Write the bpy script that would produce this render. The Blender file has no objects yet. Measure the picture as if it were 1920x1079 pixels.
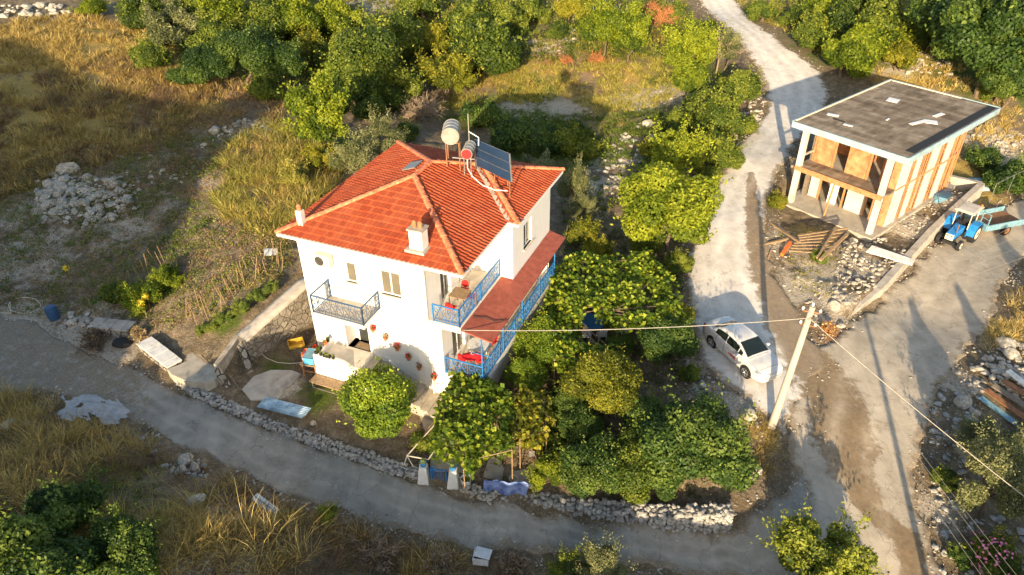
import bpy, bmesh, math, random
import numpy as np
from mathutils import Vector, Matrix
R = math.radians
rng = np.random.default_rng(7); random.seed(7)
sc = bpy.context.scene
COL = sc.collection
# ------------------------------------------------------------------ camera
F, PITCH, ROLL, CH = 1361.87, 34.379, -0.654, 24.712
def _cam():
    p, r = R(PITCH), R(ROLL)
    fwd = np.array([0, math.cos(p), -math.sin(p)]); rt = np.array([1., 0, 0]); up = np.cross(rt, fwd)
    return fwd, rt*math.cos(r)+up*math.sin(r), -rt*math.sin(r)+up*math.cos(r)
FWD, RT, UP = _cam()
cd = bpy.data.cameras.new('camera'); cam = bpy.data.objects.new('camera', cd); COL.objects.link(cam)
cd.sensor_width = 36; cd.lens = F/1920*36; cd.clip_start = .1; cd.clip_end = 3000
M = Matrix([[RT[0], UP[0], -FWD[0], 0], [RT[1], UP[1], -FWD[1], 0], [RT[2], UP[2], -FWD[2], CH], [0, 0, 0, 1]])
cam.matrix_world = M
sc.camera = cam
# ------------------------------------------------------------------ world, sun, exposure
SUN_AZ, SUN_EL = 12.8, 14.0          # light travels toward azimuth (right of +Y), elevation
w = bpy.data.worlds.new('World'); sc.world = w; w.use_nodes = True
nt = w.node_tree; bg = nt.nodes['Background']
sky = nt.nodes.new('ShaderNodeTexSky'); sky.sky_type = 'NISHITA'; sky.sun_disc = False
sky.sun_elevation = R(SUN_EL); sky.sun_rotation = R(180+SUN_AZ)
sky.air_density = 1.0; sky.dust_density = 1.5
nt.links.new(sky.outputs[0], bg.inputs[0]); bg.inputs[1].default_value = .14
sd = bpy.data.lights.new('sun', 'SUN'); so = bpy.data.objects.new('sun', sd); COL.objects.link(so)
sd.energy = 5.0; sd.angle = R(.5); sd.color = (1.0, .79, .52)
L = Vector((math.sin(R(SUN_AZ))*math.cos(R(SUN_EL)), math.cos(R(SUN_AZ))*math.cos(R(SUN_EL)), -math.sin(R(SUN_EL))))
so.rotation_euler = L.to_track_quat('-Z', 'Y').to_euler(); so.location = (0, -30, 40)
sc.view_settings.view_transform = 'Standard'; sc.view_settings.look = 'None'
sc.view_settings.exposure = 1.14; sc.view_settings.gamma = 1; sc.view_settings.use_curve_mapping = False
sc.render.engine = 'CYCLES'
sc.cycles.max_bounces = 6; sc.cycles.transparent_max_bounces = 6; sc.cycles.diffuse_bounces = 3

# ------------------------------------------------------------------ pixel -> world
def un(x, y, z):
    d = FWD*F+RT*(x-960)-UP*(y-539.5); t = (z-CH)/d[2]
    return np.array([d[0]*t, d[1]*t, z])
PSI = R(22.986); EU = np.array([math.cos(PSI), -math.sin(PSI)]); EW = np.array([math.sin(PSI), math.cos(PSI)])
HO = np.array([-10.054, 29.358])
def hp(u, w_): return HO+u*EU+w_*EW
# building two local frame
BA = R(-51.1); EA = np.array([math.cos(BA), math.sin(BA)]); EB = np.array([-math.sin(BA), math.cos(BA)])
BO = np.array([18.69, 45.68])
def bp2(a, b): return BO+a*EA+b*EB
# ------------------------------------------------------------------ terrain
CP = [(960,1070,-1.6),(520,905,-.4),(825,930,-1.0),(300,800,.2),(100,680,.4),(0,650,.5),(0,760,.5),(1300,1010,-1.6),(1500,930,-1.3),
(1650,1000,-1.6),(1650,800,-1.1),(1550,700,-.6),(1400,700,-.05),(1350,640,.02),(1330,520,.3),(1340,420,.8),(1400,300,1.3),(1480,150,2.0),
(1340,20,3.2),(1750,600,-1.2),(1850,450,-1.2),(1915,380,-1),(1900,300,.0),(640,720,.5),(700,830,-.2),(815,760,-.1),(1100,600,.0),
(1130,750,-.2),(1100,850,-.3),(1250,850,-.4),(1000,850,-.3),(500,560,2.6),(450,600,2.2),(380,600,1.7),(300,600,1.2),(250,540,1.5),(150,560,.8),
(400,480,2.5),(500,470,2.8),(300,480,1.9),(450,400,2.9),(550,400,3.0),(680,260,2.2),(750,200,1.4),(900,230,.3),(1000,260,.0),(1100,300,.3),(1180,330,.6),
(150,380,2.5),(0,400,2.4),(200,280,3.3),(60,250,4.2),(350,220,3.5),(450,250,3.2),(100,100,6),(300,150,4.6),(0,20,8),(450,100,4),(600,100,3.5),
(750,100,2.5),(900,150,1.6),(1100,160,1.3),(1250,150,1.8),(900,60,3.5),(1100,50,4),(640,10,6),(1240,30,4),(1600,100,3),(1500,30,3.5),(1700,60,4.5),
(1900,100,3.5),(1900,220,1),(1850,60,5),(1850,700,-.7),(1900,900,-1.5),(1800,950,-1.8),(1915,600,-.6),(200,1000,2.1),(50,900,2.0),(500,1000,1.5),(420,1050,1.8),
(700,1050,-1.0),(0,1050,2.2),(1480,450,.5),(1550,540,-.1),(1420,780,-.3),(1300,920,-.5)]
cpts = np.array([list(un(*c)) for c in CP])
extra = np.array([(-160,200,22),(-60,220,16),(0,240,14),(60,240,14),(160,200,20),(-160,60,14),(160,60,6),(-160,-60,10),(160,-60,2),(0,-80,0),(-90,110,9),(90,110,9),(0,130,7),
 (60,40,-1),(60,10,-3),(30,0,-3),(0,0,-2),(-25,5,0)],float)
cpts = np.vstack([cpts, extra])
def _phi(r2): return np.sqrt(r2+4.0)
_d = ((cpts[:, None, :2]-cpts[None, :, :2])**2).sum(2)
_A = np.zeros((len(cpts)+3,)*2); _A[:-3, :-3] = _phi(_d)-np.eye(len(cpts))*.25; _A[:-3, -3] = 1; _A[:-3, -2:] = cpts[:, :2]; _A[-3, :-3] = 1; _A[-2:, :-3] = cpts[:, :2].T
_W = np.linalg.solve(_A, np.append(cpts[:, 2], [0, 0, 0]))
def rbf(x, y):
    x = np.asarray(x, float); y = np.asarray(y, float); s = x.shape; X = np.stack([x.ravel(), y.ravel()], 1); out = np.empty(len(X))
    for i in range(0, len(X), 20000):
        q = X[i:i+20000]; d = ((q[:, None]-cpts[None, :, :2])**2).sum(2); out[i:i+20000] = _phi(d)@_W[:-3]+_W[-3]+q@_W[-2:]
    return out.reshape(s)
def inpoly_dist(x, y, poly):
    """signed distance (positive inside) of points to polygon"""
    x = np.asarray(x, float); y = np.asarray(y, float); P = np.asarray(poly, float)[:, :2]; n = len(P)
    ins = np.zeros(x.shape, bool); dm = np.full(x.shape, 1e9)
    for i in range(n):
        a, b = P[i], P[(i+1) % n]
        c = ((a[1] > y) != (b[1] > y)); with_ = (b[0]-a[0])*(y-a[1])/((b[1]-a[1]) if b[1] != a[1] else 1e-9)+a[0]
        ins ^= (c & (x < with_))
        ab = b-a; t = np.clip(((x-a[0])*ab[0]+(y-a[1])*ab[1])/(ab@ab+1e-12), 0, 1)
        dm = np.minimum(dm, np.hypot(x-a[0]-t*ab[0], y-a[1]-t*ab[1]))
    return np.where(ins, dm, -dm)
def sstep(t): t = np.clip(t, 0, 1); return t*t*(3-2*t)
def seg_dist(x, y, pl):
    dm = np.full(np.shape(x), 1e9)
    for a, b in zip(pl[:-1], pl[1:]):
        a = np.array(a[:2]); b = np.array(b[:2]); ab = b-a; t = np.clip(((x-a[0])*ab[0]+(y-a[1])*ab[1])/(ab@ab+1e-12), 0, 1)
        dm = np.minimum(dm, np.hypot(x-a[0]-t*ab[0], y-a[1]-t*ab[1]))
    return dm
WALL_A = np.array([-13.45, 28.7]); WALL_B = np.array([-8.6, 35.3])
_wn = np.array([-(WALL_B-WALL_A)[1], (WALL_B-WALL_A)[0]])/np.hypot(*(WALL_B-WALL_A)); yard_poly = [WALL_A+_wn*.42, WALL_B+_wn*.42, hp(3, 6), hp(8, 3), hp(9.6, -.5), un(960,800,-.1)[:2], un(870,905,-.5)[:2], un(790,890,-.5)[:2], un(690,848,-.2)[:2], un(560,800,.1)[:2], un(425,745,.3)[:2], un(445,700,.5)[:2]]
def yard_z(x, y):
    u = (x-HO[0])*EU[0]+(y-HO[1])*EU[1]; w_ = (x-HO[0])*EW[0]+(y-HO[1])*EW[1]
    return np.clip(.62-.105*(u+1.5), -.3, .7)-.06*np.clip(-w_-2, 0, 8)
terr_poly = [un(1590,583,-.1)[:2], un(1645,545,.1)[:2], un(1745,436,.1)[:2], un(1835,352,.1)[:2], bp2(7.2,13.4), bp2(-1.0,13.4), bp2(-.7,1.0), un(1462,410,.2)[:2], un(1470,480,.1)[:2], un(1530,545,-.1)[:2]]
def hsh(x, y, s, seed):
    """cheap smooth value noise"""
    g = np.random.default_rng(seed).random((64, 64)); X = x/s; Y = y/s; i = np.floor(X).astype(int); j = np.floor(Y).astype(int); fx = sstep(X-i); fy = sstep(Y-j)
    a = g[i % 64, j % 64]; b = g[(i+1) % 64, j % 64]; c = g[i % 64, (j+1) % 64]; d = g[(i+1) % 64, (j+1) % 64]
    return (a*(1-fx)+b*fx)*(1-fy)+(c*(1-fx)+d*fx)*fy-.5
road_masks = []    # filled below with world polygons
def Tbase(x, y):
    x = np.asarray(x, float); y = np.asarray(y, float)
    z = rbf(x, y)
    d = inpoly_dist(x, y, yard_poly); z = z+(yard_z(x, y)-z)*sstep(d/.3+.5)
    d = inpoly_dist(x, y, terr_poly); z = z+(.08-z)*sstep(d/.5+.5)
    # unseen near bank, added out of view, its crest shaped to throw the evening shadows
    shadow_crest = np.interp(x, [-34, -25, -17, -10, -3, 5, 12], [6.7, 6.5, 5.4, 4.4, 3.4, 2.7, 2.3])+.5*hsh(x, y*0, 1.3, 3)+.3*hsh(x, y*0, .5, 4)
    wb = np.exp(-((y-6.5)/3.4)**2)*sstep((13.0-x)/1.6)*sstep((x+36)/6); z = z+(np.maximum(shadow_crest, z)-z)*wb
    shadow_crest = 3.7+1.2*hsh(x, y*0, 1.1, 8); wb = np.exp(-((y-7)/3.0)**2)*sstep((x-15.2)/1.6)*sstep((34-x)/6); z = z+(shadow_crest-z)*wb  # second unseen bank, added to shade the right side of the junction
    shadow_hill = (16.0+3.5*np.exp(-((x+60)/13)**2))*np.exp(-(np.clip(y-6, 0, 99)/9)**2)*np.exp(-(np.clip(-20-y, 0, 99)/20)**2)*sstep((-28.5-x)/4.5)  # unseen hill, added and sized for the shadow over the left slope
    return z+shadow_hill
def road_d(x, y):
    d = np.full(np.shape(x), -1e9)
    for P in road_masks: d = np.maximum(d, inpoly_dist(x, y, P))
    return d
def T(x, y):
    x = np.asarray(x, float); y = np.asarray(y, float)
    z = Tbase(x, y); r = road_d(x, y); yd = inpoly_dist(x, y, yard_poly)
    rough = sstep((-r-.2)/1.2)*sstep((-yd)/1.0+.3)
    return z+rough*((.30*hsh(x, y, 2.3, 11)+.20*hsh(x, y, .9, 12)+.12*hsh(x, y, .45, 13)))
def G(px, py, dz=0):
    """point of the ground seen at this place of the photograph"""
    z = 0.
    for _ in range(14): p = un(px, py, z); z = z*.35+.65*(float(T(p[0], p[1]))+dz)
    p = un(px, py, z); return p
def Gx(px, py): p = G(px, py); return p[:2]

# road outlines (far edge, near edge), traced as pairs and taken to the ground
def roadpoly(far, near):
    z = lambda q: un(q[0], q[1], q[2] if len(q) > 2 else 0)
    return [z(q) for q in far], [z(q) for q in near]
def Gb(px, py):
    z = 0.
    for _ in range(12): p = un(px, py, z); z = z*.4+.6*float(Tbase(p[0], p[1]))
    return un(px, py, z)
R1F = [(-80,575),(60,600),(150,650),(250,690),(330,728),(430,768),(560,824),(690,868),(790,905),(880,925),(980,950),(1130,975),(1260,985),(1370,985),(1440,930),(1500,860),(1540,800)]
R1N = [(-80,740),(40,735),(130,745),(230,782),(330,835),(440,885),(560,938),(660,970),(780,1005),(900,1030),(1020,1048),(1150,1062),(1300,1078),(1400,1100),(1520,1130),(1640,1130),(1700,1060)]
R2F = [(1500,1110),(1500,1010),(1490,920),(1470,850),(1470,760),(1480,690),(1530,650),(1590,600),(1640,560),(1740,462),(1800,415),(1850,390),(1930,365),(2050,330)]
R2N = [(1800,1110),(1755,1040),(1735,960),(1730,880),(1740,800),(1760,740),(1800,690),(1840,640),(1872,590),(1885,540),(1905,500),(1935,470),(1980,450),(2080,420)]
R3F = [(1468,815),(1425,770),(1350,720),(1300,670),(1283,560),(1285,490),(1310,400),(1340,330),(1400,255),(1440,205),(1430,150),(1400,100),(1370,60),(1330,25),(1270,-40)]
R3N = [(1478,820),(1495,770),(1520,720),(1560,680),(1500,600),(1455,520),(1440,430),(1440,370),(1475,310),(1500,262),(1560,190),(1540,130),(1480,90),(1420,45),(1350,-40)]

# ------------------------------------------------------------------ materials
def lin(c):
    return tuple(((v/12.92) if v <= .04045 else ((v+.055)/1.055)**2.4) for v in c)
def hexc(h): return tuple(int(h[i:i+2], 16)/255 for i in (0, 2, 4))
class NT:
    def __init__(s, name):
        s.m = bpy.data.materials.new(name); s.m.use_nodes = True; s.t = s.m.node_tree; s.b = s.t.nodes['Principled BSDF']; s.out = s.t.nodes['Material Output']
    def n(s, typ, **k):
        o = s.t.nodes.new(typ)
        for a, b in k.items(): setattr(o, a, b)
        return o
    def l(s, a, b): s.t.links.new(a, b)
    def coord(s, kind='Object', scale=None):
        c = s.n('ShaderNodeTexCoord'); o = c.outputs[kind]
        if scale:
            mp = s.n('ShaderNodeMapping'); mp.inputs['Scale'].default_value = scale; s.l(o, mp.inputs[0]); o = mp.outputs[0]
        return o
    def noise(s, co, scale, detail=5, rough=.6):
        n = s.n('ShaderNodeTexNoise'); n.inputs['Scale'].default_value = scale; n.inputs['Detail'].default_value = detail; n.inputs['Roughness'].default_value = rough
        s.l(co, n.inputs['Vector']); return n.outputs['Fac']
    def ramp(s, fac, stops):
        r = s.n('ShaderNodeValToRGB'); e = r.color_ramp.elements
        while len(e) < len(stops): e.new(.5)
        for k, (p, c) in enumerate(stops):
            e[k].position = p; e[k].color = (c if len(c) == 4 else (*c, 1)) if not isinstance(c, (int, float)) else (c, c, c, 1)
        s.l(fac, r.inputs[0]); return r.outputs[0]
    def mix(s, fac, a, b, mode='MIX'):
        m = s.n('ShaderNodeMix', data_type='RGBA', blend_type=mode)
        for sock, v in ((m.inputs[0], fac), (m.inputs[6], a), (m.inputs[7], b)):
            if isinstance(v, (int, float)): sock.default_value = v
            elif isinstance(v, tuple): sock.default_value = (*v, 1) if len(v) == 3 else v
            else: s.l(v, sock)
        return m.outputs[2]
    def math(s, op, a, b=None):
        m = s.n('ShaderNodeMath', operation=op)
        for k, v in enumerate((a, b)):
            if v is None: continue
            if isinstance(v, (int, float)): m.inputs[k].default_value = v
            else: s.l(v, m.inputs[k])
        return m.outputs[0]
    def bump(s, h, strength=.4, dist=.05):
        b = s.n('ShaderNodeBump'); b.inputs['Strength'].default_value = strength; b.inputs['Distance'].default_value = dist; s.l(h, b.inputs['Height']); s.l(b.outputs[0], s.b.inputs['Normal'])
    def attr(s, name):
        a = s.n('ShaderNodeAttribute'); a.attribute_name = name; return a
    def done(s, rough=.8, spec=.3, metal=0):
        s.b.inputs['Roughness'].default_value = rough; s.b.inputs['Specular IOR Level'].default_value = spec; s.b.inputs['Metallic'].default_value = metal; return s.m
def simple(name, c, rough=.7, var=.18, sc_=6, metal=0, spec=.35, bump=.15, c2=None, dirt=0):
    """coloured surface with uneven tone; c, c2 are linear colours"""
    n = NT(name); co = n.coord(); f = n.noise(co, sc_, 6); a = tuple(v*(1-var) for v in c); b = tuple(min(1, v*(1+var)) for v in (c2 or c))
    col = n.ramp(f, [(.3, a), (.7, b)])
    if dirt:
        g = n.noise(co, sc_*.35, 8, .7); col = n.mix(n.ramp(g, [(.52, 0), (.72, dirt)]), col, (.16, .12, .08))
    n.l(col, n.b.inputs['Base Color'])
    if bump: n.bump(n.noise(co, sc_*6, 4), bump, .02)
    return n.done(rough, spec, metal)
def leafmat(name, dark, mid, light, transl=.26, rough=.55):
    n = NT(name); a = n.attr('rnd'); oi = n.n('ShaderNodeObjectInfo')
    f = n.math('ADD', a.outputs['Fac'], n.math('MULTIPLY', n.math('SUBTRACT', oi.outputs['Random'], .5), .25))
    col = n.ramp(f, [(.05, dark), (.5, mid), (.95, light)])
    n.l(col, n.b.inputs['Base Color']); n.done(rough, .25)
    tr = n.n('ShaderNodeBsdfTranslucent'); n.l(n.mix(.5, col, light), tr.inputs[0]); mx = n.n('ShaderNodeMixShader'); mx.inputs[0].default_value = transl
    n.l(n.b.outputs[0], mx.inputs[1]); n.l(tr.outputs[0], mx.inputs[2]); n.l(mx.outputs[0], n.out.inputs[0]); return n.m

# ground: earth, dry straw, green growth, pale gravel, red earth, mixed by traced areas and noise
def ground_mat():
    n = NT('ground_earth'); co = n.coord(); m = n.attr('mask'); sep = n.n('ShaderNodeSeparateColor'); n.l(m.outputs['Color'], sep.inputs[0])
    big = n.noise(co, .35, 8, .65); mid = n.noise(co, 1.6, 8, .7); fine = n.noise(co, 9, 6, .7)
    earth = n.ramp(mid, [(.25, (.085, .062, .036)), (.5, (.18, .135, .082)), (.75, (.36, .285, .185))])
    pebble = n.ramp(fine, [(.55, 0), (.62, .75)]); earth = n.mix(pebble, earth, (.36, .31, .24))
    straw = n.ramp(fine, [(.3, (.22, .15, .04)), (.7, (.50, .37, .12))])
    green = n.ramp(fine, [(.3, (.035, .055, .012)), (.7, (.13, .17, .03))])
    grav = n.ramp(fine, [(.35, (.34, .28, .20)), (.7, (.68, .60, .48))])
    brk = n.math('ADD', n.math('MULTIPLY', mid, 1.3), n.math('ADD', n.math('MULTIPLY', n.noise(co, .7, 4, .6), 1.2), n.math('MULTIPLY', fine, .7)))
    def msk(ch, nz, k=1.25): return n.ramp(n.math('ADD', n.math('MULTIPLY', sep.outputs[ch], k), n.math('SUBTRACT', brk, 2.0)), [(.28, 0), (.70, 1)])
    c = n.mix(msk(0, mid), earth, straw); c = n.mix(msk(1, big), c, green); c = n.mix(n.math('MULTIPLY', msk(2, mid), .85), c, grav)
    red = n.attr('red'); c = n.mix(n.math('MULTIPLY', red.outputs['Fac'], n.ramp(mid, [(.35, .2), (.6, 1)])), c, (.32, .12, .04))
    n.l(c, n.b.inputs['Base Color']); n.bump(n.math('ADD', fine, mid), .9, .12); return n.done(.95, .1)
def road_mat(name, dark, light, grit=.5):
    n = NT(name); co = n.coord(); big = n.noise(co, .22, 6, .6); mid = n.noise(co, 1.3, 8, .7); fine = n.noise(co, 22, 4, .7)
    c = n.mix(big, dark, light); c = n.mix(n.ramp(mid, [(.45, 0), (.75, .55)]), c, tuple(v*.62 for v in dark)); c = n.mix(n.ramp(mid, [(.2, .5), (.42, 0)]), c, tuple(min(1, v*1.25) for v in light))
    c = n.mix(n.ramp(fine, [(.56, 0), (.68, grit)]), c, tuple(v*.5 for v in dark))
    streak = n.noise(n.coord('Object', (1.2, .15, 1)), 1.2, 6, .6)
    c = n.mix(n.ramp(streak, [(.5, 0), (.75, .35)]), c, tuple(min(1, v*1.3) for v in light))
    st = n.attr('stain'); sf = n.ramp(n.math('ADD', st.outputs['Fac'], n.math('MULTIPLY', n.math('SUBTRACT', mid, .5), 1.1)), [(.45, 0), (.58, 1)])
    brown = n.ramp(n.noise(co, 4, 6, .7), [(.3, (.13, .085, .042)), (.7, (.27, .185, .095))])
    c = n.mix(n.math('MULTIPLY', sf, .85), c, brown)
    tk = n.attr('track'); c = n.mix(n.math('MULTIPLY', tk.outputs['Fac'], n.ramp(n.noise(co, .8, 6, .7), [(.35, 0), (.65, .38)])), c, tuple(min(1, v*1.35) for v in light)); c = n.mix(n.math('MULTIPLY', n.math('SUBTRACT', 1., tk.outputs['Fac']), n.ramp(n.noise(co, .55, 8, .75), [(.5, 0), (.68, .35)])), c, tuple(v*.6 for v in dark))
    ed = n.attr('edge'); ef = n.ramp(n.math('ADD', ed.outputs['Fac'], n.math('MULTIPLY', n.math('SUBTRACT', n.noise(co, 1.9, 8, .75), .5), 2.2)), [(.45, 0), (.75, 1)])
    c = n.mix(n.math('MULTIPLY', ef, .85), c, n.ramp(n.noise(co, 11, 6, .7), [(.3, (.13, .095, .058)), (.7, (.34, .27, .18))]))
    vor = n.n('ShaderNodeTexVoronoi', feature='DISTANCE_TO_EDGE'); vor.inputs['Scale'].default_value = .45; wr = n.n('ShaderNodeVectorMath', operation='ADD')
    nz = n.n('ShaderNodeTexNoise'); nz.inputs['Scale'].default_value = 1.7; n.l(co, nz.inputs['Vector']); n.l(co, wr.inputs[0]); n.l(nz.outputs['Color'], wr.inputs[1]); n.l(wr.outputs[0], vor.inputs['Vector'])
    crack = n.ramp(vor.outputs['Distance'], [(.004, .35), (.012, 0)]); c = n.mix(crack, c, tuple(v*.4 for v in dark))
    n.l(c, n.b.inputs['Base Color']); n.bump(n.math('ADD', mid, n.math('MULTIPLY', fine, .4)), .5, .06); return n.done(.9, .2)
def stone_mat(name, a, b, mortar, scale=2.2):
    n = NT(name); co = n.coord(); v = n.n('ShaderNodeTexVoronoi'); v.inputs['Scale'].default_value = scale; e = n.n('ShaderNodeTexVoronoi', feature='DISTANCE_TO_EDGE'); e.inputs['Scale'].default_value = scale
    nz = n.n('ShaderNodeTexNoise'); nz.inputs['Scale'].default_value = 3; n.l(co, nz.inputs['Vector']); ad = n.mix(.12, co, nz.outputs['Color'])
    n.l(ad, v.inputs['Vector']); n.l(ad, e.inputs['Vector']); sp = n.n('ShaderNodeSeparateColor'); n.l(v.outputs['Color'], sp.inputs[0])
    c = n.mix(sp.outputs[0], a, b); c = n.mix(n.ramp(n.noise(co, 9, 6, .7), [(.4, 0), (.7, .4)]), c, tuple(x*.5 for x in a))
    ed = n.ramp(e.outputs['Distance'], [(.03, 1), (.09, 0)]); c = n.mix(ed, c, mortar)
    n.l(c, n.b.inputs['Base Color']); n.bump(n.math('SUBTRACT', n.noise(co, 12, 5), n.math('MULTIPLY', ed, 1.2)), .9, .06); return n.done(.92, .15)
def wall_mat():
    n = NT('white_house_render'); co = n.coord(); st_ = n.noise(n.coord('Object', (5, 5, .35)), 1.2, 6, .7); bl = n.noise(co, 1.1, 8, .7)
    c = n.mix(n.ramp(st_, [(.5, 0), (.75, .35)]), (.74, .72, .68), (.50, .47, .42)); c = n.mix(n.ramp(bl, [(.52, 0), (.74, .35)]), c, (.56, .53, .47))
    sx = n.n('ShaderNodeSeparateXYZ'); n.l(co, sx.inputs[0]); low = n.math('ADD', n.math('MULTIPLY', sx.outputs[2], -.8), n.math('MULTIPLY', n.noise(co, 2.5, 8, .7), 2.2)); c = n.mix(n.ramp(low, [(.25, 0), (.95, .6)]), c, (.40, .34, .26))
    n.l(c, n.b.inputs['Base Color']); n.bump(n.noise(co, 25, 4), .2, .01); return n.done(.9, .15)
def tile_mat():
    n = NT('clay_roof_tile'); co = n.coord(); br = n.n('ShaderNodeTexBrick'); br.offset = 0; br.inputs['Scale'].default_value = 1; br.inputs['Brick Width'].default_value = .23; br.inputs['Row Height'].default_value = .38; br.inputs['Mortar Size'].default_value = .0
    br.inputs['Color1'].default_value = (0, 0, 0, 1); br.inputs['Color2'].default_value = (1, 1, 1, 1); uv = n.attr('tuv'); n.l(uv.outputs['Vector'], br.inputs['Vector'])
    c = n.ramp(br.outputs['Color'], [(0, (.27, .047, .018)), (.5, (.33, .062, .022)), (1, (.39, .083, .030))])
    c = n.mix(n.ramp(n.noise(co, .8, 8, .7), [(.45, 0), (.7, .4)]), c, (.35, .12, .06)); c = n.mix(n.ramp(n.noise(co, 5, 8, .75), [(.58, 0), (.75, .5)]), c, (.60, .27, .15)); c = n.mix(n.ramp(n.noise(co, 2.6, 8, .8), [(.62, 0), (.76, .45)]), c, (.17, .12, .06))
    n.l(c, n.b.inputs['Base Color']); n.bump(n.noise(co, 30, 4), .25, .01); return n.done(.85, .2)
MT = {}
MT['ground'] = ground_mat()
MT['road_front'] = road_mat('concrete_lane', (.23, .21, .175), (.40, .365, .30))
MT['road_junction'] = road_mat('worn_concrete', (.33, .28, .21), (.53, .46, .355))
MT['road_gravel'] = road_mat('pale_gravel_track', (.52, .47, .40), (.76, .70, .61), .3)
MT['white'] = simple('white_render', (.80, .775, .72), .9, .05, 1.4, spec=.2, bump=.15)
MT['white_dirty'] = simple('weathered_whitewash', (.72, .69, .62), .9, .12, 3, spec=.2, dirt=.6)
MT['tile'] = tile_mat()
MT['ridge'] = simple('ridge_tile_clay', (.55, .13, .05), .85, .35, 5, c2=(.66, .22, .11), bump=.4)
MT['awning'] = simple('brick_red_awning', (.26, .062, .038), .8, .15, 3, c2=(.31, .085, .055))
MT['blue'] = simple('blue_iron_paint', (.025, .17, .42), .45, .2, 5)
MT['navy'] = simple('dark_blue_iron_paint', (.035, .09, .18), .45, .2, 5)
MT['marble'] = simple('pale_floor_tiles', (.60, .54, .44), .5, .15, 2, dirt=.4)
MT['concrete'] = simple('bare_concrete', (.42, .37, .29), .9, .2, 2.5, dirt=.5, bump=.4)
MT['concrete_light'] = simple('pale_concrete', (.44, .39, .32), .9, .2, 2.2, dirt=.75, bump=.3)
MT['b2white'] = simple('cream_plaster', (.52, .48, .43), .9, .12, 2, dirt=.5)
MT['brickpanel'] = simple('terracotta_brick_infill', (.40, .15, .06), .9, .3, 2, c2=(.54, .25, .12), dirt=.3, bump=.5)
MT['wood'] = simple('weathered_wood', (.30, .20, .11), .8, .35, 8, bump=.4)
MT['wood_grey'] = simple('grey_old_wood', (.20, .16, .12), .85, .35, 8, bump=.4)
MT['wood_orange'] = simple('new_pine_wood', (.40, .20, .085), .8, .25, 5, bump=.3)
MT['roof2'] = None
MT['paleblue'] = simple('pale_blue_fascia', (.27, .38, .42), .7, .15, 3, dirt=.5)
MT['stone'] = simple('limestone', (.30, .265, .21), .95, .35, 3, c2=(.44, .395, .32), bump=.8, dirt=.3)
MT['stone_dark'] = simple('grey_stone', (.26, .25, .23), .95, .3, 3, c2=(.38, .36, .32), bump=.8, dirt=.3)
MT['masonry'] = stone_mat('stone_masonry', (.27, .235, .18), (.42, .37, .295), (.235, .20, .15), 3.1)
MT['drystone'] = stone_mat('dry_stone_masonry', (.28, .25, .20), (.45, .41, .34), (.10, .08, .06), 2.8)
def glass(name, c, rough=.08):
    n = NT(name); co = n.coord(); n.l(n.ramp(n.noise(co, 1.5, 3), [(.3, tuple(v*.7 for v in c)), (.7, c)]), n.b.inputs['Base Color']); return n.done(rough, .6)
MT['glass'] = glass('dark_window_glass', (.045, .05, .045)); MT['curtain'] = glass('window_with_pale_curtain', (.17, .15, .11), .25)
MT['carglass'] = glass('tinted_car_glass', (.012, .018, .016), .04)
MT['black'] = simple('black_rubber', (.02, .02, .02), .8, .3, 8)
MT['metal'] = simple('galvanised_steel', (.30, .29, .27), .5, .2, 4, metal=.6, dirt=.3)
MT['rusty'] = simple('rusty_iron', (.24, .11, .05), .8, .35, 5, dirt=.4)
MT['chrome'] = simple('alloy', (.55, .55, .54), .3, .1, 5, metal=.8, bump=0)
def carpaint():
    n = NT('white_car_paint'); n.b.inputs['Base Color'].default_value = (.74, .74, .72, 1); co = n.coord(); n.l(n.ramp(n.noise(co, 3, 5), [(.3, (.46, .45, .43)), (.6, (.56, .555, .54))]), n.b.inputs['Base Color']); n.b.inputs['Coat Weight'].default_value = .6; n.b.inputs['Coat Roughness'].default_value = .06; return n.done(.32, .5)
MT['car'] = carpaint()
MT['red'] = simple('red_plastic', (.55, .02, .02), .45, .15, 5, bump=0)
MT['redcloth'] = simple('red_cloth', (.62, .012, .02), .8, .12, 5)
MT['orange'] = simple('orange_plastic', (.72, .16, .03), .5, .15, 5, bump=0)
MT['yellow'] = simple('yellow_plastic', (.55, .33, .04), .5, .2, 5, bump=0)
MT['lightblue'] = simple('sky_blue_plastic', (.10, .42, .68), .4, .15, 5, bump=0)
MT['tractor'] = simple('tractor_blue_paint', (.02, .20, .52), .35, .15, 5, bump=0, spec=.5)
MT['cream'] = simple('cream_paint', (.66, .58, .44), .6, .15, 4)
MT['bluegrey'] = simple('worn_blue_grey_paint', (.16, .30, .36), .6, .3, 4, dirt=.6)
MT['tin'] = simple('blue_corrugated_sheet', (.18, .34, .46), .45, .35, 3, c2=(.4, .5, .55), dirt=.2)
MT['tarp'] = simple('blue_tarpaulin', (.02, .075, .28), .5, .3, 3, c2=(.24, .30, .50))
MT['plastic'] = simple('clear_white_sheeting', (.52, .54, .56), .35, .25, 5)
MT['white_plastic'] = simple('white_plastic', (.66, .66, .64), .5, .12, 5, bump=0)
MT['plastic'].node_tree.nodes['Principled BSDF'].inputs['Alpha'].default_value = .55
MT['paper'] = simple('printed_cardboard', (.55, .58, .62), .8, .2, 8)
MT['clay'] = simple('terracotta', (.42, .16, .07), .8, .2, 8)
MT['bark'] = simple('bark', (.14, .10, .065), .95, .35, 8, bump=.8)
MT['twig'] = simple('dry_twigs', (.27, .20, .13), .9, .3, 5, bump=0)
MT['redtwig'] = simple('rusty_dead_twigs', (.34, .14, .05), .9, .35, 2, bump=0)
MT['polecon'] = simple('pale_pole_concrete', (.42, .37, .30), .9, .1, 2, dirt=.3)
MT['panelpv'] = glass('solar_collector_glass', (.012, .032, .075), .4)
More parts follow.
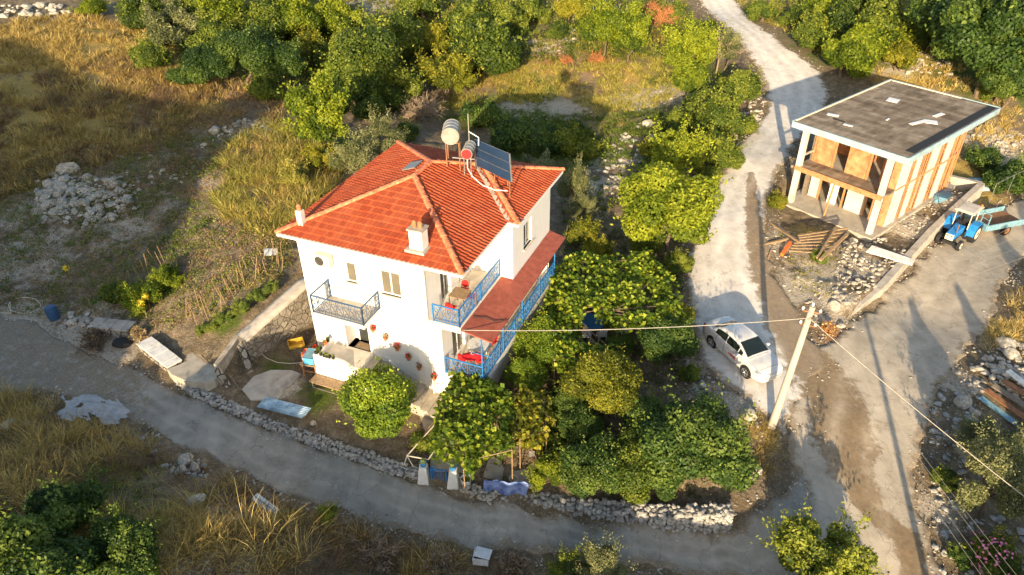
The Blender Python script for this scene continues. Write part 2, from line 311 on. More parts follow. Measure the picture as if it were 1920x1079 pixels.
MT['cable'] = simple('grey_cable', (.35, .32, .27), .6, .1, 5, bump=0)
MT['burnt'] = simple('sooty_plaster', (.30, .27, .22), .9, .4, 2.2, c2=(.40, .35, .28), dirt=.95)
MT['flower'] = simple('red_petals', (.62, .05, .05), .7, .3, 20, bump=0)
MT['pinkflower'] = simple('pink_petals', (.72, .20, .34), .7, .3, 20, bump=0)
MT['yellowflower'] = simple('yellow_petals', (.68, .50, .03), .7, .2, 20, bump=0)
LF = {
 'lemon': leafmat('glossy_citrus_leaves', (.035, .075, .008), (.13, .20, .014), (.34, .40, .03)),
 'vine': leafmat('vine_leaves', (.035, .075, .008), (.13, .20, .014), (.40, .44, .04), .35),
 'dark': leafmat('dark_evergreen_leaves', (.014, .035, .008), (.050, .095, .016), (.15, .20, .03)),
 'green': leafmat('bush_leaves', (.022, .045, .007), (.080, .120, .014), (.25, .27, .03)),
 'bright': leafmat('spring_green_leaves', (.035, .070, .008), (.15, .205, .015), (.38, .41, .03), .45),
 'olive': leafmat('olive_grey_leaves', (.050, .065, .025), (.14, .155, .055), (.32, .31, .13)),
 'yellow': leafmat('yellowing_leaves', (.060, .080, .010), (.19, .21, .020), (.44, .38, .035), .45),
 'weed': leafmat('weed_leaves', (0.052, 0.091, 0.016), (0.130, 0.182, 0.026), (0.260, 0.286, 0.046)),
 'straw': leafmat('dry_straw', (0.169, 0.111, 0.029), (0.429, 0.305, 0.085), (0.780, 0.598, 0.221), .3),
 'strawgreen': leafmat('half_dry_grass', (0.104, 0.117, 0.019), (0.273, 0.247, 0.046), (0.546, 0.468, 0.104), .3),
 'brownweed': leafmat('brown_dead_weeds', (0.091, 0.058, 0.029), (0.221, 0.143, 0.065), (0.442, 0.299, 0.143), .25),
}
# ------------------------------------------------------------------ mesh tools
def np_mesh(name, V, Fq, smooth=False, attrs=None):
    """V (n,3); Fq (m,k) with equal face size"""
    me = bpy.data.meshes.new(name); V = np.asarray(V, np.float32); Fq = np.asarray(Fq, np.int32); k = Fq.shape[1]
    me.vertices.add(len(V)); me.vertices.foreach_set('co', V.ravel()); me.loops.add(Fq.size); me.loops.foreach_set('vertex_index', Fq.ravel())
    me.polygons.add(len(Fq)); me.polygons.foreach_set('loop_start', np.arange(0, Fq.size, k, dtype=np.int32)); me.polygons.foreach_set('loop_total', np.full(len(Fq), k, np.int32))
    me.polygons.foreach_set('use_smooth', np.full(len(Fq), smooth, bool))
    for an, arr in (attrs or {}).items():
        if arr.ndim == 1: a = me.attributes.new(an, 'FLOAT', 'POINT'); a.data.foreach_set('value', arr.astype(np.float32))
        elif arr.shape[1] == 4: a = me.attributes.new(an, 'FLOAT_COLOR', 'POINT'); a.data.foreach_set('color', arr.astype(np.float32).ravel())
        else: a = me.attributes.new(an, 'FLOAT_VECTOR', 'POINT'); a.data.foreach_set('vector', arr.astype(np.float32).ravel())
    me.update(calc_edges=True); me.validate(); return me
def tag(o, label=None, cat=None, group=None, kind=None):
    if label: o['label'] = label
    if cat: o['category'] = cat
    if group: o['group'] = group
    if kind: o['kind'] = kind
    return o
def link(name, me, m=None, parent=None):
    if m is not None and len(me.materials) == 0: me.materials.append(MT[m] if isinstance(m, str) else m)
    o = bpy.data.objects.new(name, me); COL.objects.link(o)
    if parent is not None: o.parent = parent
    return o
def thing(name, label, cat, loc=(0, 0, 0), rz=0, group=None):
    o = bpy.data.objects.new(name, None); COL.objects.link(o); o.location = tuple(float(v) for v in loc); o.rotation_euler = (0, 0, rz); o.empty_display_size = .3
    return tag(o, label, cat, group)
def dup(o, loc=None, rz=None, label=None, parent=None, scale=None):
    c = o.copy(); COL.objects.link(c); c.parent = parent
    if loc is not None: c.location = tuple(float(v) for v in loc)
    if rz is not None: c.rotation_euler = (0, 0, rz)
    if scale is not None: c.scale = (scale,)*3 if np.isscalar(scale) else scale
    if label: c['label'] = label
    for ch in list(o.children): dup(ch, parent=c)
    return c
class MB:
    def __init__(s): s.v = []; s.f = []
    def add(s, V, Fs):
        o = len(s.v); s.v += [tuple(float(c) for c in p) for p in V]; s.f += [tuple(i+o for i in f) for f in Fs]; return s
    def box(s, x0, x1, y0, y1, z0, z1):
        return s.add([(x0,y0,z0),(x1,y0,z0),(x1,y1,z0),(x0,y1,z0),(x0,y0,z1),(x1,y0,z1),(x1,y1,z1),(x0,y1,z1)], [(0,3,2,1),(4,5,6,7),(0,1,5,4),(1,2,6,5),(2,3,7,6),(3,0,4,7)])
    def obox(s, c, d, rot=None):
        """box of size d centred at c with rotation (Euler tuple or Matrix)"""
        mt = rot if isinstance(rot, Matrix) else (Matrix.Identity(3) if rot is None else __import__('mathutils').Euler(rot).to_matrix())
        P = [Vector(c)+mt @ Vector((sx*d[0]/2, sy*d[1]/2, sz*d[2]/2)) for sz in (-1, 1) for sx, sy in ((-1,-1),(1,-1),(1,1),(-1,1))]
        return s.add(P, [(0,3,2,1),(4,5,6,7),(0,1,5,4),(1,2,6,5),(2,3,7,6),(3,0,4,7)])
    def beam(s, p, q, wd, ht=None):
        """square bar from p to q"""
        p = Vector(p); q = Vector(q); d = (q-p); L_ = d.length; mt = d.to_track_quat('X', 'Z').to_matrix(); return s.obox((p+q)/2, (L_, wd, ht or wd), mt)
    def cyl(s, p, q, r, n=10, r2=None, caps=True):
        p = Vector(p); q = Vector(q); d = (q-p).normalized(); a = d.orthogonal().normalized(); b = d.cross(a); r2 = r if r2 is None else r2
        V = [p+(a*math.cos(t)+b*math.sin(t))*r for t in [2*math.pi*k/n for k in range(n)]]+[q+(a*math.cos(t)+b*math.sin(t))*r2 for t in [2*math.pi*k/n for k in range(n)]]
        Fs = [(k, (k+1) % n, n+(k+1) % n, n+k) for k in range(n)]
        if caps: Fs += [tuple(range(n))[::-1], tuple(range(n, 2*n))]
        return s.add(V, Fs)
    def tube(s, pts, r, n=6):
        for a, b in zip(pts[:-1], pts[1:]): s.cyl(a, b, r, n, caps=True)
        return s
    def prism(s, poly, z0, z1):
        n = len(poly); zz0 = z0 if hasattr(z0, '__len__') else [z0]*n; zz1 = z1 if hasattr(z1, '__len__') else [z1]*n
        ar = sum(poly[i][0]*poly[(i+1) % n][1]-poly[(i+1) % n][0]*poly[i][1] for i in range(n))
        if ar < 0: poly = poly[::-1]; zz0 = list(zz0)[::-1]; zz1 = list(zz1)[::-1]
        return s.add([(p[0], p[1], z) for p, z in zip(poly, zz0)]+[(p[0], p[1], z) for p, z in zip(poly, zz1)], [tuple(range(n))[::-1], tuple(range(n, 2*n))]+[(k, (k+1) % n, n+(k+1) % n, n+k) for k in range(n)])
    def lathe(s, c, prof, n=14):
        V = []; m = len(prof)
        for k in range(n):
            t = 2*math.pi*k/n
            for r, z in prof: V.append((c[0]+r*math.cos(t), c[1]+r*math.sin(t), c[2]+z))
        return s.add(V, [(k*m+j, ((k+1) % n)*m+j, ((k+1) % n)*m+j+1, k*m+j+1) for k in range(n) for j in range(m-1)])
    def ring(s, c, r, t, ax='x', n=10, k=4):
        """thin ring in the plane normal to ax"""
        P = []
        for i in range(n+1):
            a = 2*math.pi*i/n; u, v = r*math.cos(a), r*math.sin(a)
            P.append((c[0], c[1]+u, c[2]+v) if ax == 'x' else ((c[0]+u, c[1], c[2]+v) if ax == 'y' else (c[0]+u, c[1]+v, c[2])))
        return s.tube(P, t, k)
    def build(s, name, m, parent=None, smooth=False, bevel=0, mesh_only=False):
        me = bpy.data.meshes.new(name); me.from_pydata(s.v, [], s.f); me.update()
        if smooth: me.polygons.foreach_set('use_smooth', [True]*len(me.polygons)); me.set_sharp_from_angle(angle=R(35))
        me.materials.append(MT[m] if isinstance(m, str) else m)
        if mesh_only: return me
        o = link(name, me, None, parent)
        if bevel: b = o.modifiers.new('bevel', 'BEVEL'); b.width = bevel; b.segments = 2; b.limit_method = 'ANGLE'
        return o

# ------------------------------------------------------------------ roads (masks first: the ground is smooth under them)
def resample(pl, n):
    P = np.array(pl, float); d = np.r_[0, np.cumsum(np.hypot(*np.diff(P[:, :2], axis=0).T))]; t = np.linspace(0, d[-1], n)
    # smooth through the points
    Q = np.stack([np.interp(t, d, P[:, k]) for k in range(2)], 1)
    for _ in range(3): Q[1:-1] = .25*Q[:-2]+.5*Q[1:-1]+.25*Q[2:]
    return Q
def w2(pl): return [Gb(*q)[:2] for q in pl]
ROADS = []
for nm, F_, N_, mt, lift in (('front_lane', R1F, R1N, 'road_front', .030), ('junction_road', R2F, R2N, 'road_junction', .045), ('gravel_track', R3F, R3N, 'road_gravel', .060)):
    A = resample(w2(F_), 320); B = resample(w2(N_), 320); ROADS.append((nm, A, B, mt, lift)); road_masks.append(np.vstack([A[::8], B[::-8]]))
def colmask(P): return P
STAIN = [un(*q, z)[:2] for *q, z in [(1408,330,1),(1410,400,.8),(1425,470,.5),(1445,540,.2),(1475,600,-.1),(1500,660,-.3),(1545,720,-.6),(1570,780,-.9),(1580,840,-1.1),(1600,900,-1.3),(1640,960,-1.4),(1700,1010,-1.6),(1720,1075,-1.7)]]
STAINW = [.3, .5, .8, 1.0, 1.3, 1.5, 1.7, 1.8, 1.5, .9, .55, .6, .7]
def stain(x, y):
    best = np.zeros(np.shape(x))
    for (a, b, wa, wb) in zip(STAIN[:-1], STAIN[1:], STAINW[:-1], STAINW[1:]):
        ab = b-a; t = np.clip(((x-a[0])*ab[0]+(y-a[1])*ab[1])/(ab@ab), 0, 1); d = np.hypot(x-a[0]-t*ab[0], y-a[1]-t*ab[1]); wd = wa+(wb-wa)*t
        best = np.maximum(best, np.clip(1.0-d/wd*.5, 0, 1)*(d < wd*2))
    return best
for nm, A, B, mt, lift in ROADS:
    K = 26; t = np.linspace(0, 1, K)
    jag = np.stack([hsh(A[:, 0], A[:, 1], .9, 21)*.6+hsh(A[:, 0], A[:, 1], .3, 25)*.3, hsh(B[:, 0], B[:, 1], .9, 22)*.6+hsh(B[:, 0], B[:, 1], .3, 26)*.3], 1)
    D = B-A; D /= np.hypot(*D.T)[:, None]
    A2 = A+D*jag[:, :1]; B2 = B+D*jag[:, 1:]
    P = A2[:, None]*(1-t)[None, :, None]+B2[:, None]*t[None, :, None]
    X, Y = P[..., 0], P[..., 1]; edge = np.minimum(t, 1-t)[None]*np.hypot(*(B2-A2).T)[:, None]
    Z = Tbase(X, Y)+lift-.10*(1-sstep(edge/.35))+.05*hsh(X, Y, 1.7, 31)
    Z[:, 0] -= .25; Z[:, -1] -= .25
    n_, k_ = X.shape; idx = np.arange(n_*k_).reshape(n_, k_)
    Fq = np.stack([idx[:-1, :-1], idx[:-1, 1:], idx[1:, 1:], idx[1:, :-1]], -1).reshape(-1, 4)
    V = np.stack([X, Y, Z], -1).reshape(-1, 3)
    # faces must look upward
    a, b, c = V[Fq[0, 0]], V[Fq[0, 1]], V[Fq[0, 2]]
    if np.cross(b-a, c-a)[2] < 0: Fq = Fq[:, ::-1]
    o = link(nm, np_mesh(nm, V, Fq, True, {'stain': stain(X, Y).ravel(), 'track': (np.exp(-((t-.36)/.055)**2)+np.exp(-((t-.62)/.055)**2))[None, :].repeat(len(X), 0).ravel(), 'edge': np.maximum(1-sstep(edge/1.1), (sstep((-15.0-X)/5)*.8 if nm == 'front_lane' else 0)).ravel()}), mt); tag(o, kind='structure')
# ------------------------------------------------------------------ ground sheet
def axis(lo, hi, fine0, fine1, st, far):
    a = list(np.arange(fine0, fine1+1e-6, st)); s = st
    while a[-1] < hi: s *= 1.10; a.append(a[-1]+min(s, far))
    s = st
    while a[0] > lo: s *= 1.10; a.insert(0, a[0]-min(s, far))
    return np.array(a)
gx = axis(-600, 600, -34, 40, .26, 40); gy = axis(-300, 900, 15, 62, .26, 40)
X, Y = np.meshgrid(gx, gy, indexing='ij'); Z = T(X, Y)
rd = road_d(X, Y); Z = Z-.03*sstep((rd+.1)/.3)
BLOBS = [ # px, py, radius m, channel (0 straw 1 green 2 gravel 3 red)
 (100,90,9,0),(250,120,7,0),(40,180,9,0),(330,200,5,0),(130,220,7,0),(30,300,5,0),(470,330,4,0),(520,300,4,0),(560,350,4,0),(1000,150,5,0),(1100,190,4,0),(1200,150,5,0),(900,130,4,0),
 (1150,230,3,0),(1800,330,5,0),(1700,150,4,0),(1650,60,4,0),(1880,620,2,0),(1440,820,1.2,0),(1520,440,2,0),(1540,520,1.5,0),(880,130,6,0),
 (400,60,12,1),(600,60,14,1),(750,80,10,1),(900,60,9,1),(1150,60,9,1),(1300,150,7,1),(1350,250,4,1),(1000,230,6,1),(900,220,5,1),(1100,290,4,1),(1000,290,4,1),(620,270,5,1),(1250,300,4,1),(1600,60,9,1),(1700,100,6,1),(1850,120,9,1),
 (1150,520,4,1),(1000,180,5,1),(1200,200,4,1),(1400,30,4,1),(1880,300,3,1),(300,540,1.6,1),(430,600,1.2,1),(520,690,1.2,1),(600,740,1.5,1),(100,1000,4,1),(1560,110,3,1),(1450,370,1.2,1),(200,560,2,1),
 (1020,85,2.4,2),(1060,70,2,2),(700,10,5,2),(1060,200,3.2,2),(960,205,2.6,2),(1200,185,3.5,2),(1250,180,3,2),(100,390,2.2,2),(160,350,2.6,2),(200,290,2.2,2),(300,300,1.5,2),(1150,300,2.5,2),(1120,350,2,2),(1680,120,3.5,2),(1500,540,2.2,2),(1560,560,2,2),(1600,480,2.4,2),
 (1870,270,4,2),(1800,720,1.6,2),(1820,830,1.4,2),(1760,960,1.5,2),(430,960,1.6,2),(350,1050,1.6,2),(20,410,2,2),(480,240,2,2),(1380,760,1.5,2),(1330,740,1.2,2),(1300,690,1,2),(200,660,2.5,2),(60,640,2.6,2),(400,340,2,2),(1420,230,1.3,2),(1400,290,1.0,2),(1680,380,2,2),(530,720,1.2,2),(1540,900,1.,2),
 (1500,470,3,2),(1540,500,3,2),(1560,600,1.6,2),(1700,420,3,2),(1760,370,2.5,2),(1620,500,2,2),(1440,600,1.2,2),(60,480,4,2),(150,640,4,2),(20,620,4,2),(230,430,3,2),(300,380,2,2),(1240,25,3.2,3),(1235,60,2.5,3),(1125,115,1.8,3),(1040,115,1.5,3),(1570,630,.9,3)]
msk = np.zeros(X.shape+(4,)); msk[..., 3] = 1; red = np.zeros(X.shape)
for px, py, r, ch in BLOBS:
    c = Gb(px, py); g = np.exp(-((X-c[0])**2+(Y-c[1])**2)/(r*r)*.9)
    if ch < 3: msk[..., ch] = np.maximum(msk[..., ch], g)
    else: red = np.maximum(red, g)
far = sstep((np.hypot(X, Y-40)-75)/30); msk[..., 1] = np.maximum(msk[..., 1], far*.6); msk[..., 0] = np.maximum(msk[..., 0], far*.5)
n_, k_ = X.shape; idx = np.arange(n_*k_).reshape(n_, k_); Fq = np.stack([idx[:-1, :-1], idx[1:, :-1], idx[1:, 1:], idx[:-1, 1:]], -1).reshape(-1, 4)
tag(link('ground', np_mesh('ground', np.stack([X, Y, Z], -1).reshape(-1, 3), Fq, True, {'mask': msk.reshape(-1, 4), 'red': red.ravel()}), 'ground'), kind='structure')
ZB = Tbase(X, Y); ZT = Z.copy()
def _look(Zg, x, y):
    x = np.asarray(x, float); y = np.asarray(y, float); i = np.clip(np.searchsorted(gx, x)-1, 0, len(gx)-2); j = np.clip(np.searchsorted(gy, y)-1, 0, len(gy)-2)
    fx = np.clip((x-gx[i])/(gx[i+1]-gx[i]), 0, 1); fy = np.clip((y-gy[j])/(gy[j+1]-gy[j]), 0, 1)
    return (Zg[i, j]*(1-fx)+Zg[i+1, j]*fx)*(1-fy)+(Zg[i, j+1]*(1-fx)+Zg[i+1, j+1]*fx)*fy
def T(x, y): return _look(ZT, x, y)
def Tbase(x, y): return _look(ZB, x, y)
def roadmask_grid(): return rd
# ================================================================== THE HOUSE
house = thing('two_storey_house', 'white two storey house with red tiled hip roof and blue iron balconies', 'house', (HO[0], HO[1], 0), -PSI)
ZE, Z1, Z2, SL = 8.02, 1.68, 4.66, .331
def wallq(mb, org, ax, thick, u0, u1, z0, z1, holes):
    """wall skin with openings. org (x,y) of plane start, ax 'x' or 'y', thick signed inward along the other axis"""
    us = sorted({u0, u1, *[h[0] for h in holes], *[h[1] for h in holes]}); zs = sorted({z0, z1, *[h[2] for h in holes], *[h[3] for h in holes]})
    P = (lambda u, d, z: (u, org+d, z)) if ax == 'x' else (lambda u, d, z: (org+d, u, z))
    for a, b in zip(us[:-1], us[1:]):
        for c, d in zip(zs[:-1], zs[1:]):
            um, zm = (a+b)/2, (c+d)/2
            if any(h[0] < um < h[1] and h[2] < zm < h[3] for h in holes): continue
            mb.add([P(a, 0, c), P(b, 0, c), P(b, 0, d), P(a, 0, d)], [(0, 1, 2, 3)])
    for h in holes:
        a, b, c, d = h[:4]; t = thick
        for q in ([P(a,0,c),P(a,t,c),P(a,t,d),P(a,0,d)], [P(b,0,c),P(b,0,d),P(b,t,d),P(b,t,c)], [P(a,0,c),P(b,0,c),P(b,t,c),P(a,t,c)], [P(a,0,d),P(a,t,d),P(b,t,d),P(b,0,d)]): mb.add(q, [(0, 1, 2, 3)])
    return mb
wl = MB()
win_front = [(2.50, 3.08, 5.76, 6.85), (4.36, 5.42, 5.55, 6.85)]
wallq(wl, 0, 'x', .18, 0, 6.75, Z2-.05, 8.1, win_front)
wallq(wl, 0, 'x', .75, 0, 7.36, -1.2, Z2-.05, [(1.90, 3.25, Z1, 3.72)])
wallq(wl, 6.75, 'y', -.15, 0, 4.71, Z2-.05, 8.1, [(1.35, 2.35, Z2+.05, 7.0), (3.2, 4.1, Z2+.05, 7.0)])
wallq(wl, 7.36, 'y', -.15, 0, 9.98, -1.2, Z2-.2, [(1.0, 2.3, Z1+.05, 3.95), (3.4, 4.4, 2.6, 3.9), (6.2, 7.4, 2.6, 3.9)])
wallq(wl, 4.71, 'x', .15, 6.75, 8.98, Z2-.3, 8.1, [])
wallq(wl, 8.98, 'y', -.15, 4.71, 9.98, Z2-.3, 8.1, [(6.15, 7.25, 5.45, 6.85)])
wallq(wl, 9.98, 'x', -.15, 0, 8.98, -1.2, 8.1, [])
wallq(wl, 0, 'y', .15, 0, 9.98, -1.2, 8.1, [])
wl.box(1.9, 3.25, .76, .82, Z1-.1, 3.72)
wl.box(6.75, 8.35, .001, 4.70, Z2-.32, Z2-.03)      # upper balcony slab
wl.box(7.36, 8.97, 4.70, 9.97, Z2-.34, Z2-.31)      # underside of the wing
wl.box(7.36, 9.40, .001, 9.98, Z1-.28, Z1-.03)      # lower balcony slab
wl.box(7.36, 9.20, .06, 9.90, -1.3, Z1-.28)         # base under the lower balcony
MT['wall'] = wall_mat(); walls = wl.build('wall', 'wall', house)
MB().box(-.03, 0.0, .2, 9.9, .5, 7.9).build('side_edge', 'brickpanel', house)
# eaves: soffit and white fascia
ev = MB()
for (x0, x1, y0, y1) in ((-.58, 8.92, -.58, 10.58), (8.92, 9.48, 4.26, 10.58)): ev.box(x0, x1, y0, y1, ZE-.16, ZE-.045)
ev.build('eaves', 'white', house)
# ---------------- tiled roof slopes, real ribs and courses
def slope_mesh(poly, org, s_dir, t_dir, name):
    """poly: plan polygon (convex) of one slope; t_dir plan direction uphill, org on the eave"""
    P = np.array(poly, float); o = np.array(org, float); s = np.array(s_dir, float); t = np.array(t_dir, float)
    cs = (P-o)@s; ct = (P-o)@t; s0, s1, t1 = cs.min(), cs.max(), ct.max()
    ns = int((s1-s0)/.23*6)+1; S = s0+np.arange(ns+1)*.23/6; row = .36; nr = int(t1/row)+1
    tt = []; hh = []
    for r in range(nr): tt += [r*row, r*row+row*.97]; hh += [.045, .012]
    tt = np.array(tt); hh = np.array(hh); SS, TT = np.meshgrid(S, tt, indexing='ij'); HH = np.repeat(hh[None], len(S), 0)
    ph = (SS/.23) % 1; wave = np.where(ph < .55, np.sin(ph/.55*math.pi)*.040, -.004)
    tn = hsh(np.floor(SS/.23)*7.3, np.floor(TT/row)*5.1, 1, 5)*.012
    XY = o+SS[..., None]*s+TT[..., None]*t; Zz = ZE+SL*TT+HH+wave+tn
    bm = bmesh.new(); lay = bm.verts.layers.float_vector.new('tuv'); n_, k_ = SS.shape; vs = [bm.verts.new((XY[i, j, 0], XY[i, j, 1], Zz[i, j])) for i in range(n_) for j in range(k_)]
    for i in range(n_):
        for j in range(k_): vs[i*k_+j][lay] = (SS[i, j], np.floor(TT[i, j]/row+1e-4)*.38+.1, 0)
    for i in range(n_-1):
        for j in range(k_-1): bm.faces.new((vs[i*k_+j], vs[(i+1)*k_+j], vs[(i+1)*k_+j+1], vs[i*k_+j+1]))
    ar = sum(P[i][0]*P[(i+1) % len(P)][1]-P[(i+1) % len(P)][0]*P[i][1] for i in range(len(P)))
    if ar < 0: P = P[::-1]
    for i in range(len(P)):
        a, b = P[i], P[(i+1) % len(P)]; e = b-a; nrm = (e[1], -e[0], 0)
        if abs(e@s) > .99*np.hypot(*e) and abs((a-o)@t) < .01: continue
        bmesh.ops.bisect_plane(bm, geom=bm.verts[:]+bm.edges[:]+bm.faces[:], dist=1e-5, plane_co=(a[0], a[1], 0), plane_no=nrm, clear_outer=True)
    bmesh.ops.recalc_face_normals(bm, faces=bm.faces[:])
    me = bpy.data.meshes.new(name); bm.to_mesh(me); bm.free()
    if len(me.polygons) and me.polygons[0].normal.z < 0: me.flip_normals()
    return me
E0, E1, E2, E3 = -.60, 8.94, -.60, 10.60; H_ = (E1-E0)/2; CX = (E0+E1)/2
A2 = (CX, E2+H_); A1 = (CX, E3-H_)
roof = link('roof', slope_mesh([(E0, E2), (E1, E2), A2], (E0, E2), (1, 0), (0, 1), 'roof'), 'tile', house)
def rpart(poly, org, s, t): return link('roof_slope', slope_mesh(poly, org, s, t, 'roof_slope'), 'tile', roof)
rpart([(E0, E3), (E0, E2), A2, A1], (E0, E3), (0, -1), (1, 0))
rpart([(E1, E2), (E1, E3), A1, A2], (E1, E2), (0, 1), (-1, 0))
rpart([(E1, E3), (E0, E3), A1], (E1, E3), (-1, 0), (0, -1))
WU, WF = 9.50, 4.24; HW = (E3-WF)/2; A3 = (WU-HW, WF+HW)
rpart([(WU, WF), (WU, E3), A3], (WU, WF), (0, 1), (-1, 0))
rpart([(WU-2.6, WF), (WU, WF), A3, (CX+1.3, WF+HW)], (WU-2.6, WF), (1, 0), (0, 1))
rpart([(WU, E3), (E1-.3, E3), (A3[0]-.3, A3[1]), A3], (WU, E3), (-1, 0), (0, -1))
def rz_main(u, w_): return ZE+SL*min(u-E0, E1-u, w_-E2, E3-w_)
def rz_wing(u, w_): return ZE+SL*min(WU-u, w_-WF, E3-w_)
def roofz(u, w_): return max(rz_main(u, w_), rz_wing(u, w_))
def ridge(p, q):
    mb = MB(); p = Vector(p); q = Vector(q); d = q-p; n = max(1, int(d.length/.34)); dn = d.normalized(); side = dn.cross(Vector((0, 0, 1))).normalized(); up = side.cross(dn)
    for i in range(n):
        a = p+d*(i/n); b = p+d*((i+1.12)/n); ra = .15+.012*(i % 2); V = []
        for c, r in ((a, ra), (b, ra*.86)):
            for k in range(7):
                th = math.pi*k/6; V.append(c+side*math.cos(th)*r+up*(math.sin(th)*r*.75-.01))
        mb.add(V, [(k, k+1, 8+k, 7+k) for k in range(6)]+[(6, 5, 4, 3, 2, 1, 0)])
    return mb
def rp(u, w_, z=None): return (u, w_, (roofz(u, w_) if z is None else z)+.05)
for a, b in (((E0, E2), A2), ((E1, E2), A2), (A2, A1), ((E0, E3), A1), (A1, (5.76, 7.42)), ((5.76, 7.42), A3), ((WU, E3), A3), ((WU, WF), A3)):
    ridge(rp(*a), rp(*b)).build('ridge_tile_row', 'ridge', roof, smooth=True)
MB().beam(rp(E1, WF+.1, ZE+.02), rp(5.76+.1, 7.42, 9.08), .22, .03).build('valley_gutter', 'concrete', roof)
# roof hatch left open on the left slope
hz = rz_main(3.2, 5.5); MB().obox((3.25, 5.6, hz+.12), (.75, .9, .05), (0, -.32, .05)).build('hatch', 'metal', roof)
# gutter along the right eave and drain pipe
MB().tube([(6.62, -.55, 7.88), (6.70, -.10, 7.55), (6.72, -.06, 7.2), (6.72, -.06, .1)], .05, 8).build('drain_pipe', 'white_dirty', house, smooth=True)
# chimneys
cz = roofz(6.45, .25)
ch = MB().box(6.15, 6.78, -.02, .52, cz-.2, cz+1.0).build('chimney', 'white_dirty', roof)
MB().box(6.09, 6.84, -.08, .58, cz+1.0, cz+1.07).build('cap', 'concrete', ch)
for k in (0, 1): MB().lathe((6.32+k*.28, .25, cz+1.07), [(.0, 0), (.10, 0), (.11, .22), (.06, .30), (.0, .32)], 10).build('chimney_pot', 'clay', ch)
MB().box(5.98, 6.92, -.2, .66, cz-.02, cz+.10).build('flashing', 'concrete_light', ch)
cz = roofz(.35, .2)
ch = MB().box(.20, .48, .06, .34, cz-.1, cz+.72).build('vent_chimney', 'white_dirty', roof)
MB().lathe((.34, .2, cz+.72), [(0, 0), (.11, 0), (.10, .16), (.13, .2), (.07, .30), (0, .32)], 10).build('chimney_pot', 'clay', ch)
# windows
def window(ax, org, u0, u1, z0, z1, nsplit=2, inward=.12, glassm='curtain', sill=True, sgn=1):
    P = (lambda u, d, z: (u, org+d*sgn, z)) if ax == 'x' else (lambda u, d, z: (org-d*sgn, u, z))
    def bx(mb, a, b, c, d, e, f):
        p = P(a, c, e); q = P(b, d, f); mb.box(min(p[0], q[0]), max(p[0], q[0]), min(p[1], q[1]), max(p[1], q[1]), e, f)
    fr = MB(); t = .06
    bx(fr, u0, u1, inward-.03, inward+.03, z1-t, z1); bx(fr, u0, u1, inward-.03, inward+.03, z0, z0+t)
    for k in range(nsplit+1):
        c = u0+(u1-u0)*k/nsplit; a = min(max(c-t/2, u0), u1-t); bx(fr, a, a+t, inward-.031, inward+.031, z0+t, z1-t)
    wi = fr.build('window', 'white_plastic', house)
    gl = MB(); bx(gl, u0+.02, u1-.02, inward+.004, inward+.02, z0+.02, z1-.02); gl.build('pane', glassm, wi)
    if sill: sm = MB(); bx(sm, u0-.08, u1+.08, -.10, inward-.032, z0-.06, z0); sm.build('sill', 'marble', wi)
    return wi
window('x', 0, *win_front[0], nsplit=1); window('x', 0, *win_front[1], nsplit=2)
window('y', 6.75, 1.35, 2.35, Z2+.05, 7.0, 2, glassm='glass', sill=False); window('y', 6.75, 3.2, 4.1, Z2+.05, 7.0, 1, sill=False)
window('y', 7.36, 1.0, 2.3, Z1+.05, 3.95, 2, sill=False); window('y', 7.36, 3.4, 4.4, 2.6, 3.9, 2, glassm='glass'); window('y', 7.36, 6.2, 7.4, 2.6, 3.9, 2, glassm='glass')
window('y', 8.98, 6.15, 7.25, 5.45, 6.85, 2, glassm='glass')
# front door in its recess
dr = MB().box(2.22, 3.10, .70, .755, Z1+.001, 3.60).build('door', 'glass', house)
f = MB(); f.box(2.16, 2.22, .66, .757, Z1, 3.66); f.box(3.10, 3.16, .66, .757, Z1, 3.66); f.box(2.22, 3.10, .66, .757, 3.60, 3.66); f.build('door_frame', 'white_plastic', dr)
MB().cyl((2.3, .66, 2.7), (2.3, .70, 2.7), .03).build('handle', 'metal', dr)
# balcony floors
MB().box(6.76, 8.34, .01, 4.70, Z2-.03, Z2).build('balcony_floor', 'marble', house)
MB().box(7.37, 9.39, .01, 9.97, Z1-.03, Z1).build('balcony_floor', 'marble', house)
lb = MB().box(1.42, 4.22, -1.5, 0.0, Z2-.20, Z2-.02).build('balcony_slab', 'white', house)
MB().box(1.45, 4.19, -1.47, -.01, Z2-.02, Z2).build('floor_tiles', 'concrete_light', lb)
# railings
def railing(name, p, q, z0, z1, m, cell=.36, posts=(0, 1), dens=1, mid=0):
    """ornamental iron panel from p to q (local plan points)"""
    p = Vector((p[0], p[1], 0)); q = Vector((q[0], q[1], 0)); d = q-p; Ln = d.length; dn = d/Ln; mb = MB()
    P = lambda s, z: (p.x+dn.x*s, p.y+dn.y*s, z)
    mb.beam(P(0, z1), P(Ln, z1), .06, .05); mb.beam(P(0, z0+.06), P(Ln, z0+.06), .035, .03)
    if mid: mb.beam(P(0, z0+.14), P(Ln, z0+.14), .02, .02)
    for s in [0, Ln]+[Ln*k/(mid+1) for k in range(1, mid+1)]: mb.beam(P(s, z0), P(s, z1+.02), .055)
    n = max(2, round(Ln/cell)); c = Ln/n; hgt = z1-z0
    for i in range(n):
        s = c*(i+.5)
        for zz, rr in ((z0+hgt*.30, c*.30), (z0+hgt*.70, c*.30)):
            pts = [P(s+rr*math.cos(a), zz+rr*math.sin(a)) for a in [2*math.pi*k/8 for k in range(9)]]; mb.tube(pts, .011, 4)
        sc_ = [P(s+math.sin(t*2*math.pi)*c*.30, z0+.08+(hgt-.1)*t) for t in [k/8 for k in range(9)]]; mb.tube(sc_, .012, 4)
        if i: mb.beam(P(c*i, z0+.06), P(c*i, z1), .02)
    return mb.build(name, m, house)
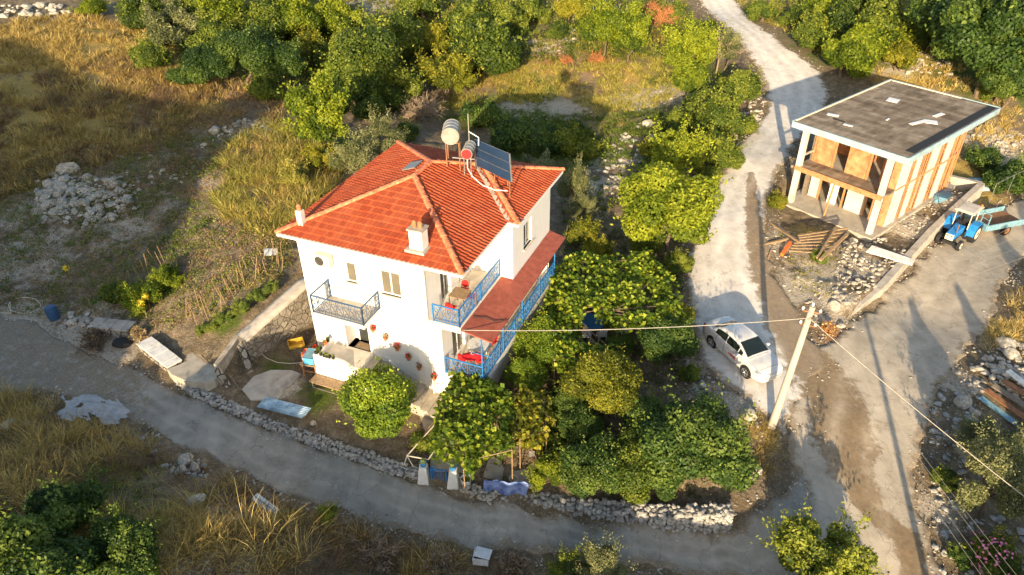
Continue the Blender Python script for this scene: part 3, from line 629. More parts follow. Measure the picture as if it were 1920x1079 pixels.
railing('railing', (1.45, -.02), (1.45, -1.46), Z2, Z2+.97, 'navy'); railing('railing', (1.45, -1.46), (4.18, -1.46), Z2, Z2+.97, 'navy'); railing('railing', (4.18, -1.46), (4.18, -.02), Z2, Z2+.97, 'navy')
railing('railing', (6.98, .04), (8.30, .04), Z2, Z2+.95, 'blue'); railing('railing', (8.30, .04), (8.30, 4.66), Z2, Z2+.95, 'blue', mid=1)
railing('railing', (7.42, .05), (9.36, .05), Z1, Z1+.95, 'blue'); railing('railing', (9.36, .05), (9.36, 9.9), Z1, Z1+.95, 'blue', cell=.33, mid=4)
# awning with its posts
aw = MB().add([(8.36,-.02,4.52),(9.92,.02,4.22),(9.92,10.0,4.22),(9.0,10.0,4.50),(9.0,4.70,4.50),(8.36,4.70,4.52)]+[(8.36,-.02,4.58),(9.92,.02,4.28),(9.92,10.0,4.28),(9.0,10.0,4.56),(9.0,4.70,4.56),(8.36,4.70,4.58)],
  [(0,5,4,3,2,1),(6,7,8,9,10,11)]+[(k, (k+1) % 6, 6+(k+1) % 6, 6+k) for k in range(6)]).build('awning', 'awning', house)
MB().tube([(8.5, 1.0, 4.62), (8.7, 1.15, 4.57), (9.0, 1.3, 4.52), (9.4, 1.35, 4.43), (9.85, 1.75, 4.34)], .02, 5).build('cable', 'black', aw)
for k, w_ in enumerate((.05, 2.5, 5.0, 7.5, 9.9)):
    MB().cyl((9.36, w_, Z1), (9.36, w_, 4.24), .035, 8).build('awning_post', 'blue', aw)
MB().beam((9.38, .0, 3.35), (9.38, 10.3, 3.35), .035).build('awning_rail', 'blue', aw)
MB().beam((8.9, .05, 3.38), (9.9, .05, 3.38), .03).build('awning_rail', 'blue', aw)
# ground-floor platform, parapet and stairs
pl = MB().box(1.12, 3.45, -1.28, -.002, -.6, Z1-.02).build('entrance_platform', 'white', house)
MB().box(1.14, 3.44, -1.26, .74, Z1-.02, Z1).build('floor_tiles', 'marble', pl)
pp = MB(); pp.box(.90, 1.12, -1.5, 0, .2, Z1+.28); pp.box(1.12, 2.55, -1.5, -1.28, .2, Z1+.28)
pp.add([(2.55,-1.5,.0),(3.8,-1.5,.0),(3.8,-1.28,.0),(2.55,-1.28,.0),(2.55,-1.5,Z1+.28),(3.8,-1.5,Z1-.35),(3.8,-1.28,Z1-.35),(2.55,-1.28,Z1+.28)], [(0,3,2,1),(4,5,6,7),(0,1,5,4),(1,2,6,5),(2,3,7,6),(3,0,4,7)])
pp.build('parapet', 'white', pl)
st = MB(); NS = 10; tr = .395
for k in range(NS):
    zt = Z1-(k+1)*(Z1+.1)/(NS+1); st.box(3.45+k*tr, 3.45+(k+1)*tr+.03, -1.22-.02*k, -.001, -.8, zt)
st.build('staircase', 'concrete', house)
sr = MB(); sr.box(6.95, 7.05, -1.6, -1.5, -.5, .7)
# ---- small things on and around the house (each its own)
def ht(name, label, cat, u, w_, z, rz=0, group=None):
    p = hp(u, w_); return thing(name, label, cat, (p[0], p[1], z), -PSI+rz, group)
# air conditioner
ac = ht('air_conditioner', 'white air conditioning unit hanging high on the house front', 'air conditioner', 1.55, -.04, 6.55)
MB().box(-.42, .42, -.36, -.04, 0, .62).build('casing', 'cream', ac, bevel=.02)
g = MB(); [g.ring((-.12, -.375, .31), r, .008, 'y', 16) for r in (.06, .12, .18, .24)]; g.build('fan_grille', 'metal', ac)
MB().cyl((-.12, -.366, .31), (-.12, -.361, .31), .24, 20).build('fan_opening', 'black', ac)
MB().tube([(.35, -.06, 0), (.38, -.02, -.4), (.38, -.02, -1.9)], .02, 6).build('pipe', 'white_plastic', ac)
[MB().box(x, x+.04, -.36, .03, -.04, 0).build('bracket', 'metal', ac) for x in (-.3, .26)]
lamp = ht('wall_lamp', 'small round lamp on the house front above the narrow window', 'lamp', 2.65, -.0, 7.2); MB().lathe((0, -.06, 0), [(0, -.1), (.09, -.06), (.1, .04), (0, .1)], 10).build('globe', 'cream', lamp); MB().box(-.04, .04, -.06, .0, -.03, .03).build('mount', 'metal', lamp)
# drum tank
def drum(t, p, q, r, m, capm, n=26):
    p = Vector(p); q = Vector(q); d = (q-p).normalized()
    MB().cyl(p, q, r, n).build('barrel', m, t, smooth=True)
    b = MB(); L_ = (q-p).length
    for k in (.02, .33, .66, .97): c = p+d*L_*k; b.cyl(c, c+d*.035, r+.015, n)
    b.build('hoop', m, t, smooth=True)
    MB().cyl(p-d*.02, p-d*.004, r*.93, n).build('end_cap', capm, t)
O_ = ht('water_tank', 'big round steel water tank lying on an angle iron stand on the roof', 'water tank', 5.35, 6.05, 0)
rz0 = roofz(5.35, 6.05)
drum(O_, (-.1, -.05, 11.05), (-.55, 1.05, 11.05), .42, 'metal', 'metal')
sd_ = MB()
for x, y in ((-.42, .05), (.22, .2), (-.75, .85), (-.15, 1.0)): sd_.beam((x, y, roofz(5.35+x, 6.05+y)-.03), (x, y, 10.68), .05)
sd_.beam((-.42, .05, 10.66), (.22, .2, 10.66), .05); sd_.beam((-.75, .85, 10.66), (-.15, 1.0, 10.66), .05); sd_.beam((-.42, .05, 9.7), (.22, .2, 9.7), .04); sd_.beam((-.42, .05, 10.66), (-.75, .85, 10.66), .05); sd_.beam((.22, .2, 10.66), (-.15, 1.0, 10.66), .05)
sd_.build('stand', 'rusty', O_)
O_ = ht('solar_boiler', 'small boiler drum with a red end beside the solar panels on the roof', 'boiler', 6.05, 6.1, 0)
drum(O_, (0, -.05, 10.25), (-.25, .95, 10.25), .27, 'metal', 'red', 20)
sd_ = MB()
for x, y in ((-.2, .05), (.15, .1), (-.4, .85), (.0, .9)): sd_.beam((x, y, roofz(6.05+x, 6.1+y)-.03), (x, y, 10.03), .045)
sd_.beam((-.75, -.1, 9.98), (.35, .12, 9.98), .045); sd_.beam((-.2, .05, 10.0), (-.4, .85, 10.0), .045); sd_.build('stand', 'metal', O_)
MB().tube([(-.05, .1, 9.98), (.1, -.2, 9.6), (.5, -.5, 9.35), (1.1, -.7, 9.1), (1.7, -.62, 8.92), (2.25, -.35, 8.85)], .024, 8).build('pipe', 'white_plastic', O_, smooth=True)
MB().cyl((-.3, .9, 10.2), (-.3, .9, 11.9), .03, 8).build('vent_pipe', 'metal', O_)
MB().tube([(-.3, .9, 11.0), (.25, .85, 10.8), (.25, .8, 10.4)], .025, 6).build('pipe', 'white_plastic', O_)
O_ = ht('solar_collector', 'slanted rack of three dark solar panels on the roof', 'solar panels', 7.12, 6.62, 0)
TL, TRr, BR_, BL = [Vector(v) for v in ((-1.30, .85, 10.45), (1.0, -.15, 10.45), (1.40, -.85, 9.32), (-.98, .25, 9.32))]
nn = (TRr-TL).cross(BL-TL).normalized(); nn = nn if nn.z > 0 else -nn
for k in range(3):
    a, b = k/3+.008, (k+1)/3-.008; q = [TL.lerp(BL, a), TRr.lerp(BR_, a), TRr.lerp(BR_, b), TL.lerp(BL, b)]
    pn = MB().add([v for v in q]+[v-nn*.07 for v in q], [(0,3,2,1),(4,5,6,7),(0,1,5,4),(1,2,6,5),(2,3,7,6),(3,0,4,7)]).build('panel', 'metal', O_)
    c = sum(q, Vector())/4; qq = [c+(v-c)*.965+nn*.006 for v in q]; qb = [v-nn*.004 for v in qq]
    MB().add(qq+qb, [(0,3,2,1),(4,5,6,7),(0,1,5,4),(1,2,6,5),(2,3,7,6),(3,0,4,7)]).build('glass', 'panelpv', pn)
fr = MB()
for t in (.08, .5, .92):
    for e0, e1 in ((TL, TRr), (BL, BR_)): p = e0.lerp(e1, t)-nn*.08; fr.beam(p, (p.x, p.y, roofz(7.12+p.x, 6.62+p.y)-.02), .045)
    fr.beam(TL.lerp(TRr, t)-nn*.09, BL.lerp(BR_, t)-nn*.09, .045)
fr.build('rack', 'rusty', O_)
# flower pots on the wall
pots = [(3.68, 3.45, 'red', 'highest wall pot with red flowers, just under the left balcony'), (4.34, 3.13, 'dry', 'second wall pot down the stair, half dry'), (4.94, 2.69, 'red', 'third wall pot down the stair, red petunias'),
 (5.52, 2.26, 'red', 'fourth wall pot down the stair, deep red flowers'), (6.06, 1.82, 'dry', 'fifth wall pot down the stair, mostly brown leaves'), (6.85, 1.42, 'red', 'lowest wall pot beside the white drain pipe')]
def petals(n, r, cz_, s):
    V = []; Fq = []
    for i in range(n):
        d = rng.normal(size=3); d /= np.linalg.norm(d); c = d*r*rng.uniform(.5, 1)+[0, 0, cz_]; a = rng.normal(size=3); b = np.cross(a, d); a = np.cross(b, d); a /= np.linalg.norm(a); b /= np.linalg.norm(b)
        V += [c-a*s, c-b*s, c+a*s, c+b*s]; Fq.append([4*i, 4*i+1, 4*i+2, 4*i+3])
    return np.array(V), np.array(Fq)
for u, z, kd, lab in pots:
    O_ = ht('hanging_flower_pot', lab, 'flower pot', u, -.16, z-.12, 0, 'flower pots down the house wall')
    MB().lathe((0, 0, -.12), [(0, 0), (.08, 0), (.12, .2), (.13, .2), (.10, .17), (0, .17)], 12).build('pot', 'clay', O_, smooth=True)
    V, Fq = petals(60, .17, .14, .035); link('leaves', np_mesh('leaves', V, Fq, attrs={'rnd': rng.random(len(V))}), LF['green'] if kd == 'red' else LF['brownweed'], O_)
    V, Fq = petals(45 if kd == 'red' else 12, .20, .17, .04); link('flowers', np_mesh('flowers', V, Fq), 'flower' if kd == 'red' else 'clay', O_)
    MB().ring((0, .05, .0), .12, .008, 'z', 12).build('bracket', 'metal', O_)
for k, (u, w_, sz, lab) in enumerate([(1.0, -.35, 1, 'small pot with greenery at the inner end of the parapet by the door'), (1.0, -.62, 1.15, 'orange pot on the parapet next to the blue barrel'), (1.0, -.98, .9, 'black pot on the left parapet, third from the wall'),
      (1.30, -1.39, .9, 'small dark pot at the parapet corner'), (2.02, -1.39, .9, 'last small dark pot before the sloping parapet end')]):
    O_ = ht('plant_pot', lab, 'plant pot', u, w_, Z1+.28); MB().lathe((0, 0, 0), [(0, 0), (.07*sz, 0), (.10*sz, .16*sz), (.08*sz, .15*sz), (0, .14*sz)], 12).build('pot', 'orange' if k == 1 else 'black', O_, smooth=True)
    V, Fq = petals(40, .10*sz, .22*sz, .03); link('leaves', np_mesh('leaves', V, Fq, attrs={'rnd': rng.random(len(V))}), LF['weed'], O_)
for u, w_, rz, lab in ((1.66, -1.39, 0, 'black planter trough on the front parapet'), (1.01, -1.22, 1.57, 'green planter trough on the left parapet corner')):
    O_ = ht('planter_box', lab, 'planter', u, w_, Z1+.28, rz); b_ = MB(); b_.box(-.2, .2, -.08, -.06, 0, .14); b_.box(-.2, .2, .06, .08, 0, .14); b_.box(-.2, -.18, -.06, .06, 0, .14); b_.box(.18, .2, -.06, .06, 0, .14); b_.box(-.18, .18, -.06, .06, 0, .11); b_.build('trough', 'black', O_)
    V, Fq = petals(60, .12, .17, .03); V[:, 0] *= 1.5; link('leaves', np_mesh('leaves', V, Fq, attrs={'rnd': rng.random(len(V))}), LF['weed'], O_)
O_ = ht('doormat', 'brown doormat in front of the entrance', 'doormat', 2.68, .30, Z1+.004); MB().box(-.42, .42, -.24, .24, 0, .015).build('mat_border', 'wood_grey', O_); MB().box(-.35, .35, -.17, .17, .015, .02).build('mat_field', 'wood', O_)
# table with crates and blue tub, left of the platform
gz = float(T(*hp(.35, -1.0)))
O_ = ht('rough_table', 'rough wooden trestle table against the left side of the entrance platform', 'table', .45, -1.0, gz, .15)
tb = MB(); [tb.beam((x, y, 0), (x, y, .78), .06) for x in (-.35, .33) for y in (-.55, .6)]; tb.build('leg', 'wood_orange', O_)
t2 = MB(); t2.box(-.42, .42, -.65, .7, .78, .83); t2.build('table_top', 'wood', O_); MB().beam((-.35, -.5, .3), (.33, -.5, .3), .05).build('stretcher', 'wood_orange', O_)
O_ = ht('blue_tub', 'sky blue plastic tub lying on the trestle table by the platform', 'tub', .52, -1.2, gz+.84, .2)
MB().add([(-.25,-.38,0),(.25,-.38,0),(.25,.3,0),(-.25,.3,0),(-.3,-.42,.42),(.3,-.42,.42),(.3,.35,.42),(-.3,.35,.42)], [(0,3,2,1),(0,1,5,4),(1,2,6,5),(2,3,7,6),(3,0,4,7)]).build('tub_body', 'lightblue', O_, bevel=.02)
MB().box(-.30, .30, -.41, .35, .36, .40).build('contents', 'bluegrey', O_)
for u, w_, z, m, lab, rz in ((-.15, -.55, .55, 'orange', 'orange plastic crate beside the trestle table', .25), (.15, -.2, .62, 'red', 'red plastic crate behind the orange one at the house corner', .1)):
    O_ = ht('plastic_crate', lab, 'crate', u, w_, gz+z-.55, rz)
    b_ = MB(); 
    for k in range(2):
        z0 = k*.33
        b_.box(-.36, .36, -.26, .26, z0+.0, z0+.03)
        for a in (-.26, .24): b_.box(-.36, .36, a, a+.02, z0+.03, z0+.10); b_.box(-.36, .36, a, a+.02, z0+.16, z0+.22); b_.box(-.36, .36, a, a+.02, z0+.27, z0+.31)
        for a in (-.36, .34): b_.box(a, a+.02, -.24, .24, z0+.03, z0+.12); b_.box(a, a+.02, -.24, .24, z0+.18, z0+.31)
    b_.build('crate_body', m, O_)
# bench
gz = float(T(*hp(1.9, -1.75)))
O_ = ht('wooden_bench', 'long plank bench with metal legs against the white platform wall', 'bench', 1.95, -1.85, gz)
MB().box(-1.05, 1.05, -.32, .30, .46, .51).build('seat', 'wood', O_)
for x in (-.9, .9):
    b_ = MB(); b_.beam((x, -.26, 0), (x, -.26, .46), .04); b_.beam((x, .24, 0), (x, .24, .46), .04); b_.beam((x, -.26, .1), (x, .24, .1), .03); b_.build('leg', 'metal', O_)
MB().beam((-.9, -.26, .12), (.9, -.26, .12), .035).build('stretcher', 'metal', O_)
# balcony furniture
def chair(name, lab, grp, u, w_, z, rz, m='red', scale=1):
    O_ = ht(name, lab, 'chair', u, w_, z, rz, grp)
    MB().box(-.2, .2, -.2, .2, .43, .47).build('seat', m, O_, bevel=.015)
    V = [(.20*math.cos(t), .21, .66+.20*math.sin(t)) for t in [2*math.pi*k/14 for k in range(14)]]; MB().add(V+[(a, b+.03, c) for a, b, c in V], [tuple(range(14)), tuple(range(14, 28))[::-1]]+[(k, 14+k, 14+(k+1) % 14, (k+1) % 14) for k in range(14)]).build('backrest', m, O_)
    for x in (-.18, .18):
        MB().cyl((x, -.18, .43), (x*1.15, -.24, 0), .014, 6).build('leg', 'rusty', O_); MB().cyl((x, .2, .75), (x*1.15, .26, 0), .014, 6).build('leg', 'rusty', O_)
    return O_
O_ = ht('balcony_table', 'square brown table on the upper corner balcony', 'table', 7.62, 1.55, Z2, 0)
MB().box(-.42, .42, -.42, .42, .72, .75).build('table_top', 'wood', O_, bevel=.01)
for x in (-.37, .37):
    for y in (-.37, .37): MB().cyl((x, y, 0), (x, y, .72), .018, 6).build('leg', 'black', O_)
chair('balcony_chair', 'red chair at the near side of the upper balcony table', 'chairs on the upper balcony', 7.55, .75, Z2, math.pi)
chair('balcony_chair', 'red chair at the far side of the upper balcony table', 'chairs on the upper balcony', 7.45, 2.25, Z2, 0)
chair('balcony_chair', 'red chair tucked at the railing side of the upper balcony table', 'chairs on the upper balcony', 8.02, 1.9, Z2, -1.2)
O_ = ht('round_table', 'white table on the lower corner balcony under the awning', 'table', 8.35, 1.75, Z1); MB().lathe((0, 0, 0), [(0, .73), (.55, .73), (.55, .76), (0, .76)], 24).build('table_top', 'white_plastic', O_)
for x in (-.3, .3):
    for y in (-.3, .3): MB().cyl((x, y, 0), (x, y, .73), .02, 6).build('leg', 'white_plastic', O_)
for k, (u, w_, rz, lab) in enumerate([(8.0, .85, math.pi-.3, 'red chair at the left near side of the lower balcony table'), (8.75, 1.0, math.pi+.5, 'red chair under the red flag on the lower balcony'), (8.0, 2.6, .1, 'red chair at the left far side of the lower balcony table'), (8.75, 2.55, -.4, 'red chair at the right far side of the lower balcony table')]):
    chair('balcony_chair', lab, 'chairs on the lower balcony', u, w_, Z1, rz)
# red flag draped over the chair
O_ = ht('red_flag', 'red flag with a white crescent draped over a chair on the lower balcony', 'flag', 8.55, .75, Z1+.95, .35)
n = 12; V = []; 
for i in range(n+1):
    for j in range(9): x = -.52+1.04*i/n; y = -.32+.64*j/8; V.append((x, y, -.25*abs(y)*1.6-.42*max(0, abs(x)-.25)+.03*math.sin(9*x+4*y)))
fl = link('cloth', np_mesh('cloth', V, [[i*9+j, (i+1)*9+j, (i+1)*9+j+1, i*9+j+1] for i in range(n) for j in range(8)], True), 'redcloth', O_)
cr = MB(); ps = [(.12*math.cos(a), .12*math.sin(a)) for a in np.linspace(.7, 2*math.pi-.7, 14)]+[(.035+.095*math.cos(a), .095*math.sin(a)) for a in np.linspace(2*math.pi-.85, .85, 14)]
for k in range(13): a, b, c, d = ps[k], ps[k+1], ps[26-k], ps[27-k]; cr.add([(*a, .055), (*b, .055), (*c, .055), (*d, .055)], [(0, 1, 2, 3)])
st5 = [((.22+(.06 if k % 2 == 0 else .024)*math.cos(math.pi*k/5)), (.06 if k % 2 == 0 else .024)*math.sin(math.pi*k/5), .052) for k in range(10)]
cr.add(st5, [tuple(range(10))]); cr.build('crescent_and_star', 'white_plastic', O_)
# ================================================================== STONES
def rock_mesh(seed, sub=2, rough=.28):
    r = np.random.default_rng(seed); bm = bmesh.new(); bmesh.ops.create_icosphere(bm, subdivisions=sub, radius=1)
    dirs = r.normal(size=(9, 3)); dirs /= np.linalg.norm(dirs, axis=1)[:, None]; cut = r.uniform(.55, .95, 9)
    for v in bm.verts:
        p = np.array(v.co)
        for d, c in zip(dirs, cut):
            e = p@d
            if e > c: p = p-d*(e-c)*.92
        p *= 1+rough*.25*(r.random()-.5); v.co = p
    me = bpy.data.meshes.new('stone'); bm.to_mesh(me); bm.free(); return me
ROCKS = [rock_mesh(100+k) for k in range(6)]; ROCKSD = [rock_mesh(120+k) for k in range(4)]
for m_ in ROCKS: m_.materials.append(MT['stone'])
for m_ in ROCKSD: m_.materials.append(MT['stone_dark'])
def stone(px, py, r, lab, grp, dark=False, flat=.65, z=None, name='stone'):
    p = G(px, py) if z is None else un(px, py, z)
    me = random.choice(ROCKSD if dark else ROCKS); o = link(name, me); o.location = (p[0], p[1], p[2]+r*flat*.35)
    o.scale = (r*random.uniform(.85, 1.3), r*random.uniform(.7, 1), r*flat*random.uniform(.8, 1.1)); o.rotation_euler = (random.uniform(-.3, .3), random.uniform(-.3, .3), random.uniform(0, 6.3)); tag(o, lab, 'stone', grp); return o
_rk = [np.array([tuple(v.co) for v in m_.vertices]) for m_ in [rock_mesh(140+k, 1) for k in range(5)]]; _rf = np.array([tuple(p.vertices) for p in rock_mesh(140, 1).polygons])
def stones_mesh(name, P, rad, flat=.6):
    """many stones joined in one mesh (uncountable rubble, dry stone walls)"""
    V = []; Fs = []; o = 0
    for p, r in zip(P, rad):
        k = _rk[rng.integers(5)]; a = rng.uniform(0, 6.3); c, s_ = math.cos(a), math.sin(a); sx, sy, sz = r*rng.uniform(.8, 1.35), r*rng.uniform(.7, 1.05), r*flat*rng.uniform(.75, 1.2)
        q = k*[sx, sy, sz]; ti = rng.uniform(-.35, .35); q = np.stack([q[:, 0], q[:, 1]*math.cos(ti)-q[:, 2]*math.sin(ti), q[:, 1]*math.sin(ti)+q[:, 2]*math.cos(ti)], 1)
        q = np.stack([q[:, 0]*c-q[:, 1]*s_, q[:, 0]*s_+q[:, 1]*c, q[:, 2]], 1)+p; V.append(q); Fs.append(_rf+o); o += len(q)
    return np_mesh(name, np.vstack(V), np.vstack(Fs))
def drywall(name, lab, pts, h0, h1, width, r=.17, m='stone', cat='stone wall', batter=.0, base=None):
    """dry stone wall along world points [(x,y)], heights above the base at both ends"""
    P = []; rad = []; Q = resample(pts, max(6, int(sum(np.hypot(*(np.array(b)-np.array(a))) for a, b in zip(pts[:-1], pts[1:]))/(r*1.25))))
    for i, q in enumerate(Q):
        t = i/(len(Q)-1); h = h0+(h1-h0)*t; zb = (float(Tbase(*q)) if base is None else base(t)); tq = Q[min(i+1, len(Q)-1)]-Q[max(i-1, 0)]; nrm = np.array([-tq[1], tq[0]])/np.hypot(*tq)
        for k in range(max(1, int(h/(r*.95)))+1):
            for j in np.arange(-width/2, width/2+.01, r*1.5):
                rr = r*rng.uniform(.7, 1.25); pp = q+nrm*(j+rng.uniform(-.05, .05))+rng.uniform(-.06, .06, 2); P.append((pp[0], pp[1], zb+k*r*.95+rng.uniform(-.05, .05))); rad.append(rr)
    o = link(name, stones_mesh(name, P, rad, .75), m); tag(o, lab, cat); return o
# retaining wall of mortared stone left of the house, with a worn concrete cap
a, b = WALL_A, WALL_B; d = (b-a)/np.hypot(*(b-a)); nrm = np.array([-d[1], d[0]]); Ln = np.hypot(*(b-a))
rw = thing('retaining_wall', 'mortared stone retaining wall between the vegetable garden and the yard, with a pale concrete top', 'retaining wall', (a[0], a[1], 0), math.atan2(d[1], d[0]))
N_ = 60; V = []
for i in range(N_+1):
    s = Ln*i/N_; zt = 2.02+.98*min(1, s/4.2)
    for j in range(15): z = -.2+(zt+.2)*j/14; off = .05*hsh(np.array(s*7.), np.array(z*7.), 1, 9); V.append((s, -.02+float(off), z))
link('stone_face', np_mesh('stone_face', V, [[i*15+j, (i+1)*15+j, (i+1)*15+j+1, i*15+j+1] for i in range(N_) for j in range(14)], True), 'masonry', rw)
V = []
for i in range(N_+1):
    s = Ln*i/N_; zt = 2.02+.98*min(1, s/4.2)
    for y, dz in ((-.07, -.10), (-.07, .03), (.25, .05), (.55, .05), (.78, .02), (.80, -.15)): V.append((s, y+.02*float(hsh(np.array(s*5.), np.array(y), 1, 4)), zt+dz+.03*float(hsh(np.array(s*3.), np.array(y*3), 1, 6))))
link('concrete_cap', np_mesh('concrete_cap', V, [[i*6+j, (i+1)*6+j, (i+1)*6+j+1, i*6+j+1] for i in range(N_) for j in range(5)], True), 'concrete_light', rw)
MB().add([(0,-.04,-.2),(0,.8,-.2),(0,.8,2.05),(0,-.04,2.05)], [(0,1,2,3)]).build('end_face', 'masonry', rw)
# round concrete pad and the sooty hearth walls at its edge
pad = [un(x, y, 1.2)[:2] for x, y in ((444,637),(405,636),(380,641),(360,652),(350,667),(350,676),(337,683),(313,692),(322,702),(345,712),(384,718),(402,712),(414,700),(424,685),(438,668),(450,650))]
bm_ = MB().prism(pad, 0.0, 1.18); o = bm_.build('concrete_pad', 'concrete', None); tag(o, 'round grey concrete pad raised beside the hearth walls', 'concrete pad')
hearth = thing('ruined_hearth', 'roofless outdoor hearth with soot stained plaster walls beside the round concrete pad', 'hearth')
def wallseg(p, q, z0, z1, t, m, par, name): 
    d = np.array(q)-np.array(p); L_ = np.hypot(*d); n_ = np.array([-d[1], d[0]])/L_*t/2; zz = z1 if hasattr(z1, '__len__') else (z1, z1)
    return MB().prism([tuple(p-n_), tuple(q-n_), tuple(q+n_), tuple(p+n_)], z0, [zz[0], zz[1], zz[1], zz[0]]).build(name, m, par)
h0 = un(410,700,1.2)[:2]; h1 = un(450,652,1.2)[:2]; h2 = un(470,700,.6)[:2]; h3 = un(432,735,.35)[:2]
wallseg(h0, h1, -.1, (1.75, 1.95), .28, 'burnt', hearth, 'back_wall'); wallseg(h1, h2, -.1, (1.9, .9), .3, 'drystone', hearth, 'side_wall'); wallseg(h0+[.02, -.1], h3, -.1, (1.6, .7), .3, 'drystone', hearth, 'side_wall')
for pp, qq, lab in (((378,668,1.25),(418,712,1.0),'dark pole lying across the concrete pad toward the hearth'), ((428,700,1.2),(452,735,.4),'dark rod leaning against the hearth')):
    p_, q_ = un(*pp), un(*qq); o = MB().cyl(tuple(p_), tuple(q_), .035, 6).build('wooden_pole', 'wood_grey', None); tag(o, lab, 'pole')
# plastered garden wall pieces by the lane
def lowwall(name, lab, px0, px1, z0, z1, t, zb, m='white_dirty', m2='drystone'):
    p = un(*px0, z0)[:2]; q = un(*px1, z1)[:2]; t_ = thing(name, lab, 'garden wall')
    wallseg(p, q, zb, (z0-.07, z1-.07), t, m2, t_, 'stone_body'); d = np.array(q)-np.array(p); d /= np.hypot(*d)
    n = 7
    for k in range(n):
        a_ = p+(q-p)*(k/n); b_ = p+(q-p)*((k+.985)/n); wallseg(a_, b_, z0-.069+(z1-z0)*k/n, z0+.02*(k % 2)+(z1-z0)*k/n, t+.05, m, t_, 'coping_slab')
    return t_
lowwall('garden_wall', 'low wall with chipped white coping between the lane and the round concrete pad', (270, 638), (327, 682), 1.25, 1.25, .75, -.2)
lowwall('garden_wall', 'low white topped wall piece running toward the stone heap at the lane corner', (172, 604), (246, 612), 1.3, 1.3, .8, 0, 'concrete_light')
# low stone kerb walls between yard and lane, taller stone wall under the citrus trees
kw = [(338,718),(372,738),(430,762),(500,794),(560,816),(620,838),(690,862),(750,882),(782,890)]
drywall('yard_wall', 'low rubble wall along the lane in front of the yard, left of the gate', [Gb(*q)[:2] for q in kw], .12, .30, .42, .12, 'stone_dark', base=None)
def basez(t): return -1.45
ww = [un(x, y, -1.35)[:2] for x, y in ((985,942),(1060,958),(1140,972),(1230,980),(1310,985),(1362,985))]
drywall('stone_wall', 'tall dry stone wall of pale blocks along the lane below the dark citrus trees', ww, (.7), 1.25, .5, .15, 'stone_dark', base=lambda t: -1.5)
drywall('stone_wall', 'short rubble wall between the gate and the blue tarpaulin', [Gb(x, y)[:2] for x, y in ((872,912),(900,925),(925,935))], .25, .35, .4, .12)
# gate
GL = un(797,905,-.95); GR = un(852,912,-.95); gz = -1.0
for P_, lab in ((GL, 'left whitewashed gate pillar, ragged shape, with a blue pot on it'), (GR, 'right whitewashed gate pillar, beside the white bucket')):
    o = MB().add([(-.42,-.32,-.1),(.30,-.32,-.1),(.30,.32,-.1),(-.30,.32,-.1),(-.20,-.24,1.25),(.22,-.24,1.25),(.22,.22,1.25),(-.24,.22,1.25)], [(0,3,2,1),(4,5,6,7),(0,1,5,4),(1,2,6,5),(2,3,7,6),(3,0,4,7)]).build('gate_pillar', 'white_dirty', None, bevel=.06)
    o.location = (P_[0], P_[1], gz); o.rotation_euler = (0, 0, -.10); o.scale = (.82, .82, .92); tag(o, lab, 'gate pillar')
    t_ = thing('blue_pot', ('blue pot with a plant on the left gate pillar' if P_ is GL else 'blue pot with a plant on the right gate pillar'), 'plant pot', (P_[0], P_[1]+.02, gz+1.15)); MB().lathe((0,0,0), [(0,0),(.12,0),(.16,.22),(.13,.2),(0,.18)], 14).build('pot', 'blue', t_, smooth=True)
    V, Fq = petals(50, .16, .27, .04); link('leaves', np_mesh('leaves', V, Fq, attrs={'rnd': rng.random(len(V))}), LF['weed'], t_)
gp = np.array([(GL[0]+GR[0])/2, (GL[1]+GR[1])/2]); gt = thing('garden_gate', 'low blue iron gate between the two white pillars', 'gate', (gp[0], gp[1], gz), -.14)
hw_ = (GR[0]-GL[0])/2-.33; b_ = MB(); b_.beam((-hw_, 0, 1.0), (hw_, 0, 1.0), .05); b_.beam((-hw_, 0, .12), (hw_, 0, .12), .05); b_.beam((-hw_, 0, 0), (-hw_, 0, 1.05), .06); b_.beam((hw_, 0, 0), (hw_, 0, 1.05), .06); b_.build('frame', 'blue', gt)
b_ = MB(); [b_.beam((x, 0, .12), (x, 0, 1.0), .018) for x in np.linspace(-hw_+.12, hw_-.12, 7)]; b_.build('bars', 'blue', gt)
MB().box(-hw_-.02, -hw_+.1, .05, .09, .0, 1.1).build('gate_board', 'blue', gt)
b_ = MB()
for k in range(5): b_.box(-.75, .75, .15+k*.32, .15+(k+1)*.32, -.3, .02+k*.13)
o = b_.build('garden_steps', 'concrete_light', None); o.location = (gp[0], gp[1], gz); o.rotation_euler = (0, 0, -.12); tag(o, 'short flight of pale steps just behind the blue gate', 'steps')
# concrete path to the stairs, board and junk beside it
pe = [un(x, y, z)[:2] for x, y, z in ((808,885,-.45),(870,888,-.45),(880,860,-.35),(850,800,-.2),(822,770,-.05),(786,775,-.05),(800,815,-.2),(806,850,-.35))]
o = MB().prism(pe, [-.8]*8, [float(T(*q))+.05 for q in pe]).build('garden_path', 'concrete', None); tag(o, kind='structure')
pe = [un(x, y, -.3)[:2] for x, y in ((905,885),(940,890),(965,800),(1000,750),(975,748),(935,800))]
o = MB().prism(pe, [-.8]*6, [float(T(*q))+.07 for q in pe]).build('side_path', 'concrete', None); tag(o, kind='structure')
pf = thing('scaffold_frame', 'low white pipe frame lying by the path below the round lemon tree', 'pipe frame')
q_ = [un(763,855,.2), un(803,862,.2), un(758,872,-.3), un(775,875,-.3), un(828,782,.4), un(845,800,.4)]
for a_, b_ in ((0,1),(0,2),(0,3),(0,4),(1,5)): MB().cyl(tuple(q_[a_]), tuple(q_[b_]), .03, 6).build('pipe', 'cream', pf)
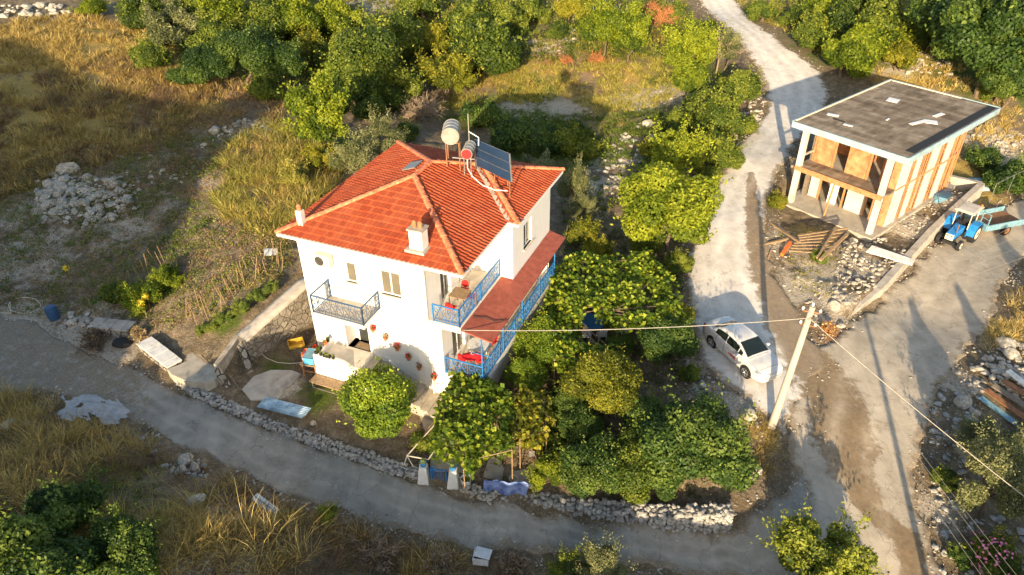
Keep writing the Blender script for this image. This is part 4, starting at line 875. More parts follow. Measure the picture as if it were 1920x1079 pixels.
for k, (a_, b_) in enumerate(((( 786,826,.05),(822,786,.25)),((793,830,.05),(829,792,.22)),((801,836,.05),(836,800,.2)))):
    o = MB().beam(tuple(un(*a_)), tuple(un(*b_)), .16, .04).build('wooden_board', 'wood', None); tag(o, 'long weathered board sloping beside the garden stairs', 'board', 'boards beside the stairs')
# yard things
sl = [un(x, y, .45)[:2] for x, y in ((455,735),(478,712),(510,700),(548,698),(565,703),(548,722),(532,733),(520,750),(470,752))]
o = MB().prism(sl, 0.0, [float(T(*q))+.06 for q in sl]).build('concrete_slab', 'concrete_light', None); tag(o, 'broken edged pale concrete slab in the yard beside the hearth', 'slab')
p_ = G(530, 768, .15); o_ = thing('corrugated_sheets', 'stack of blue corrugated roofing sheets lying beside the low yard wall', 'roofing sheets', p_, -.33)
for k in range(3):
    V = []; nx, ny = 56, 4
    for i in range(nx+1):
        for j in range(ny+1): yy = -.30+.60*i/nx; xx = -1.25+2.5*j/ny; V.append((xx+.06*k, yy+.05*k, .05+.05*k+.02*math.sin(yy*60)))
    link('sheet', np_mesh('sheet', V, [[i*(ny+1)+j, (i+1)*(ny+1)+j, (i+1)*(ny+1)+j+1, i*(ny+1)+j+1] for i in range(nx) for j in range(ny)]), 'tin', o_)
p_ = G(556, 648); o_ = thing('yellow_box', 'faded yellow open box lying in the yard beside the stone retaining wall', 'box', p_, .4)
b_ = MB(); b_.box(-.4, .4, -.25, .25, .0, .04); [b_.box(x, x+.03, -.25, .25, .04, .3) for x in (-.4, .37)]; b_.box(-.37, .37, .22, .25, .04, .3); b_.box(-.37, .37, -.25, -.22, .04, .2); b_.build('shell', 'yellow', o_)
p_ = G(579, 663); o_ = thing('printed_sack', 'crumpled white printed sack lying flat in the yard near the trestle table', 'sack', p_, .3)
V = [((i/8-.5)*.8, (j/8-.5)*.6, .05+.05*math.sin(i*1.7)*math.cos(j*1.3)) for i in range(9) for j in range(9)]; link('sack_body', np_mesh('sack_body', V, [[i*9+j, (i+1)*9+j, (i+1)*9+j+1, i*9+j+1] for i in range(8) for j in range(8)], True), 'paper', o_)
MB().box(-.22, .2, -.12, .12, .115, .12).build('blue_print', 'lightblue', o_)
p_ = G(590, 675); o = MB().prism([(-.5,-.2),(.35,-.25),(.6,.15),(-.1,.3)], 0, .04).build('plywood_offcut', 'wood', None); o.location = tuple(p_); tag(o, 'thin brown plywood offcut on the ground under the trestle table', 'board')
pts = [tuple(G(x, y, .05)) for x, y in ((487,660),(500,672),(520,680),(545,682),(570,680),(592,674))]; o = MB().tube(pts, .018, 5).build('garden_hose', 'cream', None); tag(o, 'thin pale hose looping over the yard from the retaining wall', 'hose')
pts = [tuple(G(46+30*math.cos(t), 573+15*math.sin(t), .06)) for t in np.linspace(-2.2, 3.6, 22)]+[tuple(G(20, 588, .05)), tuple(G(-30, 584, .05))]
o = MB().tube(pts, .025, 5).build('garden_hose', 'cream', None); tag(o, 'pale hose coiled in a wide loop on the gravel at the far left', 'hose')
p_ = G(103, 598); o_ = thing('blue_barrel', 'dark blue plastic barrel at the left end of the low stone wall', 'barrel', p_); MB().lathe((0,0,0), [(0,0),(.27,0),(.31,.2),(.31,.6),(.27,.8),(0,.8)], 18).build('barrel_body', 'navy', o_, smooth=True); MB().lathe((0,0,.8), [(.2,0),(.2,.03),(0,.03)], 14).build('lid', 'navy', o_)
p_ = G(229, 648); o = link('black_sack', ROCKSD[0].copy()); o.data.materials.clear(); o.data.materials.append(MT['black']); o.location = (p_[0], p_[1], p_[2]+.15); o.scale = (.6, .4, .3); tag(o, 'shiny black rubbish bag between the brush pile and the white garden wall', 'bag')
p_ = G(874, 905); o_ = thing('white_bucket', 'white paint bucket of earth standing against the right gate pillar', 'bucket', (p_[0], p_[1], -.85)); MB().lathe((0,0,0), [(0,0),(.19,0),(.24,.5),(.25,.5),(.22,.47),(.21,.40)], 18).build('bucket_body', 'white_plastic', o_, smooth=True); MB().lathe((0,0,.40), [(.21,0),(0,.02)], 14).build('soil', 'bark', o_)
p_ = G(963, 905); o_ = thing('round_pot', 'round pale pot on the ground behind the blue tarpaulin', 'plant pot', p_); MB().lathe((0,0,0), [(0,0),(.16,0),(.22,.28),(.18,.28),(.15,.1),(0,.1)], 14).build('pot', 'cream', o_, smooth=True)
p_ = G(990, 890); o = MB().lathe((0,0,0), [(0,.08),(.75,.08),(.8,0)], 22).build('well_cover', 'concrete', None); o.location = tuple(p_); tag(o, 'round grey concrete cover on the ground behind the blue tarpaulin', 'well cover')
o_ = thing('garden_shovel', 'upright shovel with a red brown handle standing in the orchard', 'shovel'); a_ = un(997,855,-.3); b_ = a_+[.05, .05, 1.75]; MB().cyl(tuple(a_+[0,0,.25]), tuple(b_), .03, 8).build('handle', 'rusty', o_); MB().prism([(a_[0]-.13,a_[1]),(a_[0]+.13,a_[1]),(a_[0]+.1,a_[1]+.04),(a_[0]-.1,a_[1]+.04)], a_[2]-.05, a_[2]+.3).build('blade', 'metal', o_)
# blue tarpaulin draped over the lane wall
V = []; A_ = un(908,905,-.45); B_ = un(995,912,-.45); C_ = un(983,940,-1.35); D_ = un(907,938,-1.35); n = 26
for i in range(n+1):
    for j in range(13):
        s, t = i/n, j/12; p = A_*(1-s)*(1-t)+B_*s*(1-t)+C_*s*t+D_*(1-s)*t; z = p[2]+.28*math.sin(math.pi*min(1, t*1.3))+.03*math.sin(s*31+t*3)+.04*math.sin(t*17+s*9); V.append((p[0], p[1]-.05*math.sin(s*14)-.1, z+.28-.1*t))
o = link('tarpaulin', np_mesh('tarpaulin', V, [[i*13+j, (i+1)*13+j, (i+1)*13+j+1, i*13+j+1] for i in range(n) for j in range(12)], True), 'tarp'); tag(o, 'blue and whitish tarpaulin draped over the wall at the lane, right of the gate', 'tarpaulin')
# plastic sheeting bottom left
V = []; n = 34; c0 = G(175, 775)
for i in range(n+1):
    for j in range(n+1):
        s, t = i/n*2-1, j/n*2-1; q = G(175+62*s+18*t*s+10*t, 775+27*t-6*s*s); V.append((q[0], q[1], float(T(q[0], q[1]))+.22+.18*float(hsh(np.array(q[0]), np.array(q[1]), .35, 41))+.35*(1-s*s)*(1-t*t)))
def ragged(i, j): 
    s, t = (i+.5)/n*2-1, (j+.5)/n*2-1; return s*s*.9+t*t+.5*math.sin(5*s+3*t)+.25*math.sin(13*s-7*t) < .95 and float(hsh(np.array(i*1.), np.array(j*1.), 3.1, 77)) > -.36
o = link('plastic_sheet', np_mesh('plastic_sheet', V, [[i*(n+1)+j, (i+1)*(n+1)+j, (i+1)*(n+1)+j+1, i*(n+1)+j+1] for i in range(n) for j in range(n) if ragged(i, j)], True), 'plastic'); tag(o, 'crumpled whitish plastic sheeting thrown over dry grass at the near edge of the lane', 'plastic sheet')
p_ = G(498, 946, .25); o_ = thing('white_board', 'dirty white board leaning on the near verge of the lane', 'board', p_, -.62); MB().obox((0,0,0), (1.35,.32,.05), (.25, .05, 0)).build('panel', 'white_dirty', o_); MB().obox((0,-.02,.04), (1.2,.05,.03), (.25, .05, 0)).build('batten', 'bluegrey', o_)
p_ = G(903, 1050, .1); o_ = thing('open_box', 'white box with its lid tilted open on the near verge of the lane', 'box', p_, -.15)
b_ = MB(); b_.box(-.32,-.29,-.28,.28,0,.4); b_.box(.29,.32,-.28,.28,0,.4); b_.box(-.29,.29,-.28,-.25,0,.4); b_.box(-.29,.29,.25,.28,0,.4); b_.build('box_walls', 'white_plastic', o_); MB().obox((.08,-.02,.5), (.66,.56,.04), (-.22,.1,-.08)).build('lid', 'white_plastic', o_); MB().box(-.29,.29,-.25,.25,.01,.12).build('contents', 'navy', o_)
p_ = G(508, 473, .12); o = MB().obox((0,0,0), (.75,.55,.06), (.2,.15,.3)).build('fallen_sheet', 'white_plastic', None); o.location = tuple(p_); tag(o, 'small white sheet lying on the garden soil near the left corner of the house', 'sheet')
# ================================================================== BUILDING UNDER CONSTRUCTION
b2 = thing('unfinished_building', 'two storey concrete shell with a flat roof, pale blue fascia and brick infill panels', 'building', (BO[0], BO[1], 0), BA)
# local: x along the front (a), y into depth (b)
RZ0, RZ1 = 6.18, 6.50; AW, BD = 7.75, 12.75
n = NT('flat_roof_screed'); co = n.coord('Object', (1, .35, 1)); co2 = n.coord(); c = n.ramp(n.noise(co, 1.6, 8, .7), [(.3, (.17, .125, .085)), (.5, (.30, .235, .165)), (.72, (.44, .36, .265))])
br = n.n('ShaderNodeTexBrick'); br.inputs['Scale'].default_value = 1; br.inputs['Brick Width'].default_value = 2.4; br.inputs['Row Height'].default_value = .5; br.inputs['Mortar Size'].default_value = .012; br.inputs['Color1'].default_value = (1, 1, 1, 1); br.inputs['Color2'].default_value = (.55, .53, .5, 1); br.inputs['Mortar'].default_value = (.5, .5, .5, 1)
n.l(co2, br.inputs['Vector']); c = n.mix(1., c, br.outputs['Color'], 'MULTIPLY'); c = n.mix(n.ramp(n.noise(co2, .9, 8, .75), [(.5, 0), (.7, .6)]), c, (.05, .045, .035)); n.l(c, n.b.inputs['Base Color']); n.bump(n.noise(co2, 4, 6), .6, .03); MT['roof2'] = n.done(.95, .15)
rf = MB().box(0.02, AW-.02, .02, BD-.02, RZ0, RZ1).build('roof_slab', 'roof2', b2)
fa = MB(); fa.box(0, AW, -.06, .02, RZ0-.05, RZ1+.03); fa.box(AW-.02, AW+.06, 0.021, BD-.02, RZ0-.05, RZ1+.03); fa.box(-.06, .02, .021, BD-.02, RZ0, RZ1+.05); fa.box(0, AW, BD-.02, BD+.06, RZ0, RZ1+.05); fa.build('fascia', 'paleblue', rf)
b_ = MB(); b_.box(.03, .12, .3, BD-.1, RZ1, RZ1+.07); b_.box(.2, 5.2, BD-.14, BD-.03, RZ1, RZ1+.06); b_.build('parapet_strip', 'cream', rf)
MB().box(7.05, 7.62, 1.0, 12.6, RZ1, RZ1+.012).build('dark_strip', 'black', rf)  # flat black strip along the right edge of the roof slab
GZ = .20
sl_ = MB().box(-.3, 6.75, .9, 13.0, -.9, GZ).build('ground_slab', 'concrete', b2)
for (x, y) in ((.35, 1.45), (6.25, 1.5)): MB().box(x-.17, x+.17, y-.17, y+.17, GZ, RZ0).build('column', 'b2white', b2)
MB().cyl((3.1, 1.2, GZ), (3.1, 1.55, 2.85), .075, 8).build('timber_prop', 'wood_orange', b2)
FB = 2.95
MB().box(.15, 6.45, 1.35, FB+.0, 2.82, 2.98).build('balcony_slab', 'roof2', b2); 
b_ = MB(); b_.box(.15, 6.45, 1.27, 1.348, 2.70, 3.05); b_.build('slab_edge', 'wood_orange', b2)
MB().box(.18, 6.44, FB+.01, 12.3, 2.80, 2.97).build('upper_floor', 'concrete_light', b2)
# upper front: brick panels between studs
for x0, x1 in ((.55, 1.85), (3.0, 4.35), ): MB().box(x0, x1, FB-.05, FB+.12, 2.99, RZ0-.02).build('brick_panel', 'brickpanel', b2)
for x in (.45, 1.95, 2.95, 4.45, 5.45, 5.65): MB().beam((x, FB, 2.99), (x, FB, RZ0-.02), .12).build('stud', 'wood_orange', b2)
MB().box(5.15, 5.4, FB+.3, FB+.45, 2.99, RZ0-.02).build('brick_panel', 'brickpanel', b2)
MB().box(.9, 1.9, 5.5, 5.65, 2.99, RZ0-.02).build('inner_partition', 'brickpanel', b2); MB().box(3.2, 3.35, 4.4, 8.5, 2.99, RZ0-.02).build('inner_partition', 'brickpanel', b2); MB().box(.3, 6.3, 9.0, 9.15, 2.99, RZ0-.02).build('inner_partition', 'concrete', b2)
# ground floor front
for x0, x1, m in ((.5, 1.2, 'b2white'), (2.0, 2.6, 'white'), (3.3, 4.6, 'b2white'), (5.5, 5.85, 'b2white')): MB().box(x0, x1, FB+.4, FB+.55, GZ, 2.80).build('wall_panel', m, b2)
for x in (1.3, 3.1, 4.7, 5.2): MB().beam((x, FB+.35, GZ), (x, FB+.35, 2.8), .11).build('stud', 'wood_orange', b2)
MB().box(.3, 6.3, 7.0, 7.15, GZ, 2.80).build('inner_partition', 'concrete', b2)
for px_, py_ in ((.4, 4.5), (.4, 8.4), (.4, 12.2), (3.3, 12.2), (3.3, 8.4)): MB().box(px_-.15, px_+.15, py_-.15, py_+.15, GZ, RZ0).build('column', 'b2white', b2)
# right side: white concrete bays with timber forms
SX = 6.46
b_ = []
bays = [(3.05, 4.35), (5.0, 5.75), (7.1, 8.3), (9.5, 10.35)]
for y0, y1 in bays: MB().box(SX-.05, SX+.02, y0, y1, GZ, RZ0-.01).build('wall_panel', 'b2white', b2)
for y in (4.55, 4.85, 5.95, 6.25, 6.6, 6.95, 8.45, 8.8, 9.2, 10.5, 10.9, 11.3, 11.75, 12.1): MB().box(SX-.005, SX+.045, y-.045, y+.045, GZ, RZ0-.01).build('stud', 'wood_orange', b2)
MB().box(SX-.12, SX-.10, 4.4, 4.98, 1.2, 2.9).build('backing_board', 'wood_grey', b2)
MB().box(SX-.10, SX+.03, 3.05, 12.25, 2.85, 3.0).build('side_beam', 'wood_orange', b2)
MB().box(.2, .34, 3.0, 12.2, GZ, RZ0-.01).build('left_wall', 'wood_grey', b2); MB().box(.36, 6.3, 12.2, 12.34, GZ, RZ0-.01).build('back_wall', 'brickpanel', b2)
MB().box(5.95, 6.42, 3.0, 3.12, GZ, RZ0-.01).build('wall_panel', 'brickpanel', b2)
MB().box(.33, .45, 1.6, 3.0, 3.7, 3.8).build('side_beam', 'concrete', b2); MB().beam((.0, 1.2, 2.9), (-.9, 3.5, 2.5), .16).build('side_beam', 'wood_grey', b2)
# loose sheets on the roof
for k, (x, y, sx, sy, rz, lab) in enumerate([(2.35, 8.6, .75, .75, .2, 'white square sheet near the back of the flat roof'), (5.7, 8.2, .3, .95, -.15, 'narrow white sheet near the right edge of the flat roof'), (5.45, 5.9, .3, 1.4, -.25, 'long white strip on the flat roof under the folded sheet'), (5.95, 6.6, .75, .6, .5, 'folded white sheet touching the long strip on the flat roof'),
      (1.15, 2.9, .75, .35, .35, 'white board near the front left corner of the flat roof'), (2.75, 2.0, .6, .22, .2, 'small white strip near the front edge of the flat roof'), (3.9, 4.9, .12, .4, .1, 'tiny white scrap in the middle of the flat roof')]):
    p = bp2(x, y); o = MB().obox((0, 0, 0), (sx, sy, .03)).build('loose_sheet', 'white_plastic', None); o.location = (p[0], p[1], RZ1+.05); o.rotation_euler = (.02, .02, BA+rz); tag(o, lab, 'sheet', 'loose sheets on the flat roof')
p = bp2(1.5, 2.35); q = bp2(2.3, 2.35); o = MB().beam((*p, RZ1+.04), (*q, RZ1+.04), .07).build('dark_bar', 'black', None); tag(o, 'short black bar on the flat roof beside the front left white board', 'bar')
# terrace retaining wall along the right road
tw = [un(1582,590,-.2)[:2], un(1612,568,-.1)[:2], un(1648,542,-.1)[:2], un(1745,438,-.1)[:2], un(1790,395,.0)[:2], un(1838,352,.0)[:2]]
t_ = thing('terrace_wall', 'pale plastered retaining wall along the right road below the building site', 'retaining wall')
for k, (a_, b__) in enumerate(zip(tw[:-1], tw[1:])):
    wallseg(a_, b__, -2.2, ((-.55, -.1, .1, .25, .35)[k], (-.1, .1, .25, .35, .4)[k]), .42, 'concrete_light', t_, 'wall_section')
cb = bp2(7.0, 13.6); wallseg(tw[-1], tw[-1]+np.array([-3.0, 2.2]), -2.2, (.4, .4), .35, 'concrete_light', t_, 'wall_section')
# debris: fallen pergola lattice, beams
lat = thing('collapsed_lattice', 'collapsed timber lattice roof lying dark on rubble below the building site', 'timber lattice')
c4 = [un(1496,442,.75), un(1590,428,1.0), un(1560,476,.75), un(1480,470,.55)]
for k in range(7):
    t = k/6; a_ = c4[0]*(1-t)+c4[3]*t; b__ = c4[1]*(1-t)+c4[2]*t; MB().beam(tuple(a_), tuple(b__), .13, .06).build('slat', 'wood', lat)
for k in (.02, .35, .7, 1.0): a_ = c4[0]*(1-k)+c4[1]*k-[0, 0, .1]; b__ = c4[3]*(1-k)+c4[2]*k-[0, 0, .1]; MB().beam(tuple(a_), tuple(b__), .10).build('rafter', 'wood_grey', lat)
for k, (a_, b__, wd, m, lab) in enumerate([((1434,412,.6),(1500,455,.9),.13,'wood','long beam jutting left over the collapsed lattice'), ((1422,462,.55),(1478,448,.7),.14,'wood','pale beam lying left of the collapsed lattice near the track'), ((1532,484,.85),(1567,428,1.1),.11,'wood','thin pole resting across the middle of the lattice'),
     ((1538,488,.75),(1588,440,1.0),.17,'wood','thick beam along the right side of the lattice'), ((1570,486,.4),(1600,450,.6),.09,'wood_grey','grey stick in the weeds right of the lattice'), ((1466,478,.6),(1482,455,.7),.2,'orange','orange stained board at the left foot of the lattice'), ((1428,418,.5),(1466,408,.6),.1,'wood_grey','grey stick by the bush at the track edge'), ((1440,487,.4),(1446,470,.6),.1,'wood','short stick standing left of the lattice')]):
    o = MB().beam(tuple(un(*a_)), tuple(un(*b__)), wd).build('timber_beam', m, None); tag(o, lab, 'beam')
p_ = un(1668, 475, .35); o = MB().prism([(-1.5,-.3),(1.2,-.9),(1.5,-.3),(-1.0,.5)], -.03, .03).build('concrete_sheet', 'white_dirty', None); o.location = tuple(p_); o.rotation_euler = (.1, .1, -.2); tag(o, 'large pale broken sheet on rubble beside the front column of the building site', 'sheet')
for (x, y, lab) in ((1620, 398, 'dark heap of rags on the terrace beside the right side wall'), ): pass
o = link('tarp_heap', ROCKSD[1].copy()); o.data.materials.clear(); o.data.materials.append(MT['bluegrey']); p_ = un(1762, 368, .15); o.location = tuple(p_); o.scale = (1.5, .8, .28); o.rotation_euler = (0, 0, .9); tag(o, 'dark grey crumpled heap on the terrace beside the rear right wall', 'heap')
o = link('plastic_heap', ROCKS[1].copy()); o.data.materials.clear(); o.data.materials.append(MT['tin']); p_ = G(1835, 347); o.location = tuple(p_); o.scale = (1.5, 1.0, .4); tag(o, 'pale blue heap of plastic sheeting at the rear corner of the terrace', 'plastic heap')
# white rail at the far right
fr_ = thing('pipe_railing', 'white pipe railing climbing at the far right edge above the tractor', 'railing'); q_ = [un(1868,345,1.2), un(1925,318,1.4)]; MB().cyl(tuple(q_[0]), tuple(q_[1]), .022, 6).build('rail', 'metal', fr_)
for t in (.02, .6): p_ = q_[0]*(1-t)+q_[1]*t; MB().cyl((p_[0], p_[1], p_[2]-1.5), tuple(p_), .02, 6).build('post', 'metal', fr_)
# ================================================================== CAR
def catmull(P, n):
    """P (k,...) control rows -> n samples through them, clamped ends"""
    P = np.asarray(P, float); k = len(P); t = np.linspace(0, k-1, n); i = np.clip(t.astype(int), 0, k-2); f = (t-i).reshape((-1,)+(1,)*(P.ndim-1))
    g = lambda j: P[np.clip(j, 0, k-1)]; p0, p1, p2, p3 = g(i-1), g(i), g(i+1), g(i+2)
    return .5*((2*p1)+(-p0+p2)*f+(2*p0-5*p1+4*p2-p3)*f*f+(-p0+3*p1-3*p2+p3)*f**3)
CX_ = np.array([-2.33,-2.27,-2.0,-1.60,-1.05,-.40,.25,.80,1.28,1.75,2.12,2.28,2.34])
top = np.array([.62,.96,1.07,1.11,1.385,1.49,1.455,1.22,1.01,.93,.80,.66,.45]); Wd = np.array([.60,.76,.86,.895,.905,.905,.905,.90,.895,.87,.78,.66,.52])
belt = np.array([.60,.90,.97,.985,.975,.955,.935,.925,.93,.86,.75,.62,.44]); wr = np.array([.50,.62,.66,.64,.59,.60,.61,.66,.74,.72,.62,.52,.42])
rows = []
for x, t_, W_, b_, r_ in zip(CX_, top, Wd, belt, wr):
    rows.append([(x, 0, t_), (x, r_*.55, t_-.008), (x, r_, max(b_+.01, t_-.05)), (x, W_*.93, b_), (x, W_, min(.66, b_-.05)), (x, W_*.99, .42), (x, W_*.95, .24), (x, W_*.55, .18), (x, 0, .18)])
NX, NT_ = 121, 65
SURF = catmull(np.swapaxes(catmull(np.array(rows), NX), 0, 1), NT_)   # (NT,NX,3)
def surf_patch(i0, i1, j0, j1, off=0.0, mirror=True):
    S = SURF[i0:i1+1, j0:j1+1]; du = np.gradient(S, axis=0); dv = np.gradient(S, axis=1); nn_ = np.cross(dv, du); nn_ /= np.linalg.norm(nn_, axis=2, keepdims=True)+1e-9
    if nn_[..., 1].mean()+nn_[..., 2].mean() < 0: nn_ = -nn_
    Q = S+nn_*off; a_, b__ = Q.shape[:2]; ix = np.arange(a_*b__).reshape(a_, b__); Fq = np.stack([ix[:-1, :-1], ix[:-1, 1:], ix[1:, 1:], ix[1:, :-1]], -1).reshape(-1, 4)
    V = Q.reshape(-1, 3); v = V[Fq[0]]; c_ = np.cross(v[1]-v[0], v[2]-v[0])
    if c_@nn_.reshape(-1, 3)[Fq[0, 0]] < 0: Fq = Fq[:, ::-1]
    if mirror: V2 = V*[1, -1, 1]; Fq = np.vstack([Fq, Fq[:, ::-1]+len(V)]); V = np.vstack([V, V2])
    return V, Fq
def jx(x): return int(np.argmin(np.abs(SURF[0, :, 0]-x)))
def it(t): return int(round(t/8*(NT_-1)))
rw_ = un(1334, 648, .05); fw_ = un(1398, 705, .05); hd = (fw_-rw_)[:2]; hd /= np.hypot(*hd); lf = np.array([-hd[1], hd[0]]); cc = (rw_+fw_)[:2]/2+lf*.80
cz = float(Tbase(*cc))+.05
car = thing('parked_car', 'white four door saloon car parked on the pale gravel track', 'car', (cc[0], cc[1], cz), math.atan2(hd[1], hd[0]))
V, Fq = surf_patch(0, NT_-1, 0, NX-1); me = np_mesh('body', V, Fq, True); bm = bmesh.new(); bm.from_mesh(me); bmesh.ops.remove_doubles(bm, verts=bm.verts[:], dist=.002)
for x in (SURF[0, 0, 0], SURF[0, -1, 0]): bmesh.ops.holes_fill(bm, edges=[e for e in bm.edges if e.is_boundary], sides=0)
bmesh.ops.recalc_face_normals(bm, faces=bm.faces[:]); bm.to_mesh(me); bm.free(); body = link('body', me, 'car', car)
link('windscreen', np_mesh('windscreen', *surf_patch(0, it(1.85), jx(.36), jx(1.13), .006), True), 'carglass', car)
link('rear_window', np_mesh('rear_window', *surf_patch(0, it(1.8), jx(-1.62), jx(-1.10), .006), True), 'carglass', car)
for sgn in (1, -1):
    for a_, b__ in ((-1.20, -.42), (-.34, .52), (.58, .86)):
        V, Fq = surf_patch(it(2.22), it(2.90), jx(a_), jx(b__), .006, False)
        if a_ < -1: V[:, 2] = np.minimum(V[:, 2], 9)
        if sgn < 0: V = V*[1, -1, 1]; Fq = Fq[:, ::-1]
        link('side_window', np_mesh('side_window', V, Fq, True), 'carglass', car)
    # door seams and handles
    for x in (-1.02, -.38, .72):
        j = jx(x); s_ = SURF[it(2.95):it(6.0):2, j]; MB().tube([(p[0], sgn*(p[1]+.002), p[2]) for p in s_], .010, 4).build('door_seam', 'black', car)
    for x in (-.62, .22): MB().box(x-.08, x+.08, min(sgn*.895, sgn*.925), max(sgn*.895, sgn*.925), .80, .825).build('door_handle', 'car', car)
    m_ = MB().obox((.72, sgn*1.0, .98), (.14, .20, .13)).build('mirror', 'car', car, bevel=.03)
    for x in (1.37, -1.32):
        MB().cyl((x, sgn*.70, .335), (x, sgn*.905, .335), .385, 28).build('wheel_arch', 'black', car)
        wh = MB().cyl((x, sgn*.72, .315), (x, sgn*.925, .315), .315, 28).build('wheel', 'black', car)
        rim = MB(); rim.cyl((x, sgn*.926, .315), (x, sgn*.930, .315), .06, 12)
        for k in range(5):
            a_ = 2*math.pi*k/5; rim.beam((x+.05*math.cos(a_), sgn*.928, .315+.05*math.sin(a_)), (x+.20*math.cos(a_), sgn*.928, .315+.20*math.sin(a_)), .05, .05)
        for k in range(16): a_, a2 = 2*math.pi*k/16, 2*math.pi*(k+1)/16; rim.beam((x+.21*math.cos(a_), sgn*.928, .315+.21*math.sin(a_)), (x+.21*math.cos(a2), sgn*.928, .315+.21*math.sin(a2)), .025)
        rim.build('rim', 'chrome', wh)
    hl = surf_patch(it(2.6), it(3.7), jx(1.93), jx(2.20), .007, False); V = hl[0]*[1, sgn, 1]; link('headlight', np_mesh('headlight', V, hl[1] if sgn > 0 else hl[1][:, ::-1], True), 'chrome', car)
    tl = surf_patch(it(2.7), it(4.0), jx(-2.31), jx(-2.10), .007, False); V = tl[0]*[1, sgn, 1]; link('tail_light', np_mesh('tail_light', V, tl[1] if sgn > 0 else tl[1][:, ::-1], True), 'red', car)
for zz_ in (1.22, 2.02):
    j = jx(zz_); MB().tube([(p[0], sg*p[1], p[2]+.001) for sg, rng_ in ((-1, range(it(1.9), -1, -4)), (1, range(0, it(1.9)+1, 4))) for p in [SURF[k, j] for k in rng_]], .008, 4).build('bonnet_seam', 'black', car)
MB().box(2.26, 2.335, -.5, .5, .30, .42).build('lower_grille', 'black', car); MB().box(2.20, 2.30, -.32, .32, .60, .66).build('grille', 'chrome', car)
MB().box(2.33, 2.36, -.26, .26, .46, .56).build('number_plate', 'white_plastic', car)
MB().cyl((-.95, 0, 1.40), (-1.08, 0, 1.52), .012, 5).build('aerial', 'black', car)
MB().box(-.15, .75, -.60, .60, .60, .86).build('interior', 'black', car)
# red lettering sticker on the right front door (blurred red words on the photograph)
stk = MB(); x0 = .02
for k, wl_ in enumerate((.10, .09, .11, .08, .10, .09)): 
    stk.box(x0, x0+wl_*.72, -.9145, -.909, .55, .66); x0 += wl_
stk.build('door_lettering', 'red', car); MB().box(0, .62, -.9145, -.909, .515, .53).build('door_lettering', 'red', car)
# ================================================================== TRACTOR AND TRAILER
zt = -1.12; f1 = un(1783, 470, zt); r1 = un(1813, 452, zt); 
fc = (un(1743, 459, zt)+f1)[:2]/2; hd = np.array([-.76, -.65]); hd /= np.hypot(*hd)
tx, ty = fc-hd*1.0+np.array([.25,-.3]); zt = float(Tbase(tx, ty))+.05
tr_ = thing('blue_tractor', 'blue farm tractor with a cream canopy parked beside the terrace wall', 'tractor', (tx, ty, zt), math.atan2(hd[1], hd[0]))
def wheel(par, x, y, r, wdt, rimm='cream'):
    w_ = MB().cyl((x, y-wdt/2, r), (x, y+wdt/2, r), r, 24).build('wheel', 'black', par, bevel=.03)
    lg = MB()
    for k in range(18):
        a_ = 2*math.pi*k/18; lg.obox((x+r*math.cos(a_), y, r+r*math.sin(a_)), (.05, wdt*.9, .07), (0, -a_, .25 if k % 2 else -.25))
    if r > .5: lg.build('tread', 'black', w_)
    s = 1 if y > 0 else -1
    MB().cyl((x, y+s*(wdt/2-.02), r), (x, y+s*(wdt/2+.015), r), r*.58, 20).build('rim', rimm, w_); MB().cyl((x, y+s*wdt/2, r), (x, y+s*(wdt/2+.05), r), r*.16, 10).build('hub', 'rusty', w_)
for s in (1, -1): wheel(tr_, 1.0, s*.66, .36, .20); wheel(tr_, -.85, s*.78, .68, .38)
b_ = MB(); b_.add([(-.15,-.30,.72),(1.35,-.26,.66),(1.35,.26,.66),(-.15,.30,.72),(-.15,-.32,1.28),(1.32,-.27,1.12),(1.32,.27,1.12),(-.15,.32,1.28)], [(0,3,2,1),(4,5,6,7),(0,1,5,4),(1,2,6,5),(2,3,7,6),(3,0,4,7)]); b_.build('bonnet', 'tractor', tr_, bevel=.05)
gr = MB().box(1.33, 1.39, -.25, .25, .68, 1.08).build('grille', 'cream', tr_)
for s in (1, -1): MB().cyl((1.385, s*.14, .98), (1.42, s*.14, .98), .075, 12).build('headlight', 'chrome', gr)
MB().box(-1.3, 1.3, -.18, .18, .42, .70).build('chassis', 'black', tr_); MB().box(.9, 1.1, -.62, .62, .30, .44).build('front_axle', 'black', tr_); MB().box(1.38, 1.5, -.3, .3, .42, .62).build('front_weight', 'black', tr_)
for s in (1, -1):
    fe = MB(); pr_ = [(-1.55, .95), (-1.35, 1.30), (-.95, 1.45), (-.45, 1.40), (-.10, 1.10), (0.0, .75)]
    for (a_, za), (b__, zb) in zip(pr_[:-1], pr_[1:]): fe.add([(a_, s*.50, za), (b__, s*.50, zb), (b__, s*1.0, zb), (a_, s*1.0, za), (a_, s*.50, za-.04), (b__, s*.50, zb-.04), (b__, s*1.0, zb-.04), (a_, s*1.0, za-.04)], [(0,1,2,3),(7,6,5,4),(0,4,5,1),(3,2,6,7),(0,3,7,4),(1,5,6,2)])
    fe.build('fender', 'tractor', tr_)
    MB().prism([(-1.5, s*.47), (-.1, s*.47), (-.1, s*.51), (-1.5, s*.51)], .55, [.9, 1.1, 1.1, .9] if s > 0 else [.9, 1.1, 1.1, .9]).build('fender_side', 'tractor', tr_)
    for x in (-1.35, -.05): MB().beam((x, s*.48, 1.1), (x*.95, s*.48, 2.26), .045).build('canopy_post', 'cream', tr_)
MB().box(-1.55, .15, -.62, .62, 2.26, 2.32).build('canopy', 'cream', tr_, bevel=.025); MB().box(-1.40, .0, -.50, .50, 2.32, 2.35).build('canopy_top', 'b2white', tr_)
MB().box(-.95, -.55, -.22, .22, .95, 1.05).build('seat', 'black', tr_); MB().box(-1.05, -.95, -.22, .22, .95, 1.45).build('seat_back', 'black', tr_)
